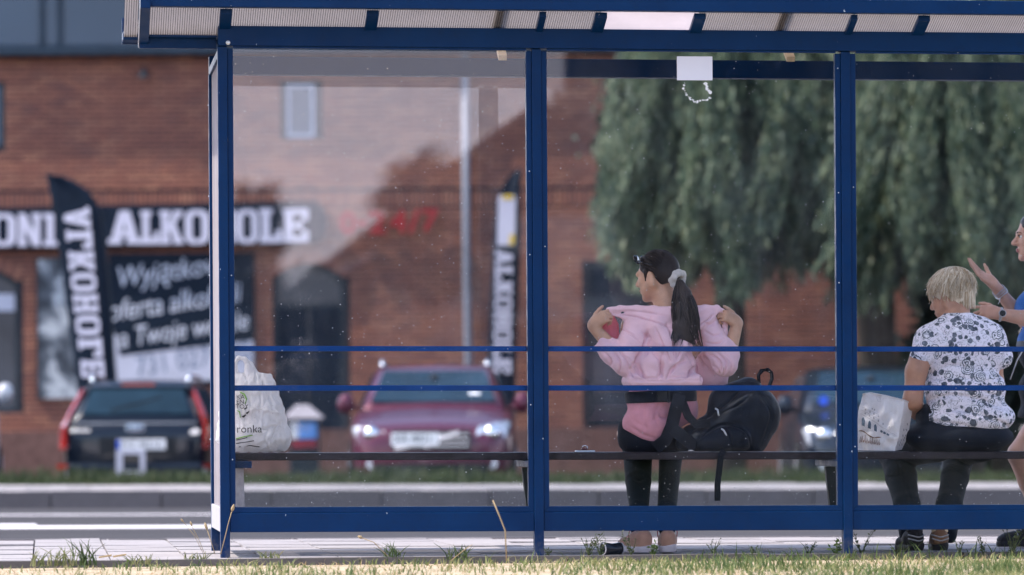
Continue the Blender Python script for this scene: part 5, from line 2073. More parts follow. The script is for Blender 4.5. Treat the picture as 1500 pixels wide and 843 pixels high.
def head_shape(F, o, B, k=1.0, nose=1.0):
    L = lambda x, y, z: o + B @ (np.array([x, y, z]) * k)
    r3 = lambda *a: [v * k for v in a]
    F.ell(L(0, -.014, .036), r3(.073, .092, .080), .01, B)
    F.ell(L(0, .034, -.028), r3(.058, .058, .084), .03, B)
    F.ell(L(0, .042, -.086), r3(.043, .040, .032), .03, B)
    F.ell(L(0, .076, -.106), r3(.018, .015, .014), .02, B)
    for s in (-1, 1):
        F.ell(L(s * .038, .058, -.028), r3(.024, .024, .026), .02, B)
        F.ell(L(s * .032, .094, .003), r3(.014, .012, .009), .012, B, op='sub')
        F.ell(L(s * .0765, -.006, -.012), r3(.009, .019, .031), .006, B)
        F.cap(L(s * .046, .04, -.07), L(s * .062, -.004, -.045), .022 * k, .026 * k, .03)
    F.cap(L(-.034, .083, .020), L(.034, .083, .020), .011 * k, .011 * k, .018)
    F.cap(L(0, .090, .004), L(0, .109 * nose, -.026), .0075 * k, .0115 * k, .012)
    F.ell(L(0, .106 * nose, -.031), r3(.012, .012, .010), .006, B)
    for s in (-1, 1):
        F.ell(L(s * .012, .096, -.034), r3(.0085, .010, .008), .006, B)
    F.ell(L(0, .093, -.060), r3(.021, .009, .0055), .004, B)
    F.ell(L(0, .091, -.071), r3(.018, .009, .006), .004, B)
    F.cap(L(-.02, .094, -.065), L(.02, .094, -.065), .0022 * k, .0022 * k, .003, op='sub')


def hand_shape(F, wrist, d, n, th, curl=(.3, .35, .4, .5), k=1.0, thumb=.5, spread=.10, tcurl=.35):
    """palm, four fingers and a thumb. d: along the hand, n: out of the palm, th: towards the thumb side"""
    d, n, th = [np.array(Vector(v).normalized()) for v in (d, n, th)]
    wrist = np.array(wrist)
    for off, l, r0, r1 in ((.030, .088, .017, .012), (.010, .094, .018, .0125), (-.010, .090, .017, .012), (-.029, .080, .016, .011)):
        F.cap(wrist + th * off * .55 * k + d * .006 * k, wrist + (d * l + th * off) * k, r0 * k, r1 * k, .018)
    F.ell(wrist + (d * .03 + th * .022 + n * .006) * k, np.array([.022, .022, .022]) * k, .02)
    lens = ((.044, .026, .021), (.048, .030, .022), (.045, .028, .022), (.036, .021, .019))
    for i, off in enumerate((.0305, .010, -.0105, -.030)):
        p = wrist + (d * (.090 if i < 3 else .080) + th * off) * k
        a = curl[i]
        dd = d + th * off / .03 * spread
        dd /= np.linalg.norm(dd)
        ang = 0
        r = .0092 if i < 3 else .008
        for j, l in enumerate(lens[i]):
            ang += a * (.8 if j == 0 else 1.15)
            v = dd * math.cos(ang) + n * math.sin(ang)
            q = p + v * l * k
            F.cap(p, q, r * k, r * .9 * k, .005)
            p = q
            r *= .9
    p = wrist + (d * .026 + th * .030) * k
    v = th * math.cos(thumb) * .9 + d * math.sin(thumb) + n * .30
    for j, l in enumerate((.038, .032, .026)):
        v = v / np.linalg.norm(v)
        q = p + v * l * k
        F.cap(p, q, (.0128 - .0015 * j) * k, (.0115 - .0015 * j) * k, .008)
        p = q
        v = v + n * tcurl * .6 + d * tcurl


def strands(name, paths, mat, n=4):
    """many tapered hair locks in one mesh; each path: (points, radius)"""
    mb = MB()
    for pts, r in paths:
        m = len(pts)
        mb.tube(pts, [r * (1 - .85 * (i / (m - 1)) ** 1.6) + .0002 for i in range(m)], n, False)
    return link(name, mb.mesh(name, mat, True, False))


def shoe(root, heel, d, upper, sole, length=.25, collar=None, stripes=None, lace=None, width=.082, hgt=.085):
    """a trainer standing on the ground with its heel at a point, pointing along d"""
    heel = np.array(heel)
    f = np.array(Vector((d[0], d[1], 0)).normalized())
    B = basis((f[0], f[1], 0))
    L = lambda x, y, z: heel + B @ np.array([x, y, z])
    F = Field(heel - np.array([.3, .3, .02]), heel + np.array([.3, .3, .22]), .0045)
    F.cap(L(0, .030, .052), L(0, .085, .060), .036, .040, .02)
    F.cap(L(0, .085, .058), L(0, .185, .040), .040, .034, .03)
    F.ell(L(0, .195, .036), [.041, .050, .030], .02, B)
    F.ell(L(0, .034, .080), [.034, .036, .034], .025, B)
    F.ell(L(0, .056, .118), [.027, .030, .030], .004, B, op='sub')
    F.clip(lambda X, Y, Z: (heel[2] + .022) - Z)
    up = attach(field_obj('shoe', F, upper), root)
    G = Field(heel - np.array([.3, .3, .02]), heel + np.array([.3, .3, .12]), .0045)
    G.cap(L(0, .034, .022), L(0, .10, .020), .040, .036, .02)
    G.cap(L(0, .10, .020), L(0, .205, .018), .037, .042, .02)
    G.ell(L(0, .022, .036), [.036, .028, .026], .015, B)
    G.clip(lambda X, Y, Z: np.maximum((heel[2] + .002) - Z, Z - (heel[2] + .036 + .006 * np.sin((X - heel[0]) * 30))))
    so = field_obj('sole', G, sole)
    so.parent = up
    if collar is not None:
        H = Field(heel - np.array([.1, .1, .0]), heel + np.array([.15, .15, .16]), .0045)
        for a in range(10):
            t0, t1 = a * .628, (a + 1) * .628
            H.cap(L(.031 * math.sin(t0), .05 + .034 * math.cos(t0), .098 + .006 * math.cos(t0)), L(.031 * math.sin(t1), .05 + .034 * math.cos(t1), .098 + .006 * math.cos(t1)), .0095, .0095, .006)
        field_obj('collar', H, collar).parent = up
    if stripes is not None:
        mb = MB()
        for z in (.048, .066):
            mb.tube([L(.040 * math.sin(a), .032 - .040 * math.cos(a), z + .012 * abs(math.sin(a))) for a in np.linspace(-1.5, 1.5, 12)], .0035, 5, True)
        mb.build('trim', stripes, up, smooth=True)
    if lace is not None:
        mb = MB()
        for k in range(4):
            y, z = .098 + k * .022, .098 - k * .009
            mb.tube([L(-.037, y, z - .022), L(-.02, y + .006, z - .001), L(.0, y + .010, z + .003), L(.02, y + .006, z - .001), L(.037, y, z - .022)], .0026, 5)
        for s in (-1, 1):
            mb.tube([L(s * .003, .10, .10), L(s * .03, .085, .118), L(s * .048, .09, .10), L(s * .046, .10, .075)], .0024, 5)
        mb.build('lace', lace, up, smooth=True)
    return up


def XZ(*pts):
    """photograph points -> (x, z) on the plane of a seated back"""
    out = []
    for px, py in pts:
        q = P(px, py, .37)
        out.append((q.x, q.z))
    return out


# ------------------------------------------------------------------ woman in the pink sweatshirt
def build_woman_pink():
    seat = P(955, 660, .47)
    root = thing('person', 'seated person with dark ponytail pulling a pink hooded top over the shoulders', 'person', seat, 0, 'people waiting at the bus shelter')
    # body in one surface
    F = Field(pt(850, 815, .25), pt(1100, 355, 1.12), .0052)
    ho = pt(961, 404, .53)
    fwd = (-.80, .58, -.16)
    B = basis(fwd)
    head_shape(F, ho, B, .98)
    F.cap(pt(975, 440, .50), pt(977, 466, .47), .052, .058, .03)
    F.cap(ho + B @ np.array([0, -.02, -.05]), pt(975, 446, .49), .054, .050, .03)
    F.ell(pt(972, 505, .49), [.165, .095, .15], .03)
    F.ell(pt(960, 590, .48), [.135, .095, .14], .04)
    F.ell(pt(950, 636, .50), [.155, .125, .085], .04)
    for (sx, ex, ey, wx, wy) in ((925, 917, 532, 869, 479), (1032, 1062, 538, 1080, 475)):
        F.chain([pt(sx, 478, .48), pt(ex, ey, .41), pt(wx, wy, .455)], [.052, .042, .0275], .02)
    # hands grip the cloth
    hand_shape(F, pt(868, 478, .455), pt(889, 461, .415) - pt(868, 478, .455), (.35, .80, -.45), (-.45, .55, .60), (.75, .95, 1.05, 1.1), .90, .9, .06)
    hand_shape(F, pt(1081, 475, .455), pt(1059, 459, .415) - pt(1081, 475, .455), (-.35, .80, -.45), (.45, .55, .60), (.75, .95, 1.05, 1.1), .90, .9, .06)
    # legs under the bench
    for kx, ax, rk in ((934, 936, .060), (983, 977, .048)):
        F.chain([pt(952 + (kx - 955) * .7, 644, .55), pt(kx, 657, .91)], [.075, rk], .02)
        F.chain([pt(kx, 660, .93), pt(kx * .5 + ax * .5, 705, .72), pt(ax, 745, .52), pt(ax, 776, .41)], [rk, rk * .86, .036, .030], .006)
    body = attach(field_obj('body', F, MAT['skin']), root)

    # leggings
    G = Field(pt(885, 800, .25), pt(1050, 615, 1.08), .0055)
    G.ell(pt(951, 642, .49), [.153, .135, .083], .03)
    G.ell(pt(957, 652, .50), [.160, .13, .05], .03)
    G.ell(pt(951, 625, .49), [.150, .130, .10], .04)
    for kx, ax, rk in ((934, 936, .074), (983, 977, .060)):
        G.chain([pt(952 + (kx - 955) * .7, 642, .55), pt(kx, 656, .90), pt(kx, 658, .93)], [.092, rk, rk], .012)
        G.chain([pt(kx, 660, .93), pt(kx * .5 + ax * .5, 705, .72), pt(ax, 745, .52), pt(ax, 776, .41)], [rk, rk * .86, .047, .040], .006)
    attach(field_obj('leggings', G, MAT['leggings'], lines=[(XZ((930, 690), (945, 705), (958, 700)), .006, .004)]), root)

    # rose T-shirt over the hips
    G = Field(pt(890, 668, .28), pt(1050, 555, .66), .005)
    G.ell(pt(966, 585, .47), [.165, .115, .09], .03)
    G.ell(pt(954, 624, .452), [.144, .128, .115], .04)
    G.ell(pt(1003, 600, .50), [.065, .10, .10], .03)
    q0, q1, q2 = pt(912, 622, .36), pt(952, 651, .36), pt(1000, 618, .36)
    G.clip(lambda X, Y, Z: np.maximum((q1[2] + np.where(X < q1[0], (q1[0] - X) * .62, (X - q1[0]) * .50)) - Z, Z - pt(960, 562, .4)[2]))
    attach(field_obj('shirt', G, MAT['tee'], lines=[
        (XZ((962, 602), (975, 612), (990, 600)), .008, .009), (XZ((952, 618), (968, 610), (985, 612)), .009, .008), (XZ((945, 588), (941, 610), (944, 632)), .010, .006),
        (XZ((925, 625), (938, 636), (958, 643)), .008, .006), (XZ((920, 602), (930, 618), (950, 628)), .010, .005), (XZ((966, 588), (958, 605), (962, 622)), .008, .008),
        (XZ((918, 637), (932, 642), (950, 648)), .005, .004)]), root)

    # sweatshirt: back, sleeves, stretched collar, hanging hood
    G = Field(pt(855, 572, .22), pt(1092, 440, .78), .0045)
    G.ell(pt(972, 492, .475), [.168, .118, .115], .03)
    G.ell(pt(968, 535, .455), [.172, .125, .105], .04)
    G.rbox(pt(970, 558, .46), [.185, .130, .030], .028, .035)
    G.ell(pt(1042, 540, .60), [.085, .04, .10], .02)
    G.rbox(pt(1046, 556, .60), [.068, .03, .03], .02, .02)
    # sleeves with turned cuffs
    G.chain([pt(934, 474, .46), pt(926, 505, .42), pt(916, 531, .405)], [.066, .066, .062], .03)
    G.chain([pt(916, 531, .405), pt(897, 516, .43), pt(884, 504, .45)], [.064, .058, .050], .02)
    G.chain([pt(1033, 474, .46), pt(1052, 510, .42), pt(1062, 534, .405)], [.062, .060, .057], .03)
    G.chain([pt(1062, 534, .405), pt(1067, 520, .425), pt(1068, 508, .44)], [.058, .052, .045], .02)
    # cuffs are open
    G.cap(pt(884, 504, .45), pt(868, 488, .47), .040, .050, .004, 'sub')
    G.cap(pt(1070, 506, .44), pt(1076, 488, .46), .037, .046, .004, 'sub')
    # collar pulled tight between the two hands
    col = [(891, 454, .455), (908, 452, .445), (932, 453, .425), (958, 455, .40), (984, 457, .385), (1008, 455, .39), (1032, 453, .415), (1050, 452, .44), (1059, 455, .45)]
    G.chain([pt(*c) for c in col], [.012, .014, .017, .022, .025, .024, .020, .015, .010], .012)
    low = [(893, 459, .46), (915, 465, .44), (938, 470, .415), (962, 477, .385), (983, 485, .365), (993, 490, .36)]
    G.chain([pt(*c) for c in low], [.008, .012, .016, .020, .022, .018], .018)
    G.chain([pt(1050, 456, .43), pt(1037, 468, .41), pt(1022, 478, .385), pt(1008, 486, .37)], [.012, .017, .019, .018], .018)
    for a, b, r0, r1 in (((925, 458, .44), (965, 466, .40), .016, .026), ((965, 466, .40), (1000, 468, .385), .028, .028), ((1000, 466, .385), (1035, 460, .42), .026, .016)):
        G.cap(pt(*a), pt(*b), r0, r1, .03)
    # hood: two folds meeting in a point low on the back
    G.chain([pt(962, 478, .375), pt(975, 502, .355), pt(985, 530, .35)], [.040, .036, .020], .02)
    G.chain([pt(1008, 482, .37), pt(1000, 505, .352), pt(990, 530, .35)], [.034, .032, .018], .02)
    G.cap(pt(945, 474, .40), pt(975, 510, .36), .022, .028, .02)
    # loose front edges hanging from the hands
    G.chain([pt(1054, 456, .45), pt(1062, 476, .455), pt(1064, 500, .45)], [.010, .012, .014], .012)
    hem = pt(980, 567.5, .4)[2]
    G.clip(lambda X, Y, Z: hem - Z)
    folds = [
        # hem band
        (XZ((915, 557), (960, 559), (1026, 557)), .0045, .004),
        # bunched cloth on the back
        (XZ((932, 520), (936, 543), (946, 556)), .012, .014), (XZ((962, 556), (968, 535), (955, 512)), .012, .013), (XZ((975, 555), (985, 540), (1005, 528)), .010, .013),
        (XZ((1000, 556), (1012, 545), (1024, 536)), .009, .010), (XZ((1024, 515), (1029, 540), (1026, 558)), .008, .016), (XZ((945, 520), (952, 500), (942, 486)), .010, .010),
        (XZ((940, 548), (948, 553), (962, 554)), .006, .008), (XZ((978, 553), (995, 552), (1010, 548)), .006, .007), (XZ((968, 518), (966, 540), (970, 556)), .007, .010),
        (XZ((1008, 520), (1016, 532), (1014, 550)), .008, .008), (XZ((922, 540), (928, 552), (940, 558)), .006, .007),
        # arm seams and sleeve wrinkles, left
        (XZ((948, 484), (944, 505), (926, 540)), .009, .016), (XZ((912, 482), (925, 490), (938, 500)), .007, .008), (XZ((905, 505), (918, 512), (938, 510)), .006, .007),
        (XZ((884, 515), (895, 530), (893, 545)), .006, .008), (XZ((895, 512), (906, 528), (907, 548)), .006, .009), (XZ((903, 509), (917, 530), (921, 550)), .006, .008), (XZ((876, 520), (884, 535), (882, 540)), .005, .006),
        (XZ((910, 520), (924, 530), (934, 545)), .006, .007),
        # right
        (XZ((1026, 486), (1030, 508), (1040, 535)), .008, .014), (XZ((1034, 486), (1046, 492), (1056, 488)), .006, .008), (XZ((1034, 502), (1048, 504), (1062, 498)), .006, .009),
        (XZ((1036, 518), (1052, 528), (1056, 545)), .006, .009), (XZ((1048, 516), (1062, 530), (1060, 550)), .006, .009), (XZ((1060, 518), (1070, 532), (1070, 548)), .005, .007), (XZ((1040, 530), (1050, 542), (1056, 552)), .006, .007),
        (XZ((1030, 470), (1040, 476), (1050, 470)), .006, .008),
        # collar and hood
        (XZ((900, 459), (930, 463), (960, 472), (985, 482)), .0045, .010), (XZ((918, 455), (945, 458), (975, 464)), .006, .004), (XZ((1048, 460), (1032, 472), (1012, 482)), .0045, .010),
        (XZ((976, 474), (984, 500), (988, 530)), .006, .012), (XZ((958, 480), (968, 505), (980, 530)), .006, .009), (XZ((996, 490), (996, 512), (990, 530)), .006, .008),
        (XZ((1016, 458), (1018, 470), (1010, 482)), .006, .006)]
    folds = [(a, w * .75, d * 1.7) for a, w, d in folds]
    top = attach(field_obj('hooded_top', G, MAT['pink'], lines=folds, noise=.0016, nfreq=62), root)
    # inside of the open front past the left hand, reddened for light passing through
    H = Field(pt(872, 540, .36), pt(930, 445, .60), .0042)
    H.chain([pt(893, 456, .475), pt(893, 480, .485), pt(897, 505, .48), pt(901, 526, .46)], [.014, .030, .028, .012], .015, sq=(1, .22, 1))
    H.chain([pt(890, 458, .47), pt(886, 485, .475), pt(890, 506, .47)], [.006, .010, .009], .01)
    lin = field_obj('lining', H, MAT['lining'], lines=[(XZ((890, 465), (896, 490), (900, 515)), .005, .006)])
    attach(lin, root)

    # hair combed back into a ponytail
    H = Field(pt(925, 520, .25), pt(1035, 350, .68), .0042)
    L = lambda x, y, z: ho + B @ (np.array([x, y, z]) * .98)
    H.ell(L(0, -.018, .040), [.0795, .094, .084], .01, B)
    H.ell(L(0, -.050, -.005), [.070, .062, .070], .03, B)
    H.cap(L(0, -.07, .02), pt(990, 409, .42), .05, .022, .04)
    for s in (-1, 1):
        H.cap(L(s * .072, .020, .02), L(s * .073, .024, -.025), .010, .004, .012)
    Bi = B.T

    def hairline(X, Y, Z):
        x, y, z = X - ho[0], Y - ho[1], Z - ho[2]
        yy = Bi[1, 0] * x + Bi[1, 1] * y + Bi[1, 2] * z
        zz = Bi[2, 0] * x + Bi[2, 1] * y + Bi[2, 2] * z
        front = yy - .066 - np.maximum(zz - .05, 0) * .25
        low = np.where(yy > .004, -.034 - zz, -.070 - zz - np.minimum(yy, 0) * .28)
        ear = .024 - np.sqrt((yy + .004) ** 2 + ((zz + .014) * .72) ** 2)
        return np.maximum(np.maximum(front * .8, low), ear)
    H.clip(hairline)
    tail = [(996, 416, .40), (1001, 432, .375), (1000, 455, .345), (998, 478, .335), (1004, 496, .335)]
    H.chain([pt(*c) for c in tail], [.022, .037, .043, .038, .020], .02)
    H.chain([pt(1000, 478, .335), pt(1010, 496, .335), pt(1017, 505, .34)], [.030, .016, .004], .015)
    H.chain([pt(994, 478, .335), pt(990, 495, .335), pt(990, 502, .335)], [.028, .012, .004], .015)
    hr = attach(field_obj('hair', H, MAT['hair_dark']), root)
    rg = random.Random(5)
    paths = []
    for i in range(260):
        a = rg.uniform(0, 6.28)
        rad = rg.uniform(.75, 1.12)
        k1 = rg.uniform(-.5, .5)
        pts = []
        end = rg.choice([(1020, 508), (990, 507), (1008, 505), (985, 500), (1014, 498)])
        for t in np.linspace(0, 1, 8):
            cx = 996 + 7 * math.sin(t * 2.4) + (end[0] - 998) * t ** 2.2
            cy = 414 + (end[1] - 414) * t
            w = (.016 + .039 * math.sin(min(1, t * 1.35) * math.pi * .78)) * (1 - .45 * t ** 3)
            c = pt(cx, cy, .395 - .06 * min(1, t * 2))
            aa = a + k1 * t
            pts.append(c + np.array([math.cos(aa) * w * rad, math.sin(aa) * w * rad * .8, rg.uniform(-.002, .002)]))
        paths.append((pts, rg.uniform(.0016, .0034)))
    # locks combed over the skull towards the tie
    for i in range(230):
        th, ph = rg.uniform(-2.5, 2.5), rg.uniform(.25, 1.45)
        st = np.array([math.sin(th) * math.sin(ph) * .081, (math.cos(th) * math.sin(ph)) * .094 - .018, math.cos(ph) * .086 + .040])
        if st[1] > .052:
            continue
        e = Bi @ (pt(991, 409, .43) - ho)
        pts = []
        for t in np.linspace(0, 1, 7):
            q = st * (1 - t) + e * t
            d0 = q - np.array([0, -.018, .038])
            nrm = math.sqrt((d0[0] / .0815) ** 2 + (d0[1] / .0955) ** 2 + (d0[2] / .0865) ** 2)
            if nrm < 1.01 and t < .8:
                q = np.array([0, -.018, .038]) + d0 / nrm * 1.01
            pts.append(ho + B @ q)
        paths.append((pts, rg.uniform(.0012, .0022)))
    for i in range(14):     # stray wisps
        a = pt(rg.uniform(938, 985), rg.uniform(364, 372), .52)
        pts = [a + np.array([.006 * k * rg.uniform(.2, 1.4), 0, .003 * k - .0012 * k * k]) for k in range(5)]
        paths.append((pts, .0007))
    st = strands('hair_locks', paths, MAT['hair_dark'])
    st['kind'] = 'stuff'
    attach(st, root)
    # scrunchie: puckered ring
    S = Field(pt(975, 432, .32), pt(1012, 388, .50), .0035)
    c0 = pt(993, 409, .41)
    ax = np.array([.45, -.75, -.45])
    ax /= np.linalg.norm(ax)
    u = np.cross(ax, [0, 0, 1.0])
    u /= np.linalg.norm(u)
    v = np.cross(ax, u)
    for k in range(22):
        a = k * 6.283 / 22
        rr_ = .028 + (.007 if k % 2 else .0)
        S.ell(c0 + (u * math.cos(a) + v * math.sin(a)) * rr_ + ax * (.006 if k % 3 == 0 else -.004), [.0125 + .004 * (k % 2)] * 3, .006)
    sc_ = field_obj('scrunchie', S, MAT['scrunchie'])
    attach(sc_, root)
    # sunglasses pushed up on the head
    mb = MB()
    for s in (-1, 1):
        c = L(s * .034, .072, .093)
        mb.tube([c + B @ np.array([.024 * math.cos(a), .006 * math.sin(a) + .004, .019 * math.sin(a)]) for a in np.linspace(0, 6.28, 15)], .0042, 6, False)
        mb.tube([c + B @ np.array([0, .000, 0]), c + B @ np.array([0, .004, 0])], [.021, .021], 14)
        mb.tube([L(s * .058, .072, .094), L(s * .082, .03, .07), L(s * .084, -.03, .045)], .0035, 5)
    mb.tube([L(-.012, .078, .095), L(.012, .078, .095)], .003, 5)
    attach(mb.build('sunglasses', simple('dark_glasses', (.012, .012, .016), .12, coat=.6), smooth=True), root)
    # webbing belt round the waist
    W = Field(pt(905, 600, .30), pt(1045, 565, .64), .0045)
    zc = pt(965, 581, .36)[2]
    W.ell(pt(968, 581, .465), [.176, .127, .16], .0)
    W.clip(lambda X, Y, Z: np.abs(Z - zc - (X - pt(968, 581, .4)[0]) * .03) - .0285)
    be = attach(field_obj('belt', W, MAT['strap']), root)
    q = pt(970, 581, .325)
    bk = MB().obox(q, (.05, .014, .05))
    bk.obox(q + np.array([.03, -.004, 0]), (.012, .016, .062))
    attach(bk.build('buckle', MAT['plastic_black'], bevel=.004), root)
    # shoes
    shoe(root, tuple(P(949, 806, .27))[:2] + (gz(2.0) + .002,), (-.42, .9), MAT['shoe_beige'], MAT['shoe_sole'], lace=MAT['lining'], stripes=None)
    shoe(root, tuple(P(979, 806, .27))[:2] + (gz(2.0) + .002,), (.10, 1), MAT['shoe_beige'], MAT['shoe_sole'], lace=MAT['lining'])
    return root


build_woman_pink()


# ------------------------------------------------------------------ older woman in the floral blouse
def build_woman_floral():
    seat = P(1405, 660, .47)
    root = thing('person', 'seated older person with short blonde hair in a white floral blouse', 'person', seat, 0, 'people waiting at the bus shelter')
    F = Field(pt(1290, 815, .22), pt(1510, 385, 1.15), .0055)
    ho = pt(1391, 434, .55)
    B = basis((-.74, .62, -.28))
    head_shape(F, ho, B, 1.0)
    F.cap(ho + B @ np.array([0, -.03, -.05]), pt(1402, 470, .48), .060, .066, .03)
    F.ell(pt(1410, 520, .48), [.16, .09, .17], .03)
    F.ell(pt(1415, 610, .49), [.18, .11, .12], .04)
    F.chain([pt(1356, 504, .46), pt(1342, 545, .43), pt(1337, 586, .42), pt(1345, 604, .62), pt(1365, 606, .80)], [.062, .052, .046, .038, .028], .02)
    hand_shape(F, pt(1365, 606, .80), (.3, .9, -.1), (0, 0, -1), (1, 0, 0), k=.95)
    F.chain([pt(1456, 502, .47), pt(1458, 560, .52), pt(1452, 596, .62), pt(1440, 606, .80)], [.044, .040, .036, .028], .02)
    hand_shape(F, pt(1440, 606, .80), (-.3, .9, -.1), (0, 0, -1), (-1, 0, 0), k=.95)
    for kx, ax in ((1313, 1334), (1406, 1385)):
        F.chain([pt(1405 + (kx - 1362) * .7, 648, .55), pt(kx, 660, .92)], [.09, .065], .03)
        F.chain([pt(kx, 664, .92), pt(kx + (ax - kx) * .35, 700, .74), pt(kx + (ax - kx) * .75, 740, .56), pt(ax, 783, .42)], [.062, .054, .042, .036], .02)
    attach(field_obj('body', F, MAT['skin2']), root)

    G = Field(pt(1295, 662, .22), pt(1515, 448, .80), .0048)
    G.ell(pt(1408, 512, .465), [.190, .128, .165], .03)
    G.ell(pt(1413, 570, .465), [.205, .148, .13], .05)
    G.ell(pt(1418, 612, .465), [.232, .168, .105], .05)
    G.cap(pt(1403, 470, .475), pt(1405, 490, .46), .072, .11, .05)
    G.chain([pt(1378, 490, .465), pt(1361, 498, .455), pt(1349, 524, .44)], [.072, .064, .056], .04)
    G.chain([pt(1436, 486, .465), pt(1452, 494, .455), pt(1468, 524, .45)], [.072, .062, .054], .04)
    h0, h1 = pt(1346, 612, .3), pt(1470, 651, .3)
    n0 = pt(1398, 459, .45)
    G.clip(lambda X, Y, Z: np.maximum((h0[2] + np.clip((X - h0[0]) / (h1[0] - h0[0]), -.2, 1.1) ** 1 * (h1[2] - h0[2])) - Z, Z - n0[2]))
    s0 = pt(1340, 533, .44)
    # sleeve ends
    G.clip(lambda X, Y, Z: np.where(X < pt(1357, 540, .44)[0], (s0[2] + (X - s0[0]) * .15) - Z, -1))
    s1 = pt(1480, 532, .44)
    folds = [(XZ((1352, 560), (1400, 552), (1480, 570)), .012, .010), (XZ((1350, 592), (1390, 580), (1440, 588), (1486, 604)), .012, .012), (XZ((1356, 606), (1400, 600), (1450, 614), (1488, 630)), .010, .010),
             (XZ((1362, 545), (1372, 525), (1368, 500)), .010, .012), (XZ((1460, 545), (1455, 525), (1460, 500)), .010, .010), (XZ((1362, 552), (1390, 536), (1420, 540)), .010, .008),
             (XZ((1450, 560), (1470, 550), (1482, 545)), .008, .009), (XZ((1370, 478), (1385, 492), (1384, 512)), .010, .006), (XZ((1350, 575), (1380, 570), (1410, 574)), .008, .007),
             (XZ((1475, 580), (1450, 578), (1430, 570)), .008, .008), (XZ((1360, 618), (1400, 622), (1450, 636)), .008, .006)]
    attach(field_obj('blouse', G, MAT['floral'], lines=folds, noise=.0015, nfreq=38), root)
    # right sleeve shadow line is part of the blouse; trousers
    G = Field(pt(1280, 800, .25), pt(1510, 590, 1.10), .0058)
    G.ell(pt(1404, 640, .475), [.272, .185, .088], .03)
    G.ell(pt(1408, 610, .49), [.225, .15, .10], .04)
    for kx, ax, rk in ((1313, 1334, .086), (1406, 1385, .076)):
        G.chain([pt(1405 + (kx - 1362) * .7, 645, .55), pt(kx, 658, .90), pt(kx, 662, .93)], [.11, rk + .008, rk], .03)
        G.chain([pt(kx, 664, .92), pt(kx + (ax - kx) * .35, 700, .74), pt(kx + (ax - kx) * .75, 740, .56), pt(ax, 783, .42)], [rk, rk * .88, .063, .056], .02)
    attach(field_obj('trousers', G, MAT['trousers'], lines=[(XZ((1305, 690), (1320, 700), (1340, 695)), .006, .005), (XZ((1335, 672), (1338, 700), (1342, 740)), .005, .005)]), root)

    # short layered hair
    H = Field(pt(1345, 480, .35), pt(1445, 385, .75), .0045)
    L = lambda x, y, z: ho + B @ np.array([x, y, z])
    H.ell(L(0, -.022, .042), [.090, .102, .088], .01, B)
    H.ell(L(0, -.056, -.018), [.070, .058, .066], .03, B)
    Bi = B.T

    def line(X, Y, Z):
        x, y, z = X - ho[0], Y - ho[1], Z - ho[2]
        xx = Bi[0, 0] * x + Bi[0, 1] * y + Bi[0, 2] * z
        yy = Bi[1, 0] * x + Bi[1, 1] * y + Bi[1, 2] * z
        zz = Bi[2, 0] * x + Bi[2, 1] * y + Bi[2, 2] * z
        low = np.where(yy > .0, -.012 - zz, -.080 - zz)
        return np.maximum(low, (yy - .07) * .8)
    H.clip(line)
    attach(field_obj('hair', H, MAT['hair_blonde'], noise=.006, nfreq=80), root)
    rg = random.Random(11)
    paths = []
    cc = np.array([0, -.022, .036])
    for i in range(1700):
        az = rg.uniform(0, 6.283)
        r0 = rg.uniform(.05, 1.0)
        sw = rg.uniform(-.35, .35) + .5
        ln = rg.uniform(.7, 1.45)
        lift = rg.uniform(.95, 1.09)
        wv = rg.uniform(-.10, .10)
        pts = []
        for t in np.linspace(0, 1, 7):
            ph = r0 + ln * t
            a = az + sw * t + wv * math.sin(t * 5 + az * 3)
            q = cc + np.array([math.sin(a) * math.sin(ph) * .100, math.cos(a) * math.sin(ph) * .112, math.cos(ph) * (.094 if ph < 1.57 else .118)]) * (lift + .10 * t ** 3 * rg.uniform(-.6, 1.4))
            pts.append(ho + B @ q)
        e = Bi @ (pts[-1] - ho)
        if e[2] < -.092 or (e[1] > .0 and e[2] < -.02):
            continue
        paths.append((pts, rg.choice([rg.uniform(.0009, .0018), rg.uniform(.0018, .0038)])))
    for i in range(600):      # layers at the back of the neck
        az = rg.uniform(2.0, 4.55)
        pts = []
        z0 = rg.uniform(-.02, .03)
        for t in np.linspace(0, 1, 6):
            q = np.array([math.sin(az + .3 * t) * (.086 - .040 * t), math.cos(az + .3 * t) * (.106 - .014 * t) - .024, z0 - (.084 if abs(az - 3.45) < .65 else .05) * t]) * (1 + .02 * rg.random())
            pts.append(ho + B @ q)
        paths.append((pts, rg.uniform(.0010, .0026)))
    st = strands('hair_locks', paths, MAT['hair_blonde'])
    st['kind'] = 'stuff'
    attach(st, root)
    shoe(root, tuple(P(1345, 806, .27))[:2] + (gz(3.2) + .004,), (-.16, 1), MAT['shoe_black'], MAT['shoe_black'], collar=MAT['shoe_black'], stripes=MAT['shoe_grey'])
    shoe(root, tuple(P(1378, 806, .27))[:2] + (gz(3.2) + .004,), (.12, 1), MAT['shoe_tan'], MAT['shoe_black'], collar=MAT['beige'], stripes=MAT['shoe_grey'])
    return root


build_woman_floral()


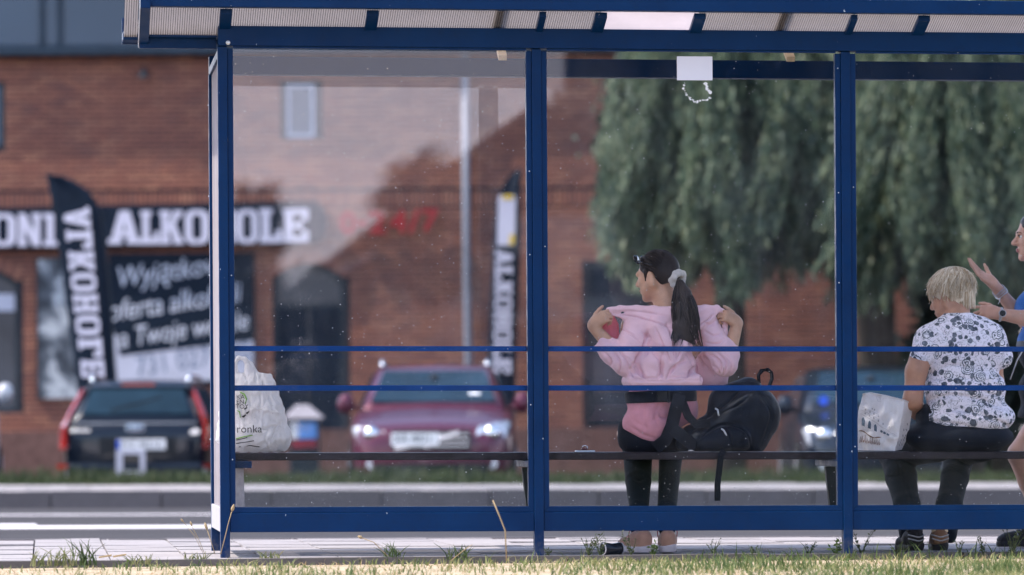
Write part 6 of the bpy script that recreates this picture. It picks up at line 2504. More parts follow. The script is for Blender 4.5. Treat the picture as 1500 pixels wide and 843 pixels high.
# ------------------------------------------------------------------ standing woman in blue at the right edge
def build_woman_blue():
    Y0 = 1.0
    foot = P(1535, 806, .95)
    root = thing('person', 'standing person in a blue top and black skirt gesturing with raised hands', 'person', (foot.x, foot.y, gz(foot.x)), 0, 'people waiting at the bus shelter')
    p = lambda x, y, d=0.0: pt(x, y, Y0 + d)
    F = Field(p(1395, 815, -.35), p(1640, 300, .35), .005)
    ho = p(1516.5, 346.5)
    B = basis((-1, .03, -.06))
    head_shape(F, ho, B, 1.0, 1.04)
    F.cap(ho + B @ np.array([0, -.025, -.06]), p(1532, 400), .050, .056, .03)
    F.ell(p(1540, 430), [.11, .19, .07], .05)
    F.ell(p(1532, 455), [.135, .16, .12], .05)
    F.ell(p(1536, 520), [.125, .15, .13], .05)
    F.ell(p(1545, 565), [.140, .155, .11], .04)
    # far arm raised with open palm
    F.chain([p(1540, 425, .17), p(1515, 485, .15), p(1484, 452, .08), p(1456, 417, .02)], [.052, .042, .036, .026], .02)
    hand_shape(F, p(1456, 417, .02), p(1430, 398, 0) - p(1456, 417, .02), (-.30, -.35, .88), (.30, .75, .45), (.16, .26, .36, .46), .90, .55, .22, .12)
    # near arm across the front, hand half closed
    F.chain([p(1548, 425, -.17), p(1560, 476, -.20), p(1505, 467, -.20), p(1468, 461, -.18)], [.052, .044, .040, .029], .02)
    hand_shape(F, p(1466, 460, -.18), (-1, .25, .12), (-.2, .75, -.6), (-.1, .5, .85), (.30, .95, 1.05, 1.1), .95, .6, .08)
    # bent near leg, straight far leg
    F.chain([p(1548, 585, -.07), p(1514, 642, -.08), p(1494, 664, -.08)], [.078, .072, .060], .02)
    F.chain([p(1494, 668, -.08), p(1508, 705, -.06), p(1528, 775, -.04)], [.060, .054, .034], .02)
    F.chain([p(1555, 585, .07), p(1550, 680, .08), p(1558, 775, .06)], [.080, .060, .036], .02)
    attach(field_obj('body', F, MAT['skin3']), root)
    # eyes, brows and lips
    for s in (-1, 1):
        e = ho + B @ np.array([s * .032, .077, .003])
        eb = MB()
        eb.tube([e + B @ np.array([0, y, 0]) for y in (-.011, -.008, 0, .008, .011)], [.003, .009, .0118, .009, .003], 12)
        eo = attach(eb.build('eye', MAT['eye'], smooth=True), root)
        ib = MB().tube([e + B @ np.array([0, .0095, -.001]), e + B @ np.array([0, .0125, -.001])], [.0055, .004], 10)
        attach(ib.build('iris', MAT['iris'], smooth=True), root)
        bw = MB().tube([ho + B @ np.array([s * x, y, z]) for x, y, z in ((.012, .0945, .020), (.026, .096, .025), (.040, .088, .024), (.050, .077, .018))], [.0022, .003, .0026, .001], 5)
        attach(bw.build('eyebrow', MAT['lash'], smooth=True), root)
        lb = MB().tube([e + B @ np.array([x, y, z]) for x, y, z in ((-.014, .009, .002), (-.006, .0145, .006), (.006, .0145, .006), (.014, .009, .002))], .0019, 5)
        attach(lb.build('eyelash', MAT['lash'], smooth=True), root)
    lb = Field(ho - .15, ho + .15, .0032)
    lb.ell(ho + B @ np.array([0, .0945, -.060]), [.020, .0085, .005], .003, B)
    lb.ell(ho + B @ np.array([0, .0925, -.0705]), [.017, .0085, .0055], .003, B)
    attach(field_obj('lips', lb, MAT['lip']), root)
    # top
    G = Field(p(1455, 530, -.33), p(1640, 392, .33), .005)
    G.ell(p(1543, 430), [.115, .195, .075], .05)
    G.ell(p(1530, 452), [.150, .17, .115], .05)
    G.ell(p(1534, 500), [.150, .160, .10], .05)
    for d in (-1, 1):
        G.cap(p(1545, 424, d * .17), p(1552, 446, d * .185), .064, .060, .03)
    top = p(1500, 402)[2]
    bot = p(1500, 503)[2]
    hx = p(1516, 400)[0]
    G.clip(lambda X, Y, Z: np.maximum(bot - Z, Z - (top + (X - hx) * .55)))
    attach(field_obj('top', G, MAT['bluetop'], lines=[(XZ((1478, 450), (1492, 440), (1510, 420)), .008, .007), (XZ((1480, 470), (1496, 458), (1515, 450)), .007, .006), (XZ((1476, 486), (1490, 478), (1510, 476)), .007, .007), (XZ((1488, 430), (1500, 424), (1515, 408)), .006, .005)]), root)
    # grey waistband and black skirt
    G = Field(p(1455, 640, -.35), p(1640, 490, .35), .0055)
    G.ell(p(1536, 520), [.152, .165, .10], .04)
    G.ell(p(1545, 570), [.182, .19, .135], .05)
    G.ell(p(1538, 610), [.16, .185, .10], .05)
    zt, zb = p(1500, 513)[2], p(1500, 612)[2]
    G.clip(lambda X, Y, Z: np.maximum(zb - Z, Z - zt))
    attach(field_obj('skirt', G, MAT['skirt']), root)
    G = Field(p(1455, 530, -.35), p(1640, 490, .35), .0055)
    G.ell(p(1535, 508), [.158, .170, .12], .04)
    zt, zb = p(1500, 499)[2], p(1500, 515)[2]
    G.clip(lambda X, Y, Z: np.maximum(zb - Z, Z - zt))
    attach(field_obj('waistband', G, simple('waistband_grey', (.10, .11, .125), .8)), root)
    # thin pale strap falling across the hip
    a, b, c = p(1508, 497, -.20), p(1490, 528, -.20), p(1480, 556, -.21)
    attach(MB().tube([a, b, c], .0035, 6).build('strap', MAT['shoe_grey'], smooth=True), root)
    # hair
    H = Field(p(1470, 420, -.2), p(1600, 298, .2), .0045)
    L = lambda x, y, z: ho + B @ np.array([x, y, z])
    H.ell(L(0, -.022, .044), [.082, .100, .088], .01, B)
    H.cap(L(0, -.07, .02), L(0, -.085, -.10), .065, .05, .04)
    Bi = B.T

    def line(X, Y, Z):
        x, y, z = X - ho[0], Y - ho[1], Z - ho[2]
        yy = Bi[1, 0] * x + Bi[1, 1] * y + Bi[1, 2] * z
        zz = Bi[2, 0] * x + Bi[2, 1] * y + Bi[2, 2] * z
        return np.maximum(yy - .070 - np.maximum(zz - .070, 0) * 1.2, np.where(yy > -.01, (-.01 - zz), -1))
    H.clip(line)
    attach(field_obj('hair', H, MAT['hair_brown']), root)
    # watch and bracelets
    def ring(name, c, ax, r, tube, mat, squash=1.0, wob=0.0):
        ax = np.array(Vector(ax).normalized())
        u = np.cross(ax, [0, 1, .2])
        u /= np.linalg.norm(u)
        v = np.cross(ax, u)
        pts = [c + (u * math.cos(a) + v * math.sin(a) * squash) * r + ax * wob * math.sin(3 * a) for a in np.linspace(0, 2 * math.pi, 21)]
        return attach(MB().tube(pts, tube, 6, False).build(name, mat, smooth=True), root)
    c = p(1466, 461, -.18)
    d = c - p(1505, 467, -.20)
    w = Field(c - .06, c + .06, .003)
    ax = d / np.linalg.norm(d)
    for a in np.linspace(0, 2 * math.pi, 25)[:-1]:
        u = np.cross(ax, [0, 1, .2]); u /= np.linalg.norm(u)
        v = np.cross(ax, u)
        w.ell(c + (u * math.cos(a) + v * math.sin(a)) * .0305, [.007, .006, .007], .006)
    wt = attach(field_obj('watch_strap', w, MAT['shoe_grey']), root)
    fc = c + np.array([0, -.033, .004])
    attach(MB().tube([fc, fc + np.array([0, -.010, .001])], .0195, 20).build('watch_case', MAT['steel'], smooth=False, bevel=.002), root)
    attach(MB().tube([fc + np.array([0, -.0101, .001]), fc + np.array([0, -.0115, .001])], .0150, 20).build('watch_face', MAT['plastic_black']), root)
    fa = p(1484, 452, .08) - p(1456, 417, .02)
    for t, m_ in ((.24, 'steel'), (.31, 'shoe_grey'), (.38, 'rivet')):
        cc = p(1456, 417, .02) + fa * t
        ring('bracelet', cc, fa, .0325 + .004 * t, .0028, MAT[m_], 1.0, .004)
    q = p(1456, 417, .02) + fa * .38 + np.array([-.012, -.03, -.02])
    attach(MB().tube([q, q + np.array([-.004, -.004, -.02]), q + np.array([-.012, -.004, -.034])], .002, 5).build('bracelet_end', MAT['rivet'], smooth=True), root)
    # shoes
    h1 = p(1531, 806, -.05)
    shoe(root, (h1[0], h1[1], gz(h1[0]) + .004), (-1, .06), MAT['shoe_black'], MAT['shoe_black'], lace=MAT['shoe_grey'])
    h2 = p(1562, 806, .08)
    shoe(root, (h2[0], h2[1], gz(h2[0]) + .004), (-1, .0), MAT['shoe_black'], MAT['shoe_black'], lace=MAT['shoe_grey'])


build_woman_blue()

# ================================================================== bags and small things
def build_backpack():
    Yc = .36
    root = thing('backpack', 'large black backpack lying on the bench beside the person in pink', 'backpack', P(1060, 661, .40))
    zb = P(1060, 661.5, .36).z
    F = Field(pt(960, 668, .18), pt(1160, 545, .62), .0048)
    F.cap(pt(1015, 640, .38), pt(1105, 605, .38), .060, .118, .04)
    F.ell(pt(1092, 612, .39), [.155, .120, .150], .05)
    F.cap(pt(1000, 650, .36), pt(1100, 645, .36), .035, .075, .05)
    F.cap(pt(1060, 590, .40), pt(1095, 572, .42), .075, .065, .05)
    # front pocket standing proud
    F.cap(pt(1030, 648, .31), pt(1085, 640, .29), .045, .060, .03)
    F.clip(lambda X, Y, Z: zb - Z)
    lines = [(XZ((1000, 645), (1030, 615), (1062, 590), (1085, 566)), .006, .010), (XZ((1012, 650), (1040, 628), (1062, 622), (1085, 632), (1096, 658)), .006, .012),
             (XZ((1040, 610), (1075, 595), (1100, 575)), .005, .005), (XZ((1062, 600), (1085, 585), (1112, 570)), .010, -.007), (XZ((1058, 622), (1064, 640), (1068, 660)), .005, .006),
             (XZ((1020, 640), (1045, 630), (1058, 625)), .006, -.006), (XZ((1110, 580), (1125, 610), (1112, 650)), .010, .008), (XZ((1070, 618), (1092, 630), (1100, 655)), .014, .008)]
    body = attach(field_obj('body', F, MAT['pack'], lines=lines, noise=.002, nfreq=30), root)

    def strap(name, pts, w, th=.006, mat='strap', up=(0, 1, 0)):
        mb = MB()
        pts = [Vector(q) for q in pts]
        rows = []
        for i, q in enumerate(pts):
            d = (pts[min(i + 1, len(pts) - 1)] - pts[max(0, i - 1)]).normalized()
            s = d.cross(Vector(up)).normalized()
            n = s.cross(d)
            rows.append([q + s * w / 2 * a + n * th / 2 * b for a, b in ((-1, -1), (1, -1), (1, 1), (-1, 1), (-1, -1))])
        mb.grid(rows)
        return attach(mb.build(name, MAT[mat], smooth=False, bevel=.0015), root)
    strap('handle', [pt(1112, 562, .40), pt(1111, 550, .40), pt(1116, 543, .40), pt(1124, 541.5, .40), pt(1130, 546, .40), pt(1131, 555, .40), pt(1127, 566, .40)], .030, .008, up=(1, .2, .2))
    strap('shoulder_strap', [pt(996, 578, .325), pt(990, 600, .315), pt(984, 625, .31), pt(975, 645, .32), pt(960, 657, .34)], .062, .012)
    strap('shoulder_strap', [pt(1000, 590, .33), pt(1008, 610, .31), pt(1020, 622, .30), pt(1040, 620, .29)], .040, .010)
    strap('shoulder_strap', [pt(985, 628, .31), pt(1000, 640, .30), pt(1010, 648, .30), pt(1020, 655, .29)], .060, .012)
    strap('hanging_strap', [pt(1060, 660, .27), pt(1056, 668, .262), pt(1054, 685, .265), pt(1051, 710, .265), pt(1051, 734, .265)], .030, .004)
    for px, py, dx in ((1050, 602, 1), (1059, 632, 2)):
        q = pt(px, py, .255)
        mb = MB().tube([q + np.array([-.008, 0, .012]), q + np.array([.004, -.003, .004]), q + np.array([.006 * dx, -.004, -.012]), q + np.array([.010 * dx, -.004, -.026])], .0045, 6)
        attach(mb.build('zip_pull', MAT['rivet'], smooth=True), root)


build_backpack()


def build_plastic_bag():
    root = thing('plastic_bag', 'crumpled white plastic carrier bag with tied handles at the left end of the bench', 'plastic bag', P(380, 661, .42))
    m, t = new_mat('thin_white_plastic')
    v = t.wpos()
    c = t.ramp(t.noise(v, 12, 4), [(.3, (.80, .78, .77)), (.7, (.90, .89, .90))])
    b = t.n('BsdfPrincipled', Base_Color=c, Roughness=.32)
    wr = t.math('ADD', t.noise(t.wpos((1, 1, .45)), 24, 5, .6, 1.2), t.math('MULTIPLY', t.noise(t.wpos((1, 1, .25)), 9, 4, .6, 1.8), 2.0))
    t.set(b.inputs['Normal'], t.n('Bump', Strength=.9, Distance=.014, Height=wr))
    tl = t.n('BsdfTranslucent', Color=c)
    mx = t.n('MixShader', i0=.42)
    t.set(mx.inputs[1], b)
    t.set(mx.inputs[2], tl)
    t.surf(mx)
    zb = P(380, 662, .40).z
    F = Field(pt(318, 668, .24), pt(432, 518, .66), .0045)
    F.ell(pt(376, 640, .44), [.165, .125, .090], .03)
    F.ell(pt(372, 608, .44), [.145, .105, .115], .05)
    F.ell(pt(368, 572, .44), [.112, .075, .075], .05)
    F.cap(pt(394, 567, .44), pt(407, 640, .44), .033, .042, .04)
    F.cap(pt(338, 565, .44), pt(330, 640, .44), .035, .045, .04)
    F.cap(pt(345, 654, .42), pt(412, 653, .42), .03, .03, .03)
    F.cap(pt(366, 562, .43), pt(369, 545, .43), .042, .022, .03)
    F.cap(pt(378, 556, .43), pt(396, 551, .43), .026, .010, .03)
    F.cap(pt(352, 556, .43), pt(340, 551, .43), .026, .012, .03)
    F.chain([pt(364, 552, .42), pt(364, 538, .42), pt(358, 527, .42), pt(350, 524, .42), pt(345, 532, .42), pt(346, 548, .42)], [.019, .014, .009, .009, .008, .012], .012)
    F.chain([pt(371, 548, .44), pt(366, 535, .45), pt(358, 527, .44)], [.020, .012, .008], .012)
    F.clip(lambda X, Y, Z: zb - Z)
    lines = [(XZ((348, 648), (375, 632), (412, 622)), .006, .007), (XZ((395, 655), (402, 635), (408, 622)), .006, .008), (XZ((360, 560), (352, 590), (358, 620)), .007, .007), (XZ((372, 562), (382, 585), (376, 605)), .008, .007),
             (XZ((385, 560), (396, 585), (400, 600)), .007, .008), (XZ((350, 610), (375, 600), (410, 606)), .010, -.008), (XZ((392, 660), (388, 640), (396, 628)), .005, .006), (XZ((405, 655), (402, 640), (412, 625)), .005, .006),
             (XZ((356, 545), (362, 556), (360, 568)), .005, .006), (XZ((375, 545), (376, 560), (384, 570)), .005, .006), (XZ((360, 575), (366, 595), (362, 612)), .006, .006)]
    body = attach(field_obj('body', F, m, lines=[(a_, w_ * .8, d_ * 1.5) for a_, w_, d_ in lines], noise=.0042, nfreq=58), root)
    # printing on the near side
    ink, grn = simple('bag_ink', (.03, .035, .04), .5), simple('bag_green', (.22, .42, .10), .5)
    dgb = bpy.context.evaluated_depsgraph_get()
    dgb.update()

    def surf(px, py):
        d = ray(px, py)
        s = P(px, py, .0)
        ok, loc, nor, idx = body.evaluated_get(dgb).ray_cast(Vector(body.matrix_world.inverted() @ s), d.normalized())
        return (loc - d.normalized() * .0025) if ok else P(px, py, .30)
    bpy.context.view_layer.update()

    def line(txt, px, py, size, mat):
        me = text_mesh('lettering', txt, size, mat)
        q = surf(px, py)
        pts = []
        for v_ in me.vertices:
            d = (Vector((q.x + v_.co.x, q.y, q.z + v_.co.y)) - CAM).normalized()
            ok, loc, nor, idx = body.evaluated_get(dgb).ray_cast(CAM, d)
            if ok:
                pts.append(tuple(loc))
        A = np.array(pts) if pts else np.array([tuple(q)])
        a_ = np.c_[np.ones(len(A)), A[:, 0], A[:, 2]]
        co = np.linalg.lstsq(a_, A[:, 1], rcond=None)[0]
        off = float((a_ @ co - A[:, 1]).max()) + .002       # the film lies just clear of the highest crease
        for v_ in me.vertices:
            x_, z_ = q.x + v_.co.x, q.z + v_.co.y
            v_.co = (x_, float(co[0] + co[1] * x_ + co[2] * z_) - off, z_)
        return attach(link('lettering', me), root)
    line('ronka', 346, 634, .052, ink)
    for k, (tx, px, py) in enumerate((('KA', 346, 585), ('EN', 346, 592), ('TOY', 345, 599))):
        line(tx, px, py, .030, ink)
    mb = MB()
    for pts in (((346, 645), (356, 643), (362, 641)), ((346, 650), (360, 648), (372, 646)), ((350, 655), (366, 653), (380, 655))):
        mb.tube([surf(*q) for q in pts], .0022, 5)
    attach(mb.build('print_line', ink, smooth=True), root)
    mb = MB()
    mb.tube([surf(*q) for q in ((352, 575), (358, 578), (361, 585), (359, 592))], [.008, .012, .010, .004], 6, flat=.3)
    mb.tube([surf(*q) for q in ((347, 601), (351, 604), (352, 612))], [.004, .009, .004], 6, flat=.3)
    mb.tube([surf(*q) for q in ((346, 643), (358, 640), (370, 638))], .003, 5)
    attach(mb.build('print_mark', grn, smooth=True), root)
    mb = MB()
    for cx, cy in ((360, 600), (363, 606), (358, 611)):
        mb.tube([surf(cx - 2, cy), surf(cx + 2, cy - 3)], [.009, .004], 6, flat=.4)
    attach(mb.build('print_mark', ink, smooth=True), root)


build_plastic_bag()


def build_printed_bag():
    root = thing('printed_bag', 'white printed carrier bag with grey town drawing beside the person in the floral blouse', 'bag', P(1295, 661, .40))
    m, t = new_mat('white_bag_film')
    v = t.wpos()
    c = t.ramp(t.noise(v, 10, 4), [(.3, (.78, .75, .77)), (.7, (.86, .84, .86))])
    b = t.n('BsdfPrincipled', Base_Color=c, Roughness=.45)
    t.set(b.inputs['Normal'], t.n('Bump', Strength=.9, Distance=.014, Height=t.noise(t.wpos((1, 1, .7)), 20, 5, .6, 1.4)))
    tl = t.n('BsdfTranslucent', Color=c)
    mx = t.n('MixShader', i0=.25)
    t.set(mx.inputs[1], b)
    t.set(mx.inputs[2], tl)
    t.surf(mx)
    # front outline at depth .31, side turns away to the right
    zlow = P(1290, 662, .31).z
    fr = [(1256, 660), (1257, 603), (1264, 578), (1275, 576), (1296, 580), (1325, 587), (1316, 640), (1310, 661)]
    f3 = [P(x, y, .31) for x, y in fr]
    bk = [P(x, y, .46) for x, y in [(1262, 658), (1263, 602), (1268, 579), (1278, 577), (1300, 581), (1338, 592), (1330, 640), (1321, 659)]]
    rows = []
    n = 24
    mb = MB()
    rg = random.Random(9)
    # front face as a grid that bulges and creases
    def lerp(a, b_, t_):
        return a + (b_ - a) * t_

    def edge(pts, t_):
        s = t_ * (len(pts) - 1)
        i = min(int(s), len(pts) - 2)
        return lerp(pts[i], pts[i + 1], s - i)
    L_ = [f3[0], f3[1], f3[2]]
    R_ = [f3[7], f3[6], f3[5]]
    T_ = [f3[2], f3[3], f3[4], f3[5]]
    grid = []
    for j in range(n + 1):
        tv = j / n
        row = []
        for i in range(n + 1):
            tu = i / n
            q = lerp(edge(L_, tv), edge(R_, tv), tu)
            if tv > .8:
                q = lerp(q, edge(T_, tu), (tv - .8) / .2)
            q = Vector(q)
            cr = .010 * math.exp(-((tu - .62 - .12 * (tv - .4)) / .07) ** 2) * math.sin(tv * 3.1)
            q.y += -.018 * math.sin(tu * 3.14) * math.sin(tv * 3.14) + cr + .005 * math.sin(tu * 9 + tv * 5) + .004 * math.sin(tu * 17 - tv * 13 + 2 * math.sin(tv * 7)) + .003 * math.sin(tv * 23 + tu * 11)
            row.append(q)
        grid.append(row)
    mb.grid(grid)
    ring_b = [bk[7], bk[6], bk[5]]
    side = []
    for j in range(n + 1):
        tv = j / n
        a = grid[j][n]
        b_ = edge(ring_b, tv)
        md = lerp(a, b_, .5) + Vector((-.012 * math.sin(tv * 3.14), .0, 0))
        side.append([a, md, b_])
    mb.grid(side)
    back = []
    lb = [bk[0], bk[1], bk[2]]
    for j in range(n + 1):
        tv = j / n
        back.append([edge(ring_b, tv), lerp(edge(ring_b, tv), edge(lb, tv), .5) + Vector((0, .02, 0)), edge(lb, tv), grid[j][0]])
    mb.grid(back)
    mb.grid([grid[0], [lerp(grid[0][i], back[0][2 if i < n // 2 else 0], .9) for i in range(n + 1)]])
    body = attach(mb.build('body', m, smooth=True), root)
    # open top rim folded over
    rim = [Vector(q) for q in (grid[n][0], grid[n][8], grid[n][16], grid[n][24], bk[5], bk[4], bk[3], bk[2], grid[n][0])]
    attach(MB().tube(rim, .004, 5).build('rim', m, smooth=True), root)

    def on(u, v_):
        i, j = min(int(u * n), n - 1), min(int(v_ * n), n - 1)
        a, b2 = u * n - i, v_ * n - j
        q = lerp(lerp(grid[j][i], grid[j][i + 1], a), lerp(grid[j + 1][i], grid[j + 1][i + 1], a), b2)
        return q + Vector((0, -.006, 0))
    blu, gry, brn = simple('bag_print_blue', (.10, .14, .20), .6), simple('bag_print_grey', (.40, .39, .43), .6), simple('bag_print_brown', (.20, .10, .06), .6)
    mb = MB()
    for u in (.12, .27, .42):        # arched windows
        w, h = .035, .085
        pts = [on(u - w, .34), on(u + w, .34), on(u + w, .34 + h), on(u + w * .5, .34 + h * 1.3), on(u, .34 + h * 1.45), on(u - w * .5, .34 + h * 1.3), on(u - w, .34 + h)]
        mb.add(pts + [q + Vector((0, .001, 0)) for q in pts], [tuple(range(7)), tuple(range(13, 6, -1))])
    for u in (.58, .66, .74):
        pts = [on(u - .03, .37), on(u + .03, .37), on(u + .035, .41), on(u - .025, .42)]
        mb.add(pts, [(0, 1, 2, 3)])
    attach(mb.build('print_window', blu), root)
    mb = MB()
    for r_, (v0, us) in enumerate(((.53, (.15, .25, .35, .47, .60, .74)), (.61, (.13, .24, .34, .45)), (.70, (.28, .34)))):
        for u in us:
            pts = [on(u - .016, v0), on(u + .016, v0), on(u + .016, v0 + .035), on(u - .016, v0 + .035)]
            mb.add(pts, [(0, 1, 2, 3)])
    for v0 in (.49, .58, .66):
        mb.tube([on(u, v0) for u in np.linspace(.05, .5 - .2 * (v0 - .49), 5)], .0008, 4)
    mb.tube([on(u, .48 + .01 * math.sin(u * 30)) for u in np.linspace(.5, .95, 10)], .0008, 4)
    pts = [on(.42, .86), on(.50, .86), on(.50, .92), on(.42, .92)]
    mb.tube(pts + pts[:1], .0009, 4)
    attach(mb.build('print_facade', gry), root)
    mb = MB()
    sx = .04
    for k in range(9):                # handwritten flourish
        u0 = .05 + k * .06
        mb.tube([on(u0, .10 + .012 * k % .03), on(u0 + .018, .19 + .02 * (k % 3)), on(u0 + .035, .11), on(u0 + .05, .15)], .0013, 4)
    mb.tube([on(u, .245 + .025 * math.sin(u * 13)) for u in np.linspace(.03, .58, 14)], [.001 + .002 * abs(math.sin(i * .7)) for i in range(14)], 4)
    attach(mb.build('print_script', brn), root)
    mb = MB()
    for j in range(4, 18, 2):
        for f in (.35, .65):
            q = lerp(side[j][0], side[j][2], f) + Vector((.002, -.003, 0))
            if rg.random() < .7:
                mb.add([q, q + Vector((.006, .008, 0)), q + Vector((.006, .008, .010)), q + Vector((0, 0, .010))], [(0, 1, 2, 3)])
    attach(mb.build('print_text', gry), root)


build_printed_bag()


def build_small():
    # phone with keys on the bench
    q = P(858, 659, .33)
    zt = .486 - SLOPE * q.x
    r = thing('phone', 'flat pale phone with a small dark key ring on top lying on the bench', 'phone', (q.x, .36, zt))
    MB().box(-.046, .046, -.032, .032, .001, .009).build('case', simple('phone_case', (.55, .60, .68), .35), r, bevel=.003)
    MB().box(-.042, .042, -.028, .028, .0092, .0105).build('screen', MAT['car_glass'], r)
    mb = MB().tube([(.0 + .013 * math.cos(a), .0 + .004 * math.sin(a), .022 + .010 * math.sin(a)) for a in np.linspace(0, 6.28, 14)], .003, 5, False)
    mb.build('key_ring', MAT['chrome'], r, smooth=True)
    MB().box(-.018, .010, -.012, .01, .0108, .020).build('key_fob', simple('fob_maroon', (.10, .02, .03), .4), r, bevel=.003)
    # pale scrap on the bench edge
    c = P(1012, 661, .275)
    o = MB().tube([c + Vector((-.012, 0, .002)), c + Vector((-.004, -.003, .003)), c + Vector((.006, -.002, .0028)), c + Vector((.013, 0, .001))], [.002, .004, .0035, .002], 6, flat=.7).build('paper_scrap', MAT['torn'], smooth=True)
    tag(o, 'tiny pale scrap stuck on the front edge of the bench below the backpack', 'litter')
    # crushed dark can with a pale rim among the weeds
    p = P(897, 806, .02)
    z = gz(p.x)
    r = thing('drinks_can', 'small dark rounded can with a pale rim lying among weeds left of the beige shoes', 'litter', (p.x, p.y, z), .5)
    mb = MB().tube([(-.055, 0, .030), (-.048, 0, .032), (.0, .002, .029), (.045, .004, .031), (.056, .004, .030)], [.022, .031, .026, .030, .021], 14)
    mb.build('body', simple('can_dark', (.015, .018, .026), .25, .4), r, smooth=True)
    MB().tube([(-.058 + .001, .027 * math.sin(a), .030 + .027 * math.cos(a)) for a in np.linspace(0, 6.28, 16)], .003, 5, False).build('rim', MAT['steel'], r, smooth=True)
    MB().tube([(.05, .027 * math.sin(a), .030 + .027 * math.cos(a)) for a in np.linspace(0, 6.28, 16)], .003, 5, False).build('rim', MAT['steel'], r, smooth=True)
    # a few fallen leaves
    for px, py, y, lb in ((525 / 3, 330 / 3 + 700, -.2, 'curled brown leaf on the pale paving, nearer the first post'), (462 / 3, 338 / 3 + 700, -.3, 'curled brown leaf on the pale paving, nearer the tall grass tuft')):
        c = P(px, py, y)
        c.z = gz(c.x) + .006
        mb = MB().grid([[c + Vector((-.03 + .02 * i, -.016 + .016 * j, .008 * abs(j - 1) + .003 * i)) for i in range(4)] for j in range(3)])
        tag(mb.build('fallen_leaf', MAT['stalk'], smooth=True), lb, 'leaf', 'fallen leaves on the paving')


build_small()


# ================================================================== weeds and dry stalks by the posts
def weed(name, label, base, height, n_br, seed, leafy=True, spread=.5, group='weeds along the pavement edge', mat='weed', leaf=.014):
    rg = random.Random(seed)
    r = thing(name, label, 'weed', base, 0, group)
    st, lv = MB(), MB()
    for k in range(n_br):
        a, e = rg.uniform(0, 6.28), rg.uniform(.25, 1) * spread
        h = height * rg.uniform(.55, 1)
        pts = [Vector((math.cos(a) * e * h * t ** 1.4 + rg.uniform(-.004, .004), math.sin(a) * e * h * t ** 1.4 * .6, h * t)) for t in (0, .25, .5, .75, 1)]
        st.tube(pts, [.0022, .002, .0017, .0013, .0008], 5)
        if leafy:
            for i in range(int(8 * h / .12) + 3):
                t = rg.uniform(.15, 1)
                s = min(int(t * 4), 3)
                c = pts[s].lerp(pts[s + 1], t * 4 - s)
                d = Vector((rg.uniform(-1, 1), rg.uniform(-1, 1), rg.uniform(-.2, .9))).normalized()
                w = d.cross(Vector((rg.uniform(-1, 1), rg.uniform(-1, 1), rg.uniform(-1, 1)))).normalized()
                l = leaf * rg.uniform(.6, 1.5)
                lv.add([c, c + d * l * .5 + w * l * .24, c + d * l, c + d * l * .5 - w * l * .24], [(0, 1, 2, 3)])
                if rg.random() < .4:
                    st.tube([c, c + d * l], .0008, 4)
    st.build('stem', MAT[mat], r)
    if leafy:
        lv.build('foliage', MAT[mat], r, fix=False)
    return r


def stalk(label, pts, rad, head, seed):
    """one dry stalk; pts in the photograph, head = length of the seed head"""
    q = [P(*p) for p in pts]
    b = q[0]
    r = thing('dry_stalk', label, 'weed', b, 0, 'dry stalks by the shelter')
    loc = [p - b for p in q]
    MB().tube(loc, [rad] * len(loc), 5).build('stem', MAT['stalk'], r, smooth=True)
    if head:
        d = (loc[-1] - loc[-2]).normalized()
        MB().tube([loc[-1] - d * head * .2, loc[-1] + d * head * .2, loc[-1] + d * head * .6, loc[-1] + d * head], [rad * 1.2, rad * 3.8, rad * 3.4, rad], 7).build('seed_head', MAT['stalk'], r, smooth=True)


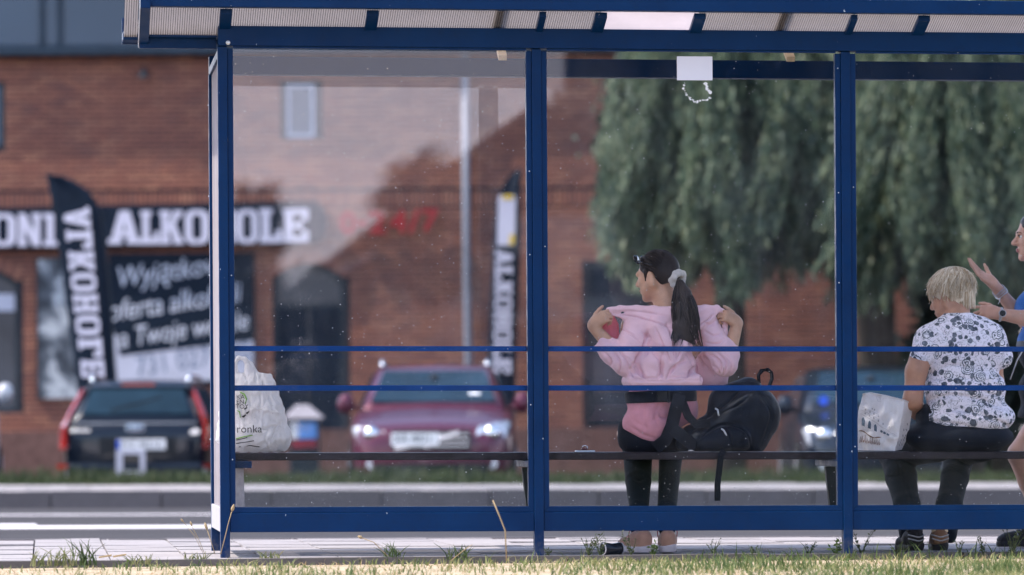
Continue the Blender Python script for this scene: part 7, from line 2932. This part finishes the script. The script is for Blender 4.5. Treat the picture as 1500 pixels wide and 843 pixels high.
def build_weeds():
    def g(px, y):
        p = P(px, 810, y)
        return (p.x, p.y, gz(p.x) + .0)
    spots = [(862, -.12, .115, 7, 'bushy weed with small dark leaves left of the beige shoes'), (880, -.18, .09, 6, 'low dark weed around the drinks can'), (955, -.10, .075, 4, 'short green weed in front of the beige shoes'),
             (925, -.16, .12, 4, 'leaning weed between the drinks can and the beige shoes'), (1045, -.05, .08, 4, 'thin brown weed right of the beige shoes'), (1105, -.02, .05, 4, 'small weed halfway between the shoes and the third post'),
             (1185, .0, .07, 6, 'brown leafed weed left of the third post'), (1262, .02, .125, 5, 'tall thin weed just right of the third post'), (1225, -.02, .08, 5, 'weed tuft touching the third post'),
             (1315, .0, .07, 5, 'dark weed left of the black shoe of the older person'), (1405, .0, .08, 3, 'spindly weed just right of the tan shoe'), (1440, .02, .09, 4, 'forked weed between the tan shoe and the right edge'),
             (1483, .0, .13, 9, 'big dark leafy weed at the right edge'), (805, -.2, .05, 4, 'low weed right of the second post')]
    for i, (px, y, h, n, lb) in enumerate(spots):
        b = g(px, y)
        dark = i not in (2, 8)
        weed('weed', lb, (b[0], b[1], b[2] - .01), h * 1.1, n + 1, 60 + i, True, .75, mat='weed' if dark else 'grass_green', leaf=.013 if dark else .022)
    tufts = [(95, -1.05, .10, 'bright tuft of grass on the paving at far left'), (125, -1.0, .13, 'taller tuft of grass on the paving at left'), (60, -1.1, .08, 'small tuft of grass near the left edge'), (285, -.6, .05, 'yellow tuft left of the first post'),
             (395, -.5, .05, 'small weed clump right of the first post'), (575, -.45, .09, 'leaning grass tuft between first and second posts'), (668, -.42, .08, 'spiky grass tuft left of the second post'), (205, -.9, .05, 'thin tuft between the leaves and the first post')]
    for i, (px, y, h, lb) in enumerate(tufts):
        p = P(px, 815, y)
        r = thing('grass_tuft', lb, 'grass tuft', (p.x, p.y, gz(p.x) - .004), 0, 'grass tufts on the pavement edge')
        rg = random.Random(200 + i)
        mb = MB()
        for k in range(26):
            a, e = rg.uniform(0, 6.28), rg.uniform(.1, 1.1)
            hh = h * rg.uniform(.4, 1)
            s = Vector((rg.uniform(-.05, .05), rg.uniform(-.03, .03), 0))
            pts = [s + Vector((math.cos(a) * e * hh * t * t, math.sin(a) * e * hh * t * t * .5, hh * t)) for t in (0, .4, .75, 1)]
            mb.tube(pts, [.003, .0028, .002, .0005], 3, False)
        mb.build('blades', MAT['grass_green'] if i in (1, 5, 6) else MAT['grass'], r, fix=False)
    stalk('dry stalk with a pale seed head against the first post', [(323, 812, -.35), (329, 790, -.36), (335, 765, -.37), (340, 748, -.38)], .0022, .03, 1)
    stalk('dry stalk with a bud leaning left of the first post', [(315, 812, -.4), (308, 790, -.4), (303, 775, -.4)], .002, .03, 2)
    stalk('thin arching stalk with a brown tip left of the first post', [(300, 812, -.5), (293, 795, -.5), (283, 775, -.5), (281, 770, -.5)], .0014, .02, 3)
    stalk('thin stalk with a dark tip, leftmost of the pair by the first post', [(298, 812, -.55), (285, 785, -.55), (268, 764, -.55)], .0012, .015, 4)
    stalk('single dry blade rising in front of the bottom rail of the left pane', [(742, 822, -1.6), (740, 778, -1.6), (732, 757, -1.6), (722, 733, -1.6)], .0032, .0, 5)
    stalk('thin dry blade rising between first and second posts', [(568, 815, -.5), (548, 795, -.5), (530, 788, -.5)], .002, .02, 6)
    stalk('short dry blade left of the second post', [(660, 822, -.6), (680, 806, -.6), (692, 798, -.6)], .0018, .0, 7)


build_weeds()
